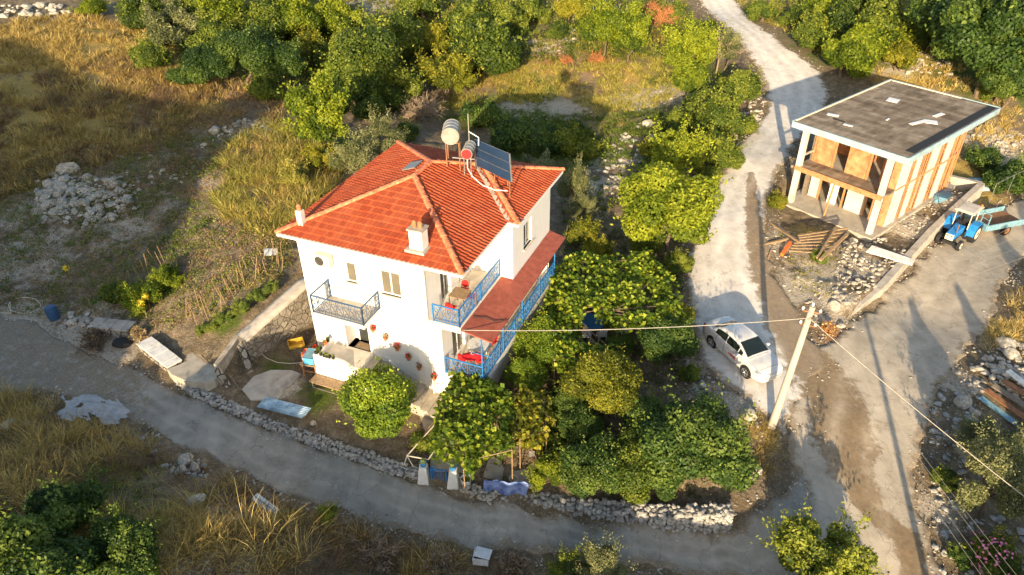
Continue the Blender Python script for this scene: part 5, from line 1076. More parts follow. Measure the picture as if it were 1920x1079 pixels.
b_ = MB(); b_.ring((-.2, 0, 1.42), .2, .018, 'z', 14); b_.beam((-.2, -.2, 1.42), (-.2, .2, 1.42), .02); b_.cyl((-.2, 0, 1.42), (-.05, 0, 1.2), .025); b_.build('steering_wheel', 'black', tr_)
MB().cyl((.95, .2, 1.15), (.95, .2, 1.75), .03, 8).build('exhaust_pipe', 'rusty', tr_)
MB().lathe((-1.5, .45, 2.32), [(0, .14), (.07, .12), (.08, 0)], 10).build('beacon', 'orange', tr_)
# trailer, swung a little to the right
ha = math.atan2(hd[1], hd[0])-math.radians(24); hv = np.array([math.cos(ha), math.sin(ha)]); tp = np.array([tx, ty])-hd*1.9-hv*2.3
tl_ = thing('farm_trailer', 'worn blue flatbed farm trailer hitched behind the tractor', 'trailer', (tp[0], tp[1], float(Tbase(*tp))+.05), ha)
MB().box(-1.7, 1.7, -.95, .95, .72, .80).build('load_bed', 'rusty', tl_)
for s in (1, -1): MB().box(-1.7, 1.7, s*.95-.03, s*.95+.03, .72, 1.16).build('side_board', 'bluegrey', tl_)
MB().box(1.70, 1.76, -.92, .92, .72, 1.2).build('front_board', 'bluegrey', tl_)
for s in (1, -1): wheel(tl_, -.3, s*.8, .38, .2, 'rusty')
MB().beam((1.7, -.5, .6), (2.75, 0, .5), .08).build('drawbar', 'rusty', tl_); MB().beam((1.7, .5, .6), (2.75, 0, .5), .08).build('drawbar', 'rusty', tl_)
b_ = MB(); c_ = (1.2, -.55, 1.42)
b_.beam((1.75, .35, 1.2), (1.75, .35, 1.95), .05); b_.beam((1.75, .95, 1.2), (1.75, .95, 1.95), .05); b_.beam((1.75, .35, 1.95), (1.75, .95, 1.95), .05); b_.beam((1.75, .35, 1.55), (1.75, .95, 1.55), .04); b_.build('rear_frame', 'bluegrey', tl_)
# ================================================================== POLES AND WIRES
pb = un(1447, 797, -.35); zb = float(Tbase(pb[0], pb[1])); ptop = pb+np.array([.42, .05, 7.05])
pole = thing('utility_pole', 'tall pale concrete utility pole leaning right beside the parked car, white insulators on top', 'utility pole', (pb[0], pb[1], zb-.3))
tv = Vector(ptop-pb); MB().cyl((0,0,0), tuple(tv+Vector((0,0,.3))), .20, 16, .125).build('shaft', 'polecon', pole, smooth=True)
th = tv+Vector((0,0,.3)); d = Vector((.93, -.35, 0))
MB().beam(th-d*.35-Vector((0,0,.28)), th+d*.35-Vector((0,0,.28)), .07).build('cross_arm', 'rusty', pole); MB().beam(th-d*.3-Vector((0,0,1.0)), th+d*.3-Vector((0,0,1.0)), .06).build('cross_arm', 'rusty', pole)
for k, (s, dz) in enumerate(((-.35, -.28), (0, 0), (.35, -.28), (-.3, -1.0), (.3, -1.0))):
    c_ = th+d*s+Vector((0, 0, dz)); MB().lathe(tuple(c_), [(.02, 0), (.02, .05), (.055, .06), (.05, .10), (.065, .12), (.03, .19), (0, .2)], 10).build('insulator', 'white_plastic', pole, smooth=True)
b_ = MB(); 
for k in range(9): a_ = k*.8; b_.tube([tuple(th+Vector((.16*math.cos(a_+q), .16*math.sin(a_+q), -.9+.08*k+.02*q))) for q in (0, .7, 1.4, 2.1)], .012, 4)
b_.build('cable_coil', 'black', pole)
MB().cyl(tuple(tv*.02+Vector((.16, .10, .3))), tuple(tv*.55+Vector((.12, .12, .3))), .012, 5).build('red_conduit', 'red', pole)
PW = Vector(ptop)
def wire(p, q, sag, r, m, lab, n=26):
    r = r*.6; p = Vector(p); q = Vector(q); pts = [p.lerp(q, t)-Vector((0, 0, 4*sag*t*(1-t))) for t in np.linspace(0, 1, n)]
    o = MB().tube(pts, r, 4).build('overhead_wire', m, None); tag(o, lab, 'wire'); return o
hq = hp(8.35, .0); wire((PW.x-.1, PW.y, PW.z-.75), (hq[0], hq[1], 4.55), .25, .028, 'cable', 'thick pale cable from the pole across the orchard to the corner of the house')
far_e = un(1990, 985, 1.0); wire((PW.x+.05, PW.y, PW.z-.8), tuple(far_e), .15, .030, 'cable', 'thick pale cable from the pole down over the olive tree at the lower right')
# second pole stands just below the picture; its long shadow crosses the right road
p2 = np.array([14.4, 7.4]); z2_ = float(Tbase(*p2)); P2 = thing('utility_pole', 'second concrete pole beyond the lower edge whose thin shadow crosses the right road', 'utility pole', (p2[0], p2[1], z2_-.3))
MB().cyl((0, 0, 0), (0, 0, 9.2), .17, 14, .11).build('shaft', 'polecon', P2, smooth=True); MB().beam((-.7, 0, 8.9), (.7, 0, 8.9), .08).build('cross_arm', 'rusty', P2)
for k, dx in enumerate((-.6, -.2, .25, .65)):
    wire((PW.x-.35+.2*k, PW.y, PW.z-.1-.2*(k % 2)), (p2[0]+dx, p2[1], z2_+8.75), .35, .008, 'cable', 'thin wire of the bundle of four running from the pole toward the viewer')['group'] = 'thin wires between the poles'
for k in range(4):
    e_ = un(2000, 372+26*k, 5.0); wire((PW.x+.3, PW.y, PW.z-.1-.15*k), tuple(e_), .5, .008, 'cable', 'thin wire of the bundle running from the pole over the right road past the tractor')['group'] = 'thin wires over the right road'
# ================================================================== VEGETATION TOOLS
def quads(pos, nrm, size, asp=.55, rnd=None, rg=rng):
    n = len(pos); r = rg.normal(size=(n, 3)); a = np.cross(nrm, r); a /= np.linalg.norm(a, axis=1, keepdims=True)+1e-9; b = np.cross(nrm, a); b /= np.linalg.norm(b, axis=1, keepdims=True)+1e-9
    s = (size*rg.uniform(.7, 1.3, n))[:, None]; V = np.stack([pos-a*s, pos-b*s*asp, pos+a*s, pos+b*s*asp], 1).reshape(-1, 3); rnd = rg.random(n) if rnd is None else rnd
    return V, np.arange(4*n).reshape(-1, 4), np.repeat(rnd, 4)
def crown_mesh(seed, R_, nleaf, lsize, K=16, squash=.8, spread=.62, br=(.30, .46), asp=.55, shoots=0, up=.35, name='crown'):
    rg = np.random.default_rng(seed); C = []; 
    while len(C) < K:
        d = rg.normal(size=3); d /= np.linalg.norm(d)
        if d[2] < -.55: continue
        C.append(d*rg.uniform(.25, 1)**.5*spread*R_*[1, 1, squash])
    C = np.array(C); an = rg.uniform(0, 3.14); st_ = rg.uniform(.8, 1.2); ax_ = np.array([math.cos(an), math.sin(an)]); pr_ = C[:, :2]@ax_; C[:, :2] += np.outer(pr_*(st_-1), ax_); rb = rg.uniform(*br, K)*R_*rg.choice([.6, .85, 1.0, 1.15], K); tone = rg.random(K)
    k = rg.choice(K, nleaf*2, p=rb**2/(rb**2).sum()); d = rg.normal(size=(nleaf*2, 3)); d /= np.linalg.norm(d, axis=1)[:, None]; P = C[k]+d*(rb[k]*rg.uniform(.72, 1.12, nleaf*2))[:, None]*[1, 1, .9]
    D = np.linalg.norm(P[:, None]-C[None], axis=2)/rb; D[np.arange(len(P)), k] = 9; keep = (D.min(1) > .72) & (P[:, 2] > -R_*squash*.9)
    P, d, k = P[keep][:nleaf], d[keep][:nleaf], k[keep][:nleaf]; N = d+rg.normal(size=d.shape)*.65+[0, 0, up]; N /= np.linalg.norm(N, axis=1)[:, None]
    Vs = [quads(P, N, lsize, asp, .45*rg.random(len(P))+.55*tone[k], rg)]
    if shoots:
        for _ in range(shoots):
            c = C[rg.integers(K)]; dd = c/ (np.linalg.norm(c)+1e-6)+[0, 0, .8]+rg.normal(size=3)*.3; dd /= np.linalg.norm(dd); m = 16; t = np.linspace(.15, .55, m)*R_*rg.uniform(.8, 1.3)
            Q = c+dd*t[:, None]+rg.normal(size=(m, 3))*.05*R_; nn_ = rg.normal(size=(m, 3)); nn_ /= np.linalg.norm(nn_, axis=1)[:, None]; Vs.append(quads(Q, nn_, lsize*1.05, asp, .5+.5*rg.random(m), rg))
    V = np.vstack([v[0] for v in Vs]); Fq = np.arange(len(V)).reshape(-1, 4); rd_ = np.concatenate([v[2] for v in Vs])
    return np_mesh(name, V, Fq, False, {'rnd': rd_}), C
def trunk_mesh(seed, C, h, r, stems=1, name='trunk'):
    """tapered trunk(s) from the ground (z=0) with limbs into the crown whose centre is at height h"""
    rg = np.random.default_rng(seed); mb = MB(); base = Vector((0, 0, 0))
    for s in range(stems):
        o = Vector((rg.normal()*.12*stems*.5, rg.normal()*.12*stems*.5, -.25)); f = Vector((rg.normal()*.12*h, rg.normal()*.12*h, h*.55)); mid = o.lerp(f, .5)+Vector((rg.normal()*.06*h, rg.normal()*.06*h, 0))
        mb.cyl(o, mid, r, 8, r*.8); mb.cyl(mid, f, r*.8, 8, r*.62)
        for c in C[rg.permutation(len(C))[:max(4, 9//stems)]]:
            t = Vector(c)*.9+Vector((0, 0, h)); m2 = f.lerp(t, .5)+Vector((rg.normal()*.08, rg.normal()*.08, .05*h)); mb.cyl(f, m2, r*.5, 6, r*.33); mb.cyl(m2, t, r*.33, 5, r*.12)
    return mb
def twig_mesh(seed, R_, n=260, r=.012, name='branches', squash=.8, droop=0):
    rg = np.random.default_rng(seed); V = []; Fs = []; o = 0; starts = [np.zeros(3)]; 
    segs = []
    for i in range(26):
        d = rg.normal(size=3); d[2] = abs(d[2])*squash+.15; d /= np.linalg.norm(d); e = d*R_*rg.uniform(.45, .8); segs.append((np.zeros(3), e, r*2.6))
        for j in range(5):
            s = e*rg.uniform(.35, 1); d2 = d+rg.normal(size=3)*.6; d2 /= np.linalg.norm(d2); e2 = s+d2*R_*rg.uniform(.2, .45); segs.append((s, e2, r*1.5))
            for k in range(max(1, n//90)): s3 = s+(e2-s)*rg.uniform(.3, 1); d3 = d2+rg.normal(size=3)*.8; d3 /= np.linalg.norm(d3); segs.append((s3, s3+d3*R_*rg.uniform(.1, .28), r))
    A = np.array([s[0] for s in segs]); B = np.array([s[1] for s in segs]); W_ = np.array([s[2] for s in segs])[:, None]; D = B-A; X_ = np.cross(D, rg.normal(size=D.shape)); X_ /= np.linalg.norm(X_, axis=1)[:, None]+1e-9; Y_ = np.cross(D, X_); Y_ /= np.linalg.norm(Y_, axis=1)[:, None]+1e-9
    ring = [X_, -X_*.5+Y_*.87, -X_*.5-Y_*.87]; V = np.stack([A+q*W_ for q in ring]+[B+q*W_*.4 for q in ring], 1); n_ = len(A); idx = np.arange(n_)[:, None]*6
    Fq = np.vstack([idx+[0, 1, 4, 3], idx+[1, 2, 5, 4], idx+[2, 0, 3, 5]]); return np_mesh(name, V.reshape(-1, 3), Fq)
# kinds: radius class, crown height factor, leaf material, trunk
KIND = {
 'lemon': dict(R=1.9, n=19000, ls=0.058, K=39, sq=.86, br=(.28, .40), hf=1.0, m='lemon', sh=16), 'citrus': dict(R=2.2, n=18000, ls=0.068, K=36, sq=.8, br=(.28, .42), hf=1.0, m='yellow', sh=28),
 'dark': dict(R=2.6, n=22000, ls=0.078, K=39, sq=.72, br=(.25, .42), hf=.85, m='dark', sh=40), 'greenbush': dict(R=2.0, n=14000, ls=0.075, K=27, sq=.75, br=(.28, .45), hf=.65, m='green', sh=60),
 'lowbush': dict(R=1.5, n=8400, ls=0.068, K=21, sq=.6, br=(.3, .45), hf=.45, m='green', sh=48), 'bright': dict(R=2.2, n=13000, ls=0.088, K=30, sq=.9, br=(.22, .38), hf=1.1, m='bright', sh=92),
 'olive': dict(R=1.9, n=15000, ls=0.058, K=27, sq=1.0, br=(.22, .38), hf=1.0, m='olive', sh=120, asp=.35), 'bigdark': dict(R=3.6, n=34000, ls=0.102, K=54, sq=.8, br=(.2, .32), hf=.9, m='dark', sh=40),
 'yellow': dict(R=1.8, n=10400, ls=0.075, K=24, sq=.8, br=(.26, .42), hf=.7, m='yellow', sh=60), 'round': dict(R=2.4, n=19000, ls=0.082, K=33, sq=.78, br=(.26, .40), hf=.9, m='bright', sh=20),
}
PROTO = {}
def proto(kind, var):
    if (kind, var) in PROTO: return PROTO[kind, var]
    k = KIND[kind]; me, C = crown_mesh(hash((kind, var)) % 9999 if False else (sum(map(ord, kind))*7+var*131), k['R'], k['n'], k['ls'], k['K'], k['sq'], (.66 if kind == 'lemon' else .74), (.2, .36) if kind == 'lemon' else (k['br'][0]*.72, k['br'][1]*.86), k.get('asp', .55), k['sh'])
    me.materials.append(LF[k['m']]); h = k['R']*k['hf']; tm = trunk_mesh(var+5, C, h, .045*k['R'], 1 if k['hf'] > .8 else 3).build('trunk', 'bark', mesh_only=True); PROTO[kind, var] = (me, tm, k['R'], h); return PROTO[kind, var]
SPOTS = []
def plant(kind, px, py, rpx, label, cat='tree', var=None, name=None, group=None, sz=1.0, z=None, mat=None):
    """crown centre (px,py) and crown radius in photograph pixels, taken to its place on the ground"""
    var = random.randrange(2) if var is None else var; me, tm, R_, h = proto(kind, var)
    zc = 0.; 
    for _ in range(12):
        p = un(px, py, zc); dep = (p-[0, 0, CH])@FWD; s = 1.22*rpx*dep/F/R_; zc = .4*zc+.6*(float(T(p[0], p[1])) + h*s*sz)
    p = un(px, py, zc); dep = (p-[0, 0, CH])@FWD; s = 1.22*rpx*dep/F/R_
    nm = name or {'bush': 'bush', 'tree': 'leafy_tree'}.get(cat, 'leafy_tree'); t = thing(nm, label, cat, (p[0], p[1], float(T(p[0], p[1]))), random.uniform(0, 6.28), group)
    t.scale = (s, s, s*sz); c = link('crown', me, None, t); c.location = (0, 0, h)
    if mat: c.data = me.copy(); c.data.materials.clear(); c.data.materials.append(LF[mat])
    link('trunk', tm, None, t); SPOTS.append((p[0], p[1], s*R_)); return t
def deadbush(px, py, rpx, label, m='twig', cat='bush', name='dead_bush', seed=1, h=.15, leaf=None):
    p = G(px, py); dep = (p-[0, 0, CH])@FWD; R_ = rpx*dep/F; t = thing(name, label, cat, tuple(p), random.uniform(0, 6)); o = link('branches', twig_mesh(seed, R_, 420, .012+.004*R_), m, t); o.location = (0, 0, h)
    if leaf: V, Fq, r_ = quads(rng.normal(size=(420, 3))*R_*.38+[0, 0, R_*.35], rng.normal(size=(420, 3)), .06, .5); link('leaves', np_mesh('leaves', V, Fq, False, {'rnd': r_}), LF[leaf], t)
    return t
# ------------------------------------------------ trees and bushes, one by one
P_ = plant
P_('lemon', 714, 752, 76, 'round clipped lemon tree in the yard beside the entrance stairs', name='lemon_tree', var=0)
P_('citrus', 1128, 712, 66, 'citrus tree with yellowish lower leaves in the middle of the orchard', name='citrus_tree')
P_('citrus', 1020, 640, 46, 'yellow green citrus tree close to the blue railing of the lower balcony', name='citrus_tree', mat='vine')
P_('citrus', 985, 700, 36, 'small yellow green citrus tree just below the balcony corner', name='citrus_tree', mat='vine')
P_('dark', 1292, 842, 98, 'largest dark rounded orchard tree, nearest to the leaning pole', name='citrus_tree')
P_('dark', 1195, 880, 66, 'dark tree above the right part of the dry stone wall', name='citrus_tree', mat='green')
P_('dark', 1110, 880, 62, 'dark low tree above the middle of the dry stone wall', name='citrus_tree')
P_('dark', 1210, 790, 46, 'dark tree between the yellowish citrus and the largest orchard tree', name='citrus_tree')
P_('bright', 1022, 895, 30, 'small bright green shrub at the right end of the blue tarpaulin', 'bush', name='garden_shrub')
P_('dark', 1245, 640, 50, 'dark tree beside the track, left of the parked car', name='citrus_tree')
P_('citrus', 1262, 590, 34, 'yellow flecked tree at the track edge above the parked car', name='citrus_tree')
P_('round', 1262, 395, 84, 'big round bright tree overhanging the pale track behind the car', name='fruit_tree', var=0)
P_('bright', 1268, 285, 48, 'light green tree behind the big round one along the track', name='fruit_tree')
P_('bright', 1238, 325, 32, 'slender light tree left behind the big round tree', name='fruit_tree')
P_('greenbush', 1255, 235, 34, 'green bush at the far end of the row along the track', 'bush')
P_('greenbush', 1345, 280, 40, 'green bush on the track bank opposite the shadow of the unfinished building', 'bush')
P_('greenbush', 1362, 220, 48, 'bush bulging over the track edge halfway up', 'bush')
P_('greenbush', 1380, 165, 40, 'bush at the bend of the pale track', 'bush')
P_('greenbush', 1305, 200, 36, 'bush in the hedge between the field and the upper track', 'bush')
P_('bright', 1300, 95, 48, 'yellow green bush left of the bare grey tree near the top', 'bush')
P_('bright', 1288, 150, 34, 'yellow green bush below the leafier one in the track hedge', 'bush')
P_('olive', 1362, 90, 34, 'grey green bush at the upper track, behind the bare tree', 'bush')
P_('olive', 1078, 350, 30, 'slender silvery tree just behind the right rear corner of the house', name='olive_tree', sz=1.5)
P_('olive', 1092, 395, 26, 'low silvery tree right of the far end of the awning', name='olive_tree')
P_('yellow', 1095, 440, 30, 'pale green bush right of the far end of the blue railing', 'bush')
P_('bright', 608, 215, 62, 'bright yellow green young tree behind the left roof corner', name='fig_tree', var=1)
P_('olive', 712, 262, 42, 'silvery bush directly behind the left slope of the roof', 'bush', name='olive_tree')
P_('olive', 662, 302, 40, 'silvery bush left of the roof, in front of the bright young tree', 'bush', name='olive_tree')
P_('greenbush', 560, 330, 30, 'olive green scrub left of the roof edge', 'bush', mat='strawgreen')
P_('yellow', 838, 140, 46, 'yellowish bush between the two dense green thickets at the top', 'bush')
P_('dark', 690, 110, 70, 'large dark thicket tree on the slope behind the house', name='thicket_tree', mat='green')
P_('dark', 735, 70, 52, 'dark thicket tree at the top of the thicket behind the house', name='thicket_tree', mat='green')
P_('greenbush', 655, 165, 52, 'green bush at the left foot of the large thicket', 'bush')
P_('greenbush', 738, 165, 46, 'green bush at the right foot of the large thicket', 'bush')
P_('greenbush', 910, 85, 66, 'broad green bush in the centre at the top', 'bush')
P_('greenbush', 880, 38, 44, 'green bush at the top edge above the broad central one', 'bush')
P_('greenbush', 950, 50, 46, 'green bush right behind the broad central one', 'bush')
P_('lowbush', 790, 15, 40, 'low bush at the top edge beside the pale clearing', 'bush')
P_('lowbush', 1045, 60, 22, 'little bush between the two pale bare patches', 'bush')
P_('bright', 1130, 55, 42, 'yellow green bush left of the dead grey branch at the top', 'bush', mat='bright')
P_('bright', 1185, 60, 42, 'yellow green bush behind the dead grey branch at the top', 'bush')
P_('lowbush', 1265, 25, 26, 'low bush by the red brown patch at the top', 'bush')
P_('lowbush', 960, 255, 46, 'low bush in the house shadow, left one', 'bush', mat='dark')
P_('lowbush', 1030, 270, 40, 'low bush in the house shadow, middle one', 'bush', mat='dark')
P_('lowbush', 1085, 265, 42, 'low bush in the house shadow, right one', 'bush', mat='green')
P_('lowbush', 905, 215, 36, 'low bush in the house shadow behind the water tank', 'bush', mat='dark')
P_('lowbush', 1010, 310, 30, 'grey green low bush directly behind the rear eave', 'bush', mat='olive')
P_('greenbush', 325, 52, 44, 'pale green bush at the top left, on the edge of the golden grass', 'bush', mat='olive')
P_('greenbush', 395, 78, 46, 'green bush right of the pale one at the top left', 'bush')
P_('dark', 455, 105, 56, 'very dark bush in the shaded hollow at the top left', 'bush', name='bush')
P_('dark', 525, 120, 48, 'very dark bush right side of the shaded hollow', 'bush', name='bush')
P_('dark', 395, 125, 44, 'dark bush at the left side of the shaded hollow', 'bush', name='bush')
P_('greenbush', 270, 25, 42, 'green bush at the top edge, left of the pale bush', 'bush')
P_('greenbush', 420, 25, 50, 'green bush at the top edge above the shaded hollow', 'bush', mat='bright')
P_('greenbush', 500, 40, 50, 'tall green bush at the top edge, second right of the pale bush', 'bush')
P_('greenbush', 575, 35, 50, 'green bush at the top edge left of the footpath gap', 'bush', mat='bright')
P_('yellow', 575, 95, 34, 'yellowish upright bush left of the footpath gap', 'bush')
P_('greenbush', 645, 40, 40, 'green bush at the top edge right of the footpath gap', 'bush', mat='bright')
P_('greenbush', 290, 105, 34, 'small green bush on the boundary of the big left shadow', 'bush')
P_('lowbush', 170, 15, 26, 'lime green shrub alone near the top left wall', 'bush', mat='bright')
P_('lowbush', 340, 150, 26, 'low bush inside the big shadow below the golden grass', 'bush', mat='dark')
P_('lowbush', 700, 205, 34, 'bush in the gap right of the bright young tree', 'bush')
P_('greenbush', 1590, 95, 56, 'full green bush on the verge behind the unfinished building', 'bush', mat='bright')
P_('greenbush', 1530, 60, 38, 'green bush along the right verge of the upper track', 'bush')
P_('greenbush', 1620, 30, 60, 'green bush at the top edge behind the unfinished building', 'bush')
P_('greenbush', 1540, 15, 36, 'green bush at the top edge right of the track', 'bush', mat='bright')
P_('lowbush', 1655, 80, 40, 'low bright bush behind the rear corner of the flat roof', 'bush', mat='bright')
P_('lowbush', 1700, 45, 36, 'low bush left of the great dark trees', 'bush')
P_('lowbush', 1430, 25, 28, 'low bush on the grass right of the track top', 'bush')
P_('bigdark', 1872, 60, 112, 'huge dark evergreen tree at the upper right corner', name='evergreen_tree', var=0)
P_('bigdark', 1780, 15, 74, 'dark evergreen tree left of the huge one at the upper right', name='evergreen_tree', var=1)
P_('bigdark', 1900, 140, 60, 'dark evergreen tree at the right edge behind the flat roof', name='evergreen_tree', var=1)
P_('lowbush', 1870, 175, 30, 'low bush at the foot of the evergreens, right of the flat roof', 'bush')
P_('lowbush', 1885, 335, 44, 'dark low bush at the right edge above the trailer', 'bush', mat='dark')
P_('lowbush', 1840, 300, 30, 'dark low bush behind the rear corner of the terrace wall', 'bush', mat='dark')
P_('lowbush', 1458, 378, 20, 'weedy shrub at the left front column of the unfinished building', 'bush', mat='yellow')
P_('lowbush', 1536, 486, 18, 'straggly weed shrub at the foot of the collapsed lattice', 'bush', mat='weed')
P_('olive', 1870, 905, 78, 'pale olive tree at the lower right, crossed by the cable', name='olive_tree', var=0)
P_('olive', 1838, 820, 40, 'upper olive tree at the lower right beside the timber heap', name='olive_tree', var=1)
P_('lowbush', 1772, 905, 28, 'dark green shrub left of the olive tree', 'bush')
P_('lowbush', 1800, 1045, 24, 'dark shrub at the lower right bottom edge', 'bush', mat='dark')
P_('lowbush', 1915, 830, 34, 'olive shrub cut by the right edge', 'bush', mat='olive')
P_('bright', 1550, 1052, 76, 'bright green rounded tree at the bottom edge beside the junction', name='leafy_tree', var=0, mat='green')
P_('olive', 1060, 1075, 40, 'upright leafy shrub at the bottom edge, left one', 'bush', sz=1.2, mat='green')
P_('olive', 1125, 1068, 46, 'upright leafy shrub at the bottom edge, taller right one', 'bush', sz=1.3)
P_('greenbush', 90, 1035, 105, 'big dark leafy bush filling the lower left corner', 'bush', var=0, mat='dark')
P_('greenbush', 225, 1035, 66, 'dark leafy bush right of the corner one at the lower left', 'bush', mat='dark')
P_('lowbush', 130, 945, 60, 'low dark green bush above the corner bush at the lower left', 'bush', mat='dark')
P_('lowbush', 275, 1070, 34, 'small yellow green bush at the lower left bottom edge', 'bush', mat='bright')
P_('lowbush', 800, 828, 26, 'red flowering bush between lemon tree and garden path', 'bush')
P_('lowbush', 612, 970, 22, 'small lime green weed bush at the near edge of the lane', 'bush', mat='bright')
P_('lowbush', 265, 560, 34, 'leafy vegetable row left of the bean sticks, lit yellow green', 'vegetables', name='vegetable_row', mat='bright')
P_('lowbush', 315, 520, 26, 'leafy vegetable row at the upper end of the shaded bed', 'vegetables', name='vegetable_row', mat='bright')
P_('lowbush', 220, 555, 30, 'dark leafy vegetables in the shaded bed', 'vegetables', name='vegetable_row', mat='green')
for k, (x, y, r_) in enumerate(((395,612,15),(422,598,16),(450,578,17),(478,558,17),(505,540,15),(375,622,12))):
    P_('lowbush', x, y, r_, 'low green bean plant in the lit row beside the retaining wall', 'bean plant', name='bean_plant', group='bean plants in the lit garden row', mat='weed')
# off-picture cypresses that throw the pointed shadows on the right road
for (x, y, h_, lab) in ((18.6, 11.6, 7.2, 'cypress beyond the lower edge throwing the left pointed shadow on the right road'), (21.8, 11.8, 7.6, 'cypress beyond the lower edge throwing the right pointed shadow on the right road'), (24.4, 12.5, 6.0, 'bushy cypress beyond the right edge shading the stones'),
    (27.0, 13.0, 9.8, 'tall cypress beyond the right edge shading the road behind the tractor'), (30.5, 15.0, 11.0, 'tallest cypress beyond the right edge shading the far road')):
    z_ = float(T(x, y)); t = thing('cypress_tree', lab, 'tree', (x, y, z_), 0); N_ = 5200; tt = rng.random(N_)**.8; rr = (.19*h_*(1-tt)**.7+.04)*rng.uniform(.6, 1.05, N_)*(1+.25*np.sin(tt*19)); aa = rng.uniform(0, 6.28, N_)
    Pp = np.stack([rr*np.cos(aa), rr*np.sin(aa), .5+tt*(h_-.5)], 1); V, Fq, r_ = quads(Pp, rng.normal(size=(N_, 3)), .12, .5); link('crown', np_mesh('crown', V, Fq, False, {'rnd': r_}), LF['dark'], t); MB().cyl((0,0,-.2), (0,0,h_*.7), .12, 8, .03).build('trunk', 'bark', t)
for x, y, r_, k_, lab in ((1395,235,26,'lowbush','small bush bulging over the left track edge, third from the bend'),(1330,240,34,'greenbush','bush in the middle of the track hedge'),(1375,300,24,'lowbush','lowest bush of the track hedge beside the stones'),(1325,330,26,'lowbush','bush between the big round tree and the track hedge'),(1310,60,30,'lowbush','bush at the left verge near the top of the track'),
   (1225,285,24,'yellow','yellowish bush at the edge of the rubble bank'),(1185,345,22,'olive','grey green shrub low on the rubble bank'),(1120,470,26,'yellow','pale shrub at the upper edge of the broad vine'),(1215,450,30,'greenbush','green bush under the near side of the big round tree'),(1275,500,26,'greenbush','green bush at the track edge right of the broad vine'),(1290,700,20,'lowbush','weedy bush on the gravel left of the parked car'),
   (1070,760,34,'dark','dark shrub between the two vines and the yellowish citrus'),(1165,650,26,'dark','dark shrub below the white garden chair'),(1030,830,26,'lowbush','low shrub in the bare orchard patch'),(1085,800,38,'dark','dark shrub left of the dark trees above the dry stone wall'),(1245,900,34,'dark','dark shrub hanging over the right part of the dry stone wall'),(1060,880,34,'greenbush','green shrub hanging over the left part of the dry stone wall'),(760,250,24,'lowbush','low shrub between the brown leafless bush and the roof'),(600,300,28,'yellow','yellowish scrub bush left of the roof ridge'),(500,170,30,'lowbush','low bush at the foot of the dark hollow'),
   (620,110,34,'greenbush','green bush left of the large thicket'),(800,75,36,'yellow','yellow green bush between thicket and central bush'),(830,60,28,'lowbush','low bush behind the yellow green one at the top'),(1000,20,34,'lowbush','green bush at the top edge right of centre'),(1075,20,30,'yellow','yellowish bush at the top edge near the bare trunk'),(360,25,36,'greenbush','green bush at the top edge above the pale bush'),(1490,35,28,'lowbush','low bush on the right verge of the upper track'),(1690,110,28,'yellow','yellowish bush over the stone bank behind the flat roof'),(1745,75,30,'greenbush','bush at the left foot of the evergreens')):
    P_(k_, x, y, r_, lab, 'bush')
# dead and dry shrubs
deadbush(795, 225, 50, 'grey brown leafless bush right behind the roof, left of the water tank', seed=3, h=.4, leaf='brownweed')
deadbush(1240, 45, 34, 'rusty red dead brush pile at the top, left of the track', 'redtwig', seed=4); deadbush(1222, 25, 22, 'rusty dead brush at the top edge', 'redtwig', seed=14)
deadbush(1118, 118, 20, 'reddish dry brush strip below the dead grey branch', 'redtwig', seed=5); deadbush(1062, 120, 16, 'small brown dry brush near the pale bare patch', 'redtwig', seed=6)
deadbush(1550, 622, 18, 'orange dry weed tuft behind the pole top', 'redtwig', seed=7, leaf='straw')
deadbush(180, 650, 36, 'dark brown brush pile on the lane side of the white garden wall', 'brownweed' if False else 'bark', seed=8, name='brush_pile', leaf='brownweed')
deadbush(262, 632, 18, 'yellow brown heap of dry leaves on the garden wall gap', 'twig', seed=9, name='leaf_pile', leaf='straw')
deadbush(960, 1065, 30, 'dead twiggy shrub at the bottom edge left of the leafy shrubs', seed=10, leaf='brownweed'); deadbush(700, 1050, 60, 'wide brown dead brush along the bottom edge', seed=11, leaf='brownweed'); deadbush(830, 1065, 44, 'brown dead brush at the bottom edge beside the white box', seed=12, leaf='brownweed')
# bare trees
def bare_tree(px, py, h_, label, seed, lean):
    p = G(px, py); rg = np.random.default_rng(seed); t = thing('bare_tree', label, 'tree', tuple(p)); mb = MB(); 
    def grow(a, d, L_, r, lv):
        b = a+d*L_; mb.cyl(a, b, r, 6, r*.65, caps=False)
        if lv == 0: return
        for _ in range(3): grow(b, (d+Vector(rg.normal(size=3))*.55+Vector((0, 0, .12))).normalized(), L_*.68, r*.6, lv-1)
    grow(Vector((0, 0, -.2)), Vector(lean).normalized(), h_*.42, .11, 4); mb.build('trunk_and_limbs', 'concrete_light' if seed == 2 else 'twig', t); return t
bare_tree(1138, 76, 4.2, 'dead pale grey branching trunk lying slanted before the bushes at the top', 2, (.7, .1, .55)); bare_tree(1342, 140, 4.0, 'leafless brown tree standing in the hedge left of the track', 5, (.05, 0, 1)); bare_tree(1045, 20, 3.4, 'thin bare trunk at the top edge above the pale bare patch', 8, (0, 0, 1))
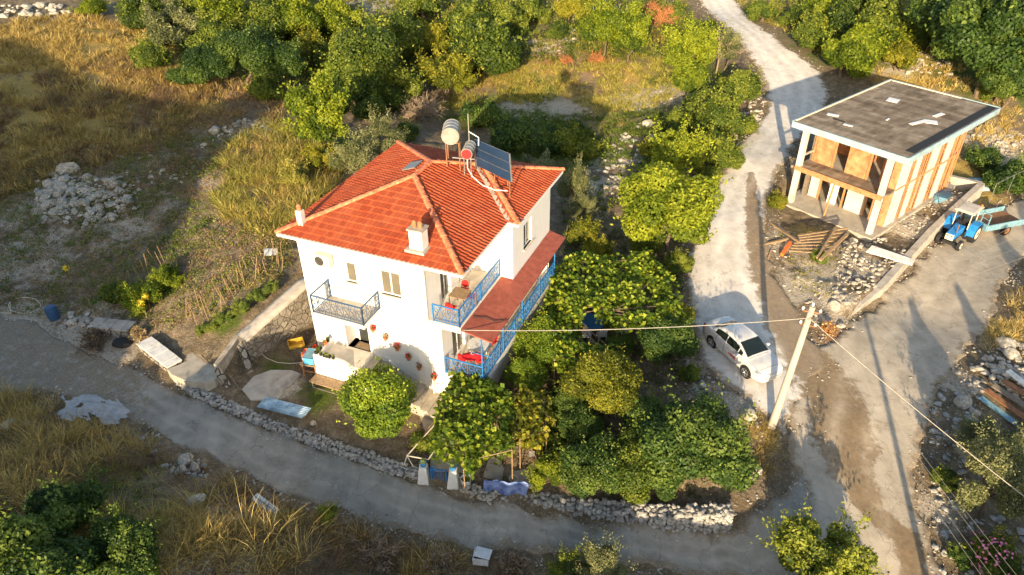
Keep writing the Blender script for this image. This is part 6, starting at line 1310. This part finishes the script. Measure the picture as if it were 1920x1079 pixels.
# grape vine on its pergola beside the gate, and the one shading the blue table
def pergola_vine(poly, hgt, nleaf, label, plabel, posts, mat='vine', holes=.35, ls=.12):
    W2 = np.array([un(x, y, hgt)[:2] for x, y in poly]); c0 = W2.mean(0); zg = float(T(*c0)); lo, hi = W2.min(0), W2.max(0); P = rng.uniform(lo, hi, (nleaf*4, 2)); dI = inpoly_dist(P[:, 0], P[:, 1], W2); P = P[(dI > -.1)]
    nz = hsh(P[:, 0], P[:, 1], .8, 51)+.5*hsh(P[:, 0], P[:, 1], .35, 52); P = P[(nz > -holes)][:nleaf]; n_ = len(P)
    Z_ = hgt+.45*hsh(P[:, 0], P[:, 1], .9, 53)+rng.normal(size=n_)*.12; edge = np.clip(1-inpoly_dist(P[:, 0], P[:, 1], W2)/.5, 0, 1); Z_ -= edge*rng.random(n_)*.7; N = rng.normal(size=(n_, 3))*.6+[0, 0, 1]; N /= np.linalg.norm(N, axis=1)[:, None]
    t = thing('grape_vine', label, 'vine', (c0[0], c0[1], zg)); V, Fq, r_ = quads(np.c_[P-c0, Z_-zg], N, ls, .8); link('foliage', np_mesh('foliage', V, Fq, False, {'rnd': r_}), LF[mat], t)
    mb = MB(); mb.cyl((W2[0][0]-c0[0]+.3, W2[0][1]-c0[1], -.2), (W2[0][0]-c0[0]+.5, W2[0][1]-c0[1]+.3, hgt-zg), .06, 7, .04)
    for k in range(16): i, j = rng.integers(len(W2), size=2); a_, b__ = W2[i]*.8+c0*.2-c0, W2[j]*.8+c0*.2-c0; mb.cyl((*a_, hgt-zg-.02), (*b__, hgt-zg+.05), .02, 5)
    mb.build('stem', 'bark', t)
    g = thing('pergola', plabel, 'pergola', (c0[0], c0[1], zg)); q = [un(x, y, hgt)-np.array([c0[0], c0[1], 0]) for x, y in posts]
    for a_ in q: MB().cyl((a_[0], a_[1], -.3), (a_[0], a_[1], hgt-zg-.12), .024, 8).build('post', 'wood', g)
    for a_, b__ in zip(q, q[1:]+q[:1]): MB().cyl((a_[0], a_[1], hgt-zg-.14), (b__[0], b__[1], hgt-zg-.14), .02, 7).build('beam', 'wood', g)
pergola_vine([(820,760),(850,705),(900,700),(950,735),(965,770),(945,810),(960,835),(900,850),(880,880),(865,850),(805,830),(815,800)], 1.75, 5200, 'leafy grape vine over the garden path between gate and stairs', 'pale pipe pergola carrying the vine by the gate', [(835,770),(925,740),(960,840),(868,862)])
pergola_vine([(955,770),(985,725),(1030,745),(1040,790),(1000,830),(965,815)], 1.6, 1700, 'vine patch with some reddish leaves right of the path vine', 'small pergola frame at the right of the garden path', [(965,775),(1020,760),(1025,805),(975,820)], 'yellow')
pergola_vine([(1045,500),(1080,470),(1150,480),(1210,470),(1260,510),(1285,580),(1250,610),(1150,600),(1130,590),(1085,598),(1050,570),(1020,570)], 2.4, 7500, 'broad grape vine roof shading the blue table right of the house', 'post frame under the broad vine right of the house', [(1050,565),(1090,485),(1250,520),(1270,595)], 'vine', .28)
pergola_vine([(1000,590),(1040,560),(1085,590),(1090,640),(1150,650),(1140,670),(1060,690),(1010,640)], 1.9, 2600, 'bright vine between the lower balcony railing and the blue table', 'wire frame between balcony and blue table', [(1010,600),(1075,590),(1130,655),(1040,670)], 'vine', .4)
# blue garden table and chairs below the vine
p_ = un(1108, 600, .75); zt_ = float(T(p_[0], p_[1])); t = thing('garden_table', 'dark blue round garden table under the broad vine', 'table', (p_[0], p_[1], zt_)); MB().lathe((0,0,0), [(0,.72),(.75,.72),(.77,.76),(0,.76)], 26).build('table_top', 'blue', t)
for x, y in ((-.45,-.45),(.45,-.45),(.45,.45),(-.45,.45)): MB().cyl((x*1.1, y*1.1, 0), (x, y, .72), .03, 6).build('leg', 'white_plastic', t)
def pchair(px, py, rz, lab):
    p = un(px, py, .4); t = thing('garden_chair', lab, 'chair', (p[0], p[1], float(T(p[0], p[1]))), rz, 'garden chairs under the vine'); MB().box(-.24,.24,-.24,.24,.40,.44).build('seat', 'white_plastic', t, bevel=.02); MB().obox((0,.27,.68), (.46,.04,.5), (-.15,0,0)).build('backrest', 'white_plastic', t, bevel=.02)
    for x in (-.22,.22):
        MB().beam((x,-.22,.62),(x,.25,.66),.05).build('armrest', 'white_plastic', t)
        for y in (-.22,.24): MB().beam((x,y,0),(x*.95,y*.95,.41),.045).build('leg', 'white_plastic', t)
pchair(1171, 618, .1, 'white plastic chair standing apart to the right of the blue table'); pchair(1100, 628, 3.0, 'cream chair in front of the blue table'); pchair(1128, 625, 3.3, 'white chair at the right front of the blue table')
# bean sticks in the garden beds
for k, (x, y) in enumerate([(352+k*13, 600-k*9) for k in range(14)]+[(372+k*13, 612-k*10) for k in range(13)]+[(225+k*14, 555-k*9) for k in range(7)]+[(300,500),(312,505),(280,520),(185,590),(520,500),(530,510)]):
    p = G(x+random.uniform(-5, 5), y+random.uniform(-5, 5)); h_ = random.uniform(.9, 1.5); o = MB().cyl((0,0,-.1), (random.uniform(-.35,.35), random.uniform(-.3,.3), h_), .022, 5, .014).build('bean_stick', 'wood', None); o.location = tuple(p); tag(o, 'dry bean stick leaning over a vegetable bed left of the house', 'stick', 'bean sticks in the garden beds')
for k, (x, y, lab) in enumerate(((275, 596, 'taller yellow flowering stalk by the garden wall gap'), (283, 585, 'second yellow flowering stalk by the garden wall gap'), (135, 530, 'yellow flowering weed in the shaded field'))):
    p = G(x, y); t = thing('flower_stalk', lab, 'flower', tuple(p)); MB().cyl((0,0,-.1), (.05,.05,1.0), .025, 5, .01).build('stem', 'strawgreen' if False else 'wood', t); V, Fq = petals(70, .22, 1.0, .05); link('flower_head', np_mesh('flower_head', V, Fq), 'yellowflower', t)
p = G(1850, 1062); t = thing('oleander_bush', 'pink flowering oleander at the lower right bottom edge', 'bush', tuple(p)); me, tm, R_, h = proto('lowbush', 0); c = link('crown', me, None, t); c.location = (0, 0, .6); c.scale = (.8, .8, .9); V, Fq = petals(260, 1.15, .75, .06); V[:, 2] = np.abs(V[:, 2]); link('blossoms', np_mesh('blossoms', V, Fq), 'pinkflower', t)
# ================================================================== GROUND COVER (nobody could count it)
def rdl(x, y): return _look(rd, x, y)
HOUSE_POLY = [hp(-.1, -.1), hp(9.5, -.1), hp(9.5, 10.1), hp(-.1, 10.1)]; B2_POLY = [bp2(-.3, .5), bp2(6.8, .5), bp2(6.8, 12.6), bp2(-.3, 12.6)]
def scatter(poly, dens, seed, clump=0, z=1.0, avoid_yard=False):
    rg = np.random.default_rng(seed); W2 = np.array([Gb2(x, y) for x, y in poly]); lo, hi = W2.min(0), W2.max(0); n_ = int(dens*np.prod(hi-lo)); P = rg.uniform(lo, hi, (n_, 2)); ok = (inpoly_dist(P[:, 0], P[:, 1], W2) > 0) & (rdl(P[:, 0], P[:, 1]) < -.15)
    ok &= (inpoly_dist(P[:, 0], P[:, 1], HOUSE_POLY) < 0) & (inpoly_dist(P[:, 0], P[:, 1], B2_POLY) < 0)
    P = P[ok]
    if clump: P = P[hsh(P[:, 0], P[:, 1], 1.9, seed)+.6*hsh(P[:, 0], P[:, 1], .7, seed+1) > clump-.5]
    return P
def Gb2(px, py): return G(px, py)[:2]
def grass(name, label, poly, dens, h_, mat, seed, blades=10, w_=.03, clump=0, spread=.16, lean=.45, cat='grass'):
    w_ *= .62 if w_ > .015 else .8; blades = int(blades*1.5); spread *= 1.3; lean *= .8
    P = scatter(poly, dens, seed, clump); rg = np.random.default_rng(seed); n_ = len(P); Z_ = T(P[:, 0], P[:, 1]); hs = h_*rg.uniform(.5, 1.35, n_); tone = rg.random(n_)
    i = np.repeat(np.arange(n_), blades); m = len(i); off = rg.normal(size=(m, 2))*spread*.5; B = np.c_[P[i]+off, Z_[i]-.04]; d = np.c_[off*2.2/spread*.5+rg.normal(size=(m, 2))*lean*.6, np.ones(m)]; d /= np.linalg.norm(d, axis=1)[:, None]; Ln = hs[i]*rg.uniform(.55, 1.15, m)
    a = rg.uniform(0, 6.28, m); s = np.c_[np.cos(a), np.sin(a), np.zeros(m)]*(w_*rg.uniform(.6, 1.3, m))[:, None]; mid = B+d*(Ln*.55)[:, None]; tip = B+d*Ln[:, None]+np.c_[d[:, :2]*.35*Ln[:, None], -.12*Ln]
    V = np.stack([B-s, B+s, mid+s*.8, tip, mid-s*.8], 1).reshape(-1, 3); Fq = np.arange(m)[:, None]*5; Fs = np.hstack([Fq+0, Fq+1, Fq+2, Fq+4]); Ft = np.hstack([Fq+4, Fq+2, Fq+3, Fq+3]);
    me = bpy.data.meshes.new(name); Fa = np.vstack([Fs]); 
    V2 = V.reshape(m, 5, 3); Vq = np.concatenate([V2[:, [0, 1, 2, 4]], np.stack([V2[:, 4], V2[:, 2], V2[:, 3]+s*.15, V2[:, 3]-s*.15], 1)], 1).reshape(-1, 3)
    me = np_mesh(name, Vq, np.arange(len(Vq)).reshape(-1, 4), False, {'rnd': np.repeat(.5*tone[i]+.5*rg.random(m), 8)}); o = link(name, me, LF[mat]); tag(o, label, cat, kind='stuff'); return o
def weeds(name, label, poly, dens, r, mat, seed, nl=14, ls=.07, clump=0, hgt=.25):
    P = scatter(poly, dens, seed, clump); rg = np.random.default_rng(seed); n_ = len(P); Z_ = T(P[:, 0], P[:, 1]); sc__ = rg.uniform(.5, 1.5, n_); tone = rg.random(n_); i = np.repeat(np.arange(n_), nl); m = len(i); o3 = rg.normal(size=(m, 3))*[r*.5, r*.5, hgt*.4]*sc__[i][:, None]; o3[:, 2] = np.abs(o3[:, 2])
    N = rg.normal(size=(m, 3))*.7+[0, 0, .8]; N /= np.linalg.norm(N, axis=1)[:, None]; V, Fq, r_ = quads(np.c_[P[i], Z_[i]]+o3, N, ls, .6, .5*tone[i]+.5*rg.random(m), rg); o = link(name, np_mesh(name, V, Fq, False, {'rnd': r_}), LF[mat]); tag(o, label, 'weeds', kind='stuff'); return o
g_, wd_ = grass, weeds
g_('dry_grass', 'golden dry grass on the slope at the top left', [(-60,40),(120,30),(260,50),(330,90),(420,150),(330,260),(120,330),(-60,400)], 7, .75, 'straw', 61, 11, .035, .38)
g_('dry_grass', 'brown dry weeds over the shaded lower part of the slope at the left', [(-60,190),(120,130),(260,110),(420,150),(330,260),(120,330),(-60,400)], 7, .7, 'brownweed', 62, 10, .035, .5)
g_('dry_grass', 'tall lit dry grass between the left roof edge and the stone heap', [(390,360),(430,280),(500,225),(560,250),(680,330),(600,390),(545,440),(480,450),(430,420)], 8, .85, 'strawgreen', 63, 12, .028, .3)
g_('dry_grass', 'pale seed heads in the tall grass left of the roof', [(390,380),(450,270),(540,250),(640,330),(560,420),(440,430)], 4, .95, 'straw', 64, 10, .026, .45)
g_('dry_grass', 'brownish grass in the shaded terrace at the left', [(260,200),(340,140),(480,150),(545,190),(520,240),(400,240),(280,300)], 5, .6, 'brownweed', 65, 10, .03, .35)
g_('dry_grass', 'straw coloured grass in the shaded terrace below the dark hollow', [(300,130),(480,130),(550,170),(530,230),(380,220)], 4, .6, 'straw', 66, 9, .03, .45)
g_('field_grass', 'green and straw grass strip across the field behind the house', [(880,150),(1000,120),(1260,110),(1290,170),(1240,200),(1130,215),(1060,190),(900,200),(800,210)], 7, .55, 'strawgreen', 67, 10, .035, .25)
g_('field_grass', 'dry grass patches across the field behind the house', [(880,140),(1000,130),(1260,130),(1250,170),(1060,185),(900,185)], 3, .6, 'straw', 68, 9, .035, .5)
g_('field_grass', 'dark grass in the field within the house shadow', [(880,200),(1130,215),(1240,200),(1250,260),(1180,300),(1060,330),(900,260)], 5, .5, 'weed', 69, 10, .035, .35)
g_('verge_grass', 'green grass on the slope right of the upper track', [(1360,-20),(1700,-20),(1760,120),(1640,140),(1560,140),(1500,80),(1430,40)], 4, .55, 'strawgreen', 70, 10, .035, .3)
g_('verge_grass', 'dry grass between the flat roof and the evergreens', [(1640,140),(1700,90),(1800,110),(1920,200),(1930,290),(1800,300),(1840,230)], 4, .55, 'straw', 71, 10, .035, .35)
g_('hill_grass', 'grass between the bushes along the top edge', [(240,-20),(1290,-20),(1280,110),(900,130),(560,170),(320,90)], 2.6, .6, 'strawgreen', 72, 9, .045, .3)
g_('near_grass', 'tall golden grass along the bottom left, nearest to the viewer', [(-40,740),(60,735),(200,800),(330,860),(430,900),(560,960),(700,1010),(860,1045),(860,1100),(300,1100),(-40,1100)], 13, .8, 'straw', 73, 12, .014, .5)
g_('near_grass', 'brown dead weeds along the bottom left, nearest to the viewer', [(-40,740),(60,735),(200,800),(330,860),(430,900),(560,960),(700,1010),(860,1045),(1000,1070),(860,1100),(300,1100),(-40,1100)], 14, .5, 'brownweed', 74, 12, .012, .3)
g_('near_grass', 'half green weeds along the bottom left', [(-40,760),(200,830),(430,930),(600,990),(700,1100),(-40,1100)], 9, .4, 'strawgreen', 75, 12, .014, .5)
g_('tall_stalks', 'tall dry oat stalks catching the sun at the lower left edge', [(-40,720),(60,725),(130,790),(100,860),(-40,880)], 5, 1.45, 'straw', 92, 9, .016, .4, .3)
g_('tall_stalks', 'tall golden stalks beside the dirty white board', [(400,900),(560,940),(620,1010),(560,1079),(430,1050),(330,940)], 5, 1.35, 'straw', 93, 9, .016, .4, .3)
g_('tall_stalks', 'tall pale stalks between the boards and the white box', [(560,960),(700,1010),(830,1050),(760,1090),(600,1079)], 4, 1.1, 'brownweed', 94, 9, .016, .45, .3)
g_('pole_grass', 'dry grass tuft around the foot of the leaning pole', [(1385,775),(1440,770),(1475,800),(1475,870),(1430,900),(1405,840)], 12, .45, 'straw', 76, 12, .014, .35)
g_('corner_grass', 'dry grass at the right edge of the right road', [(1850,590),(1930,540),(1930,690),(1850,660)], 10, .5, 'straw', 77, 10, .018, .3)
g_('wall_foot_grass', 'thin green grass along the foot of the terrace wall', [(1600,590),(1690,515),(1745,462),(1752,466),(1700,525),(1640,580)], 14, .25, 'strawgreen', 78, 9, .016, .2)
g_('yard_grass', 'short green grass in the shaded yard', [(470,690),(530,650),(590,640),(640,690),(650,740),(620,790),(560,740),(560,700),(510,695)], 40, .10, 'weed', 79, 8, .012, .3, .12)
wd_('weed_carpet', 'low weeds over the shaded field at the left', [(-40,400),(120,300),(400,230),(520,260),(430,360),(540,450),(560,520),(330,620),(130,590),(-40,600)], 9, .28, 'weed', 81, 13, .05, .33)
wd_('weed_carpet', 'dry brown weeds over the shaded field at the left', [(-40,300),(200,250),(400,230),(520,260),(430,360),(540,450),(560,520),(330,620),(130,590),(-40,600)], 11, .25, 'brownweed', 82, 13, .045, .3)
wd_('weed_carpet', 'dry plants on the lit vegetable bed by the retaining wall', [(335,600),(430,500),(540,440),(560,500),(430,600),(360,640)], 12, .22, 'strawgreen', 83, 14, .04, .35, .3)
wd_('weed_carpet', 'leaf litter and seedlings under the orchard trees', [(880,880),(1000,740),(1060,480),(1280,480),(1290,640),(1360,760),(1400,900),(1300,960),(1000,930)], 14, .25, 'brownweed', 84, 10, .045, .35, .06)
wd_('weed_carpet', 'green undergrowth below the orchard trees', [(960,880),(1040,700),(1060,450),(1280,420),(1290,640),(1330,760),(1400,900),(1300,940),(1000,920)], 7, .35, 'dark', 85, 16, .06, .42, .35)
wd_('weed_carpet', 'undergrowth between the bushes at the top', [(240,-20),(1290,-20),(1290,110),(950,120),(800,180),(560,190),(300,110)], 2.6, .6, 'green', 86, 22, .10, .3, .55)
wd_('weed_carpet', 'scrub between the house and the track hedge', [(1050,300),(1180,200),(1290,230),(1300,420),(1060,460)], 5, .35, 'green', 87, 16, .075, .35, .4)
wd_('weed_carpet', 'scrub on the verge behind the unfinished building', [(1440,-20),(1780,-20),(1800,120),(1640,130),(1500,90)], 3, .5, 'green', 88, 20, .09, .35, .5)
wd_('weed_carpet', 'weeds over the rubble corner below the building site', [(1440,380),(1500,400),(1590,440),(1560,580),(1480,540)], 6, .2, 'strawgreen', 89, 12, .045, .5)
wd_('weed_carpet', 'pinkish dead weeds at the bottom left', [(100,800),(250,830),(330,900),(250,960),(120,900)], 10, .25, 'brownweed', 90, 14, .03, .3)
wd_('weed_carpet', 'green weeds at the lower left', [(-40,900),(250,880),(420,1000),(380,1100),(-40,1100)], 10, .3, 'green', 91, 14, .045, .4, .35)
wd_('scrub', 'tangled dry scrub over the shaded terraces at the left', [(150,330),(200,200),(400,200),(540,230),(520,300),(430,360),(330,440),(200,420)], 4, .5, 'brownweed', 95, 40, .045, .45, .7)
wd_('scrub', 'dark green scrub clumps over the shaded terraces at the left', [(-40,420),(120,260),(400,200),(540,230),(430,360),(400,480),(250,520),(-40,560)], 3.2, .45, 'green', 96, 40, .05, .52, .6)
wd_('scrub', 'pale dry bushes between roof edge and vegetable bed', [(380,380),(560,380),(555,470),(460,480),(400,440)], 2.5, .4, 'straw', 97, 36, .04, .4, .7)
wd_('scrub', 'pinkish brown thistles over the near bank of the lane', [(60,800),(200,800),(330,880),(560,980),(700,1030),(700,1079),(250,1079),(60,950)], 2.5, .35, 'brownweed', 98, 44, .028, .35, .6)
# ================================================================== RUBBLE AND STONES
def rubble(name, label, poly, dens, r, seed, m='stone', clump=0, flat=.6, road=False, up=0):
    W2 = np.array([Gb2(x, y) for x, y in poly]); rg = np.random.default_rng(seed); lo, hi = W2.min(0), W2.max(0); P = rg.uniform(lo, hi, (int(dens*np.prod(hi-lo)), 2)); dI = inpoly_dist(P[:, 0], P[:, 1], W2); ok = dI > 0
    if not road: ok &= rdl(P[:, 0], P[:, 1]) < .15
    P = P[ok]; dI = dI[ok]
    if clump: k = hsh(P[:, 0], P[:, 1], 1.5, seed)+.5*hsh(P[:, 0], P[:, 1], .6, seed+1) > clump-.5; P = P[k]; dI = dI[k]
    rad = r*rg.uniform(.35, 1.0, len(P))**1.6*1.3; Zs = T(P[:, 0], P[:, 1])+rad*.25+up*np.clip(dI, 0, 1.2)*rg.random(len(P)); o = link(name, stones_mesh(name, np.c_[P, Zs], rad, flat), m); tag(o, label, 'rubble', kind='stuff'); return o
rb = rubble
rb('rubble', 'loose stones around the heap in the shaded field at the left', [(60,350),(120,320),(260,340),(270,400),(180,430),(80,420)], 7, .20, 201, 'stone', 0, .6, False, .3)
rb('rubble', 'scattered stones on the shaded terrace at the left', [(140,240),(250,180),(330,290),(420,230),(510,230),(500,290),(330,350),(200,350)], 2.2, .20, 202, 'stone', .45)
rb('rubble', 'ruined terrace wall stones lit at the right end', [(400,250),(430,228),(500,225),(520,250),(480,270)], 7, .24, 203, 'stone')
rb('rubble', 'stone row at the top left edge', [(-20,15),(110,8),(130,25),(40,35),(-20,38)], 3.0, .40, 204, 'stone')
rb('rubble', 'gravel and stones in the field behind the house', [(930,190),(1100,180),(1120,220),(1000,230)], 4, .11, 205, 'stone', .35)
rb('rubble', 'pale stones on the bare patch near the top', [(1000,60),(1090,50),(1080,110),(1010,110)], 3, .22, 206, 'stone', .3)
rb('rubble', 'pale stony strip leading to the track', [(1060,195),(1290,165),(1290,195),(1100,215)], 4, .12, 207, 'stone', .4)
rb('rubble', 'rubble bank left of the big round tree', [(1090,330),(1180,240),(1250,225),(1220,290),(1190,380),(1120,400)], 4, .24, 208, 'stone', .4)
rb('rubble', 'crumbled stones along the left edge of the track', [(1395,190),(1440,180),(1430,230),(1385,300),(1365,290)], 8, .18, 209, 'stone', .2)
rb('rubble', 'broken stones and plaster below the building site', [(1590,420),(1650,440),(1700,470),(1640,540),(1590,580),(1560,575),(1570,480)], 14, .17, 210, 'stone', .2, .6, False, .15)
rb('rubble', 'small stones over the corner between the two roads', [(1450,420),(1560,470),(1580,590),(1540,640),(1490,580),(1450,500)], 8, .10, 211, 'stone', .35)
rb('rubble', 'debris over the terrace beside the building', [(1650,440),(1700,400),(1790,350),(1820,350),(1790,385),(1700,460)], 8, .12, 212, 'stone', .3)
rb('rubble', 'stone bank behind the unfinished building', [(1650,110),(1700,90),(1790,120),(1780,150),(1700,140)], 4, .26, 213, 'stone', .2)
rb('rubble', 'low dry stone terrace at the right edge', [(1820,255),(1930,250),(1930,290),(1830,290)], 6, .26, 214, 'stone', 0)
rb('rubble', 'grey stones along the right edge of the junction', [(1755,700),(1830,650),(1850,780),(1800,900),(1770,1079),(1735,1079),(1745,950),(1740,800)], 9, .16, 215, 'stone_dark', .15)
rb('rubble', 'pale rubble heap at the right edge below the dry grass', [(1810,690),(1870,650),(1930,620),(1930,760),(1840,740)], 9, .24, 216, 'stone', 0, .6, False, .2)
rb('rubble', 'stones among weeds at the lower right', [(1780,930),(1850,930),(1930,1000),(1930,1100),(1770,1100)], 5, .20, 217, 'stone_dark', .2)
rb('rubble', 'gravel beside the parked car and the orchard', [(1240,660),(1300,690),(1400,760),(1440,800),(1420,900),(1380,900),(1300,760)], 18, .085, 218, 'stone_dark', .15)
rb('rubble', 'stones along the near edge of the lane', [(260,810),(330,840),(400,880),(390,910),(300,880)], 9, .18, 219, 'stone_dark', .1)
rb('rubble', 'gravel clearing at the bottom left', [(280,1000),(420,940),(440,1000),(400,1079),(300,1079)], 14, .09, 220, 'stone', .15)
rb('rubble', 'loose chippings over the gravel area at the far left', [(-40,600),(120,610),(300,700),(200,700),(60,690),(-40,700)], 10, .05, 221, 'stone_dark', .3, .6, True)
rb('rubble', 'loose chippings along the muddy streak of the junction', [(1440,640),(1560,700),(1640,880),(1720,960),(1790,1070),(1700,1079),(1600,960),(1540,860),(1480,760)], 6, .045, 222, 'stone', .45, .6, True)
rb('rubble', 'chippings on the pale track', [(1290,560),(1340,330),(1450,200),(1420,60),(1560,180),(1450,430),(1480,600),(1440,700)], 3, .05, 223, 'stone', .3, .6, True)
rb('rubble', 'stone heap at the left end of the garden wall', [(120,590),(165,590),(175,615),(150,630),(118,615)], 14, .20, 224, 'stone', 0, .7, False, .3)
rb('rubble', 'stones along the tarpaulin and gate foot', [(870,905),(905,915),(990,945),(960,955),(880,930)], 16, .10, 225, 'stone', 0, .6, True)
rb('rubble', 'crumbs of mortar along the lane side of the yard wall', [(345,722),(560,820),(780,895),(780,902),(560,832),(345,735)], 12, .07, 226, 'stone_dark', .2, .6, True)
for k in range(95):
    t_ = random.uniform(-1, 1); u_ = random.uniform(-1, 1); x, y = 158+t_*88*(1-.3*abs(u_)), 372+u_*40+t_*6
    stone(x, y, random.uniform(.2, .5), 'pale boulder in the heap in the shaded field at the left', 'boulders heaped in the shaded field', z=None)
for x, y, r_, lab in ((130,322,.8,'large pale boulder above the heap in the shaded field'), (402,248,.6,'upright pale boulder left of the ruined terrace wall'), (290,248,.35,'pale boulder at the end of the shaded stone row'), (55,800,.35,'pale round stone among the grass at the left edge, right one'), (16,800,.4,'pale round stone among the grass at the left edge, left one'), (370,942,.4,'grey stone in the weeds below the lane'),
  (1402,780,.5,'pale block beside the foot of the leaning pole'), (1418,884,.3,'white stone at the corner below the leaning pole'), (1316,722,.28,'white stone on the gravel left of the parked car'), (588,795,.2,'small pale stone in the yard by the lane wall'), (1215,235,.6,'pale boulder on the rubble bank by the track'), (1222,258,.4,'smaller boulder on the rubble bank by the track'),
  (1805,757,.5,'long flat stone at the right edge of the junction'), (1825,775,.35,'flat grey stone below the long one at the junction edge'), (1822,792,.4,'large round grey stone at the junction edge'), (1885,650,.6,'pale boulder in the heap at the right edge'), (1895,668,.5,'orange lit flat boulder in the heap at the right edge'), (1905,1045,.45,'round grey boulder at the lower right corner'),
  (1575,612,.3,'pale stone behind the pole top'), (348,865,.4,'grey block on the near edge of the lane, upper of three'), (365,878,.35,'grey block on the near edge of the lane, middle of three'), (340,885,.3,'grey block on the near edge of the lane, lowest of three'), (1600,455,.4,'pale block on the rubble right of the lattice'), (1565,575,.5,'pale boulder at the tip of the terrace wall'), (1352,900,.3,'grey stone behind the end of the dry stone wall')):
    stone(x, y, r_, lab, None)
for k, (nm, A, B, mt, lift) in enumerate(ROADS):
    rg = np.random.default_rng(300+k); Ps = []
    for E_, O2 in ((A, B), (B, A)):
        i = rg.integers(0, len(E_), 1500); dr_ = (O2[i]-E_[i]); dr_ /= np.hypot(*dr_.T)[:, None]; Ps.append(E_[i]+dr_*(rg.normal(size=(1500, 1))*.45+.05)+rg.normal(size=(1500, 2))*.08)
    P = np.vstack(Ps); P = P[hsh(P[:, 0], P[:, 1], 1.3, 310) > -.15]; rad = .015+.07*rg.random(len(P))**3
    tag(link('edge_gravel', stones_mesh('edge_gravel', np.c_[P, np.maximum(T(P[:, 0], P[:, 1]), Tbase(P[:, 0], P[:, 1])+.02)+rad*.3], rad, .6), 'stone'), 'loose gravel along both edges of the '+nm.replace('_', ' '), 'gravel', kind='stuff')
    P = np.vstack(Ps)[:, :]; P = P-0; 
# rusty timber and sheet heap at the right edge
for k, (a_, b__, m, lab) in enumerate((((1838,745),(1905,795),'bluegrey','grey blue plank lowest in the timber heap at the right edge'), ((1848,730),(1930,790),'rusty','rusty sheet strip above the grey plank at the right edge'), ((1862,722),(1935,770),'wood_grey','dark beam in the timber heap at the right edge'), ((1880,712),(1940,752),'rusty','upper rusty strip in the timber heap at the right edge'), ((1890,695),(1940,735),'white_dirty','pale board on top of the timber heap at the right edge'))):
    p = G(*a_, .15+.12*k); q = G(*b__, .15+.12*k); o = MB().beam(tuple(p), tuple(q), .35, .06).build('heap_board', m, None); tag(o, lab, 'board')
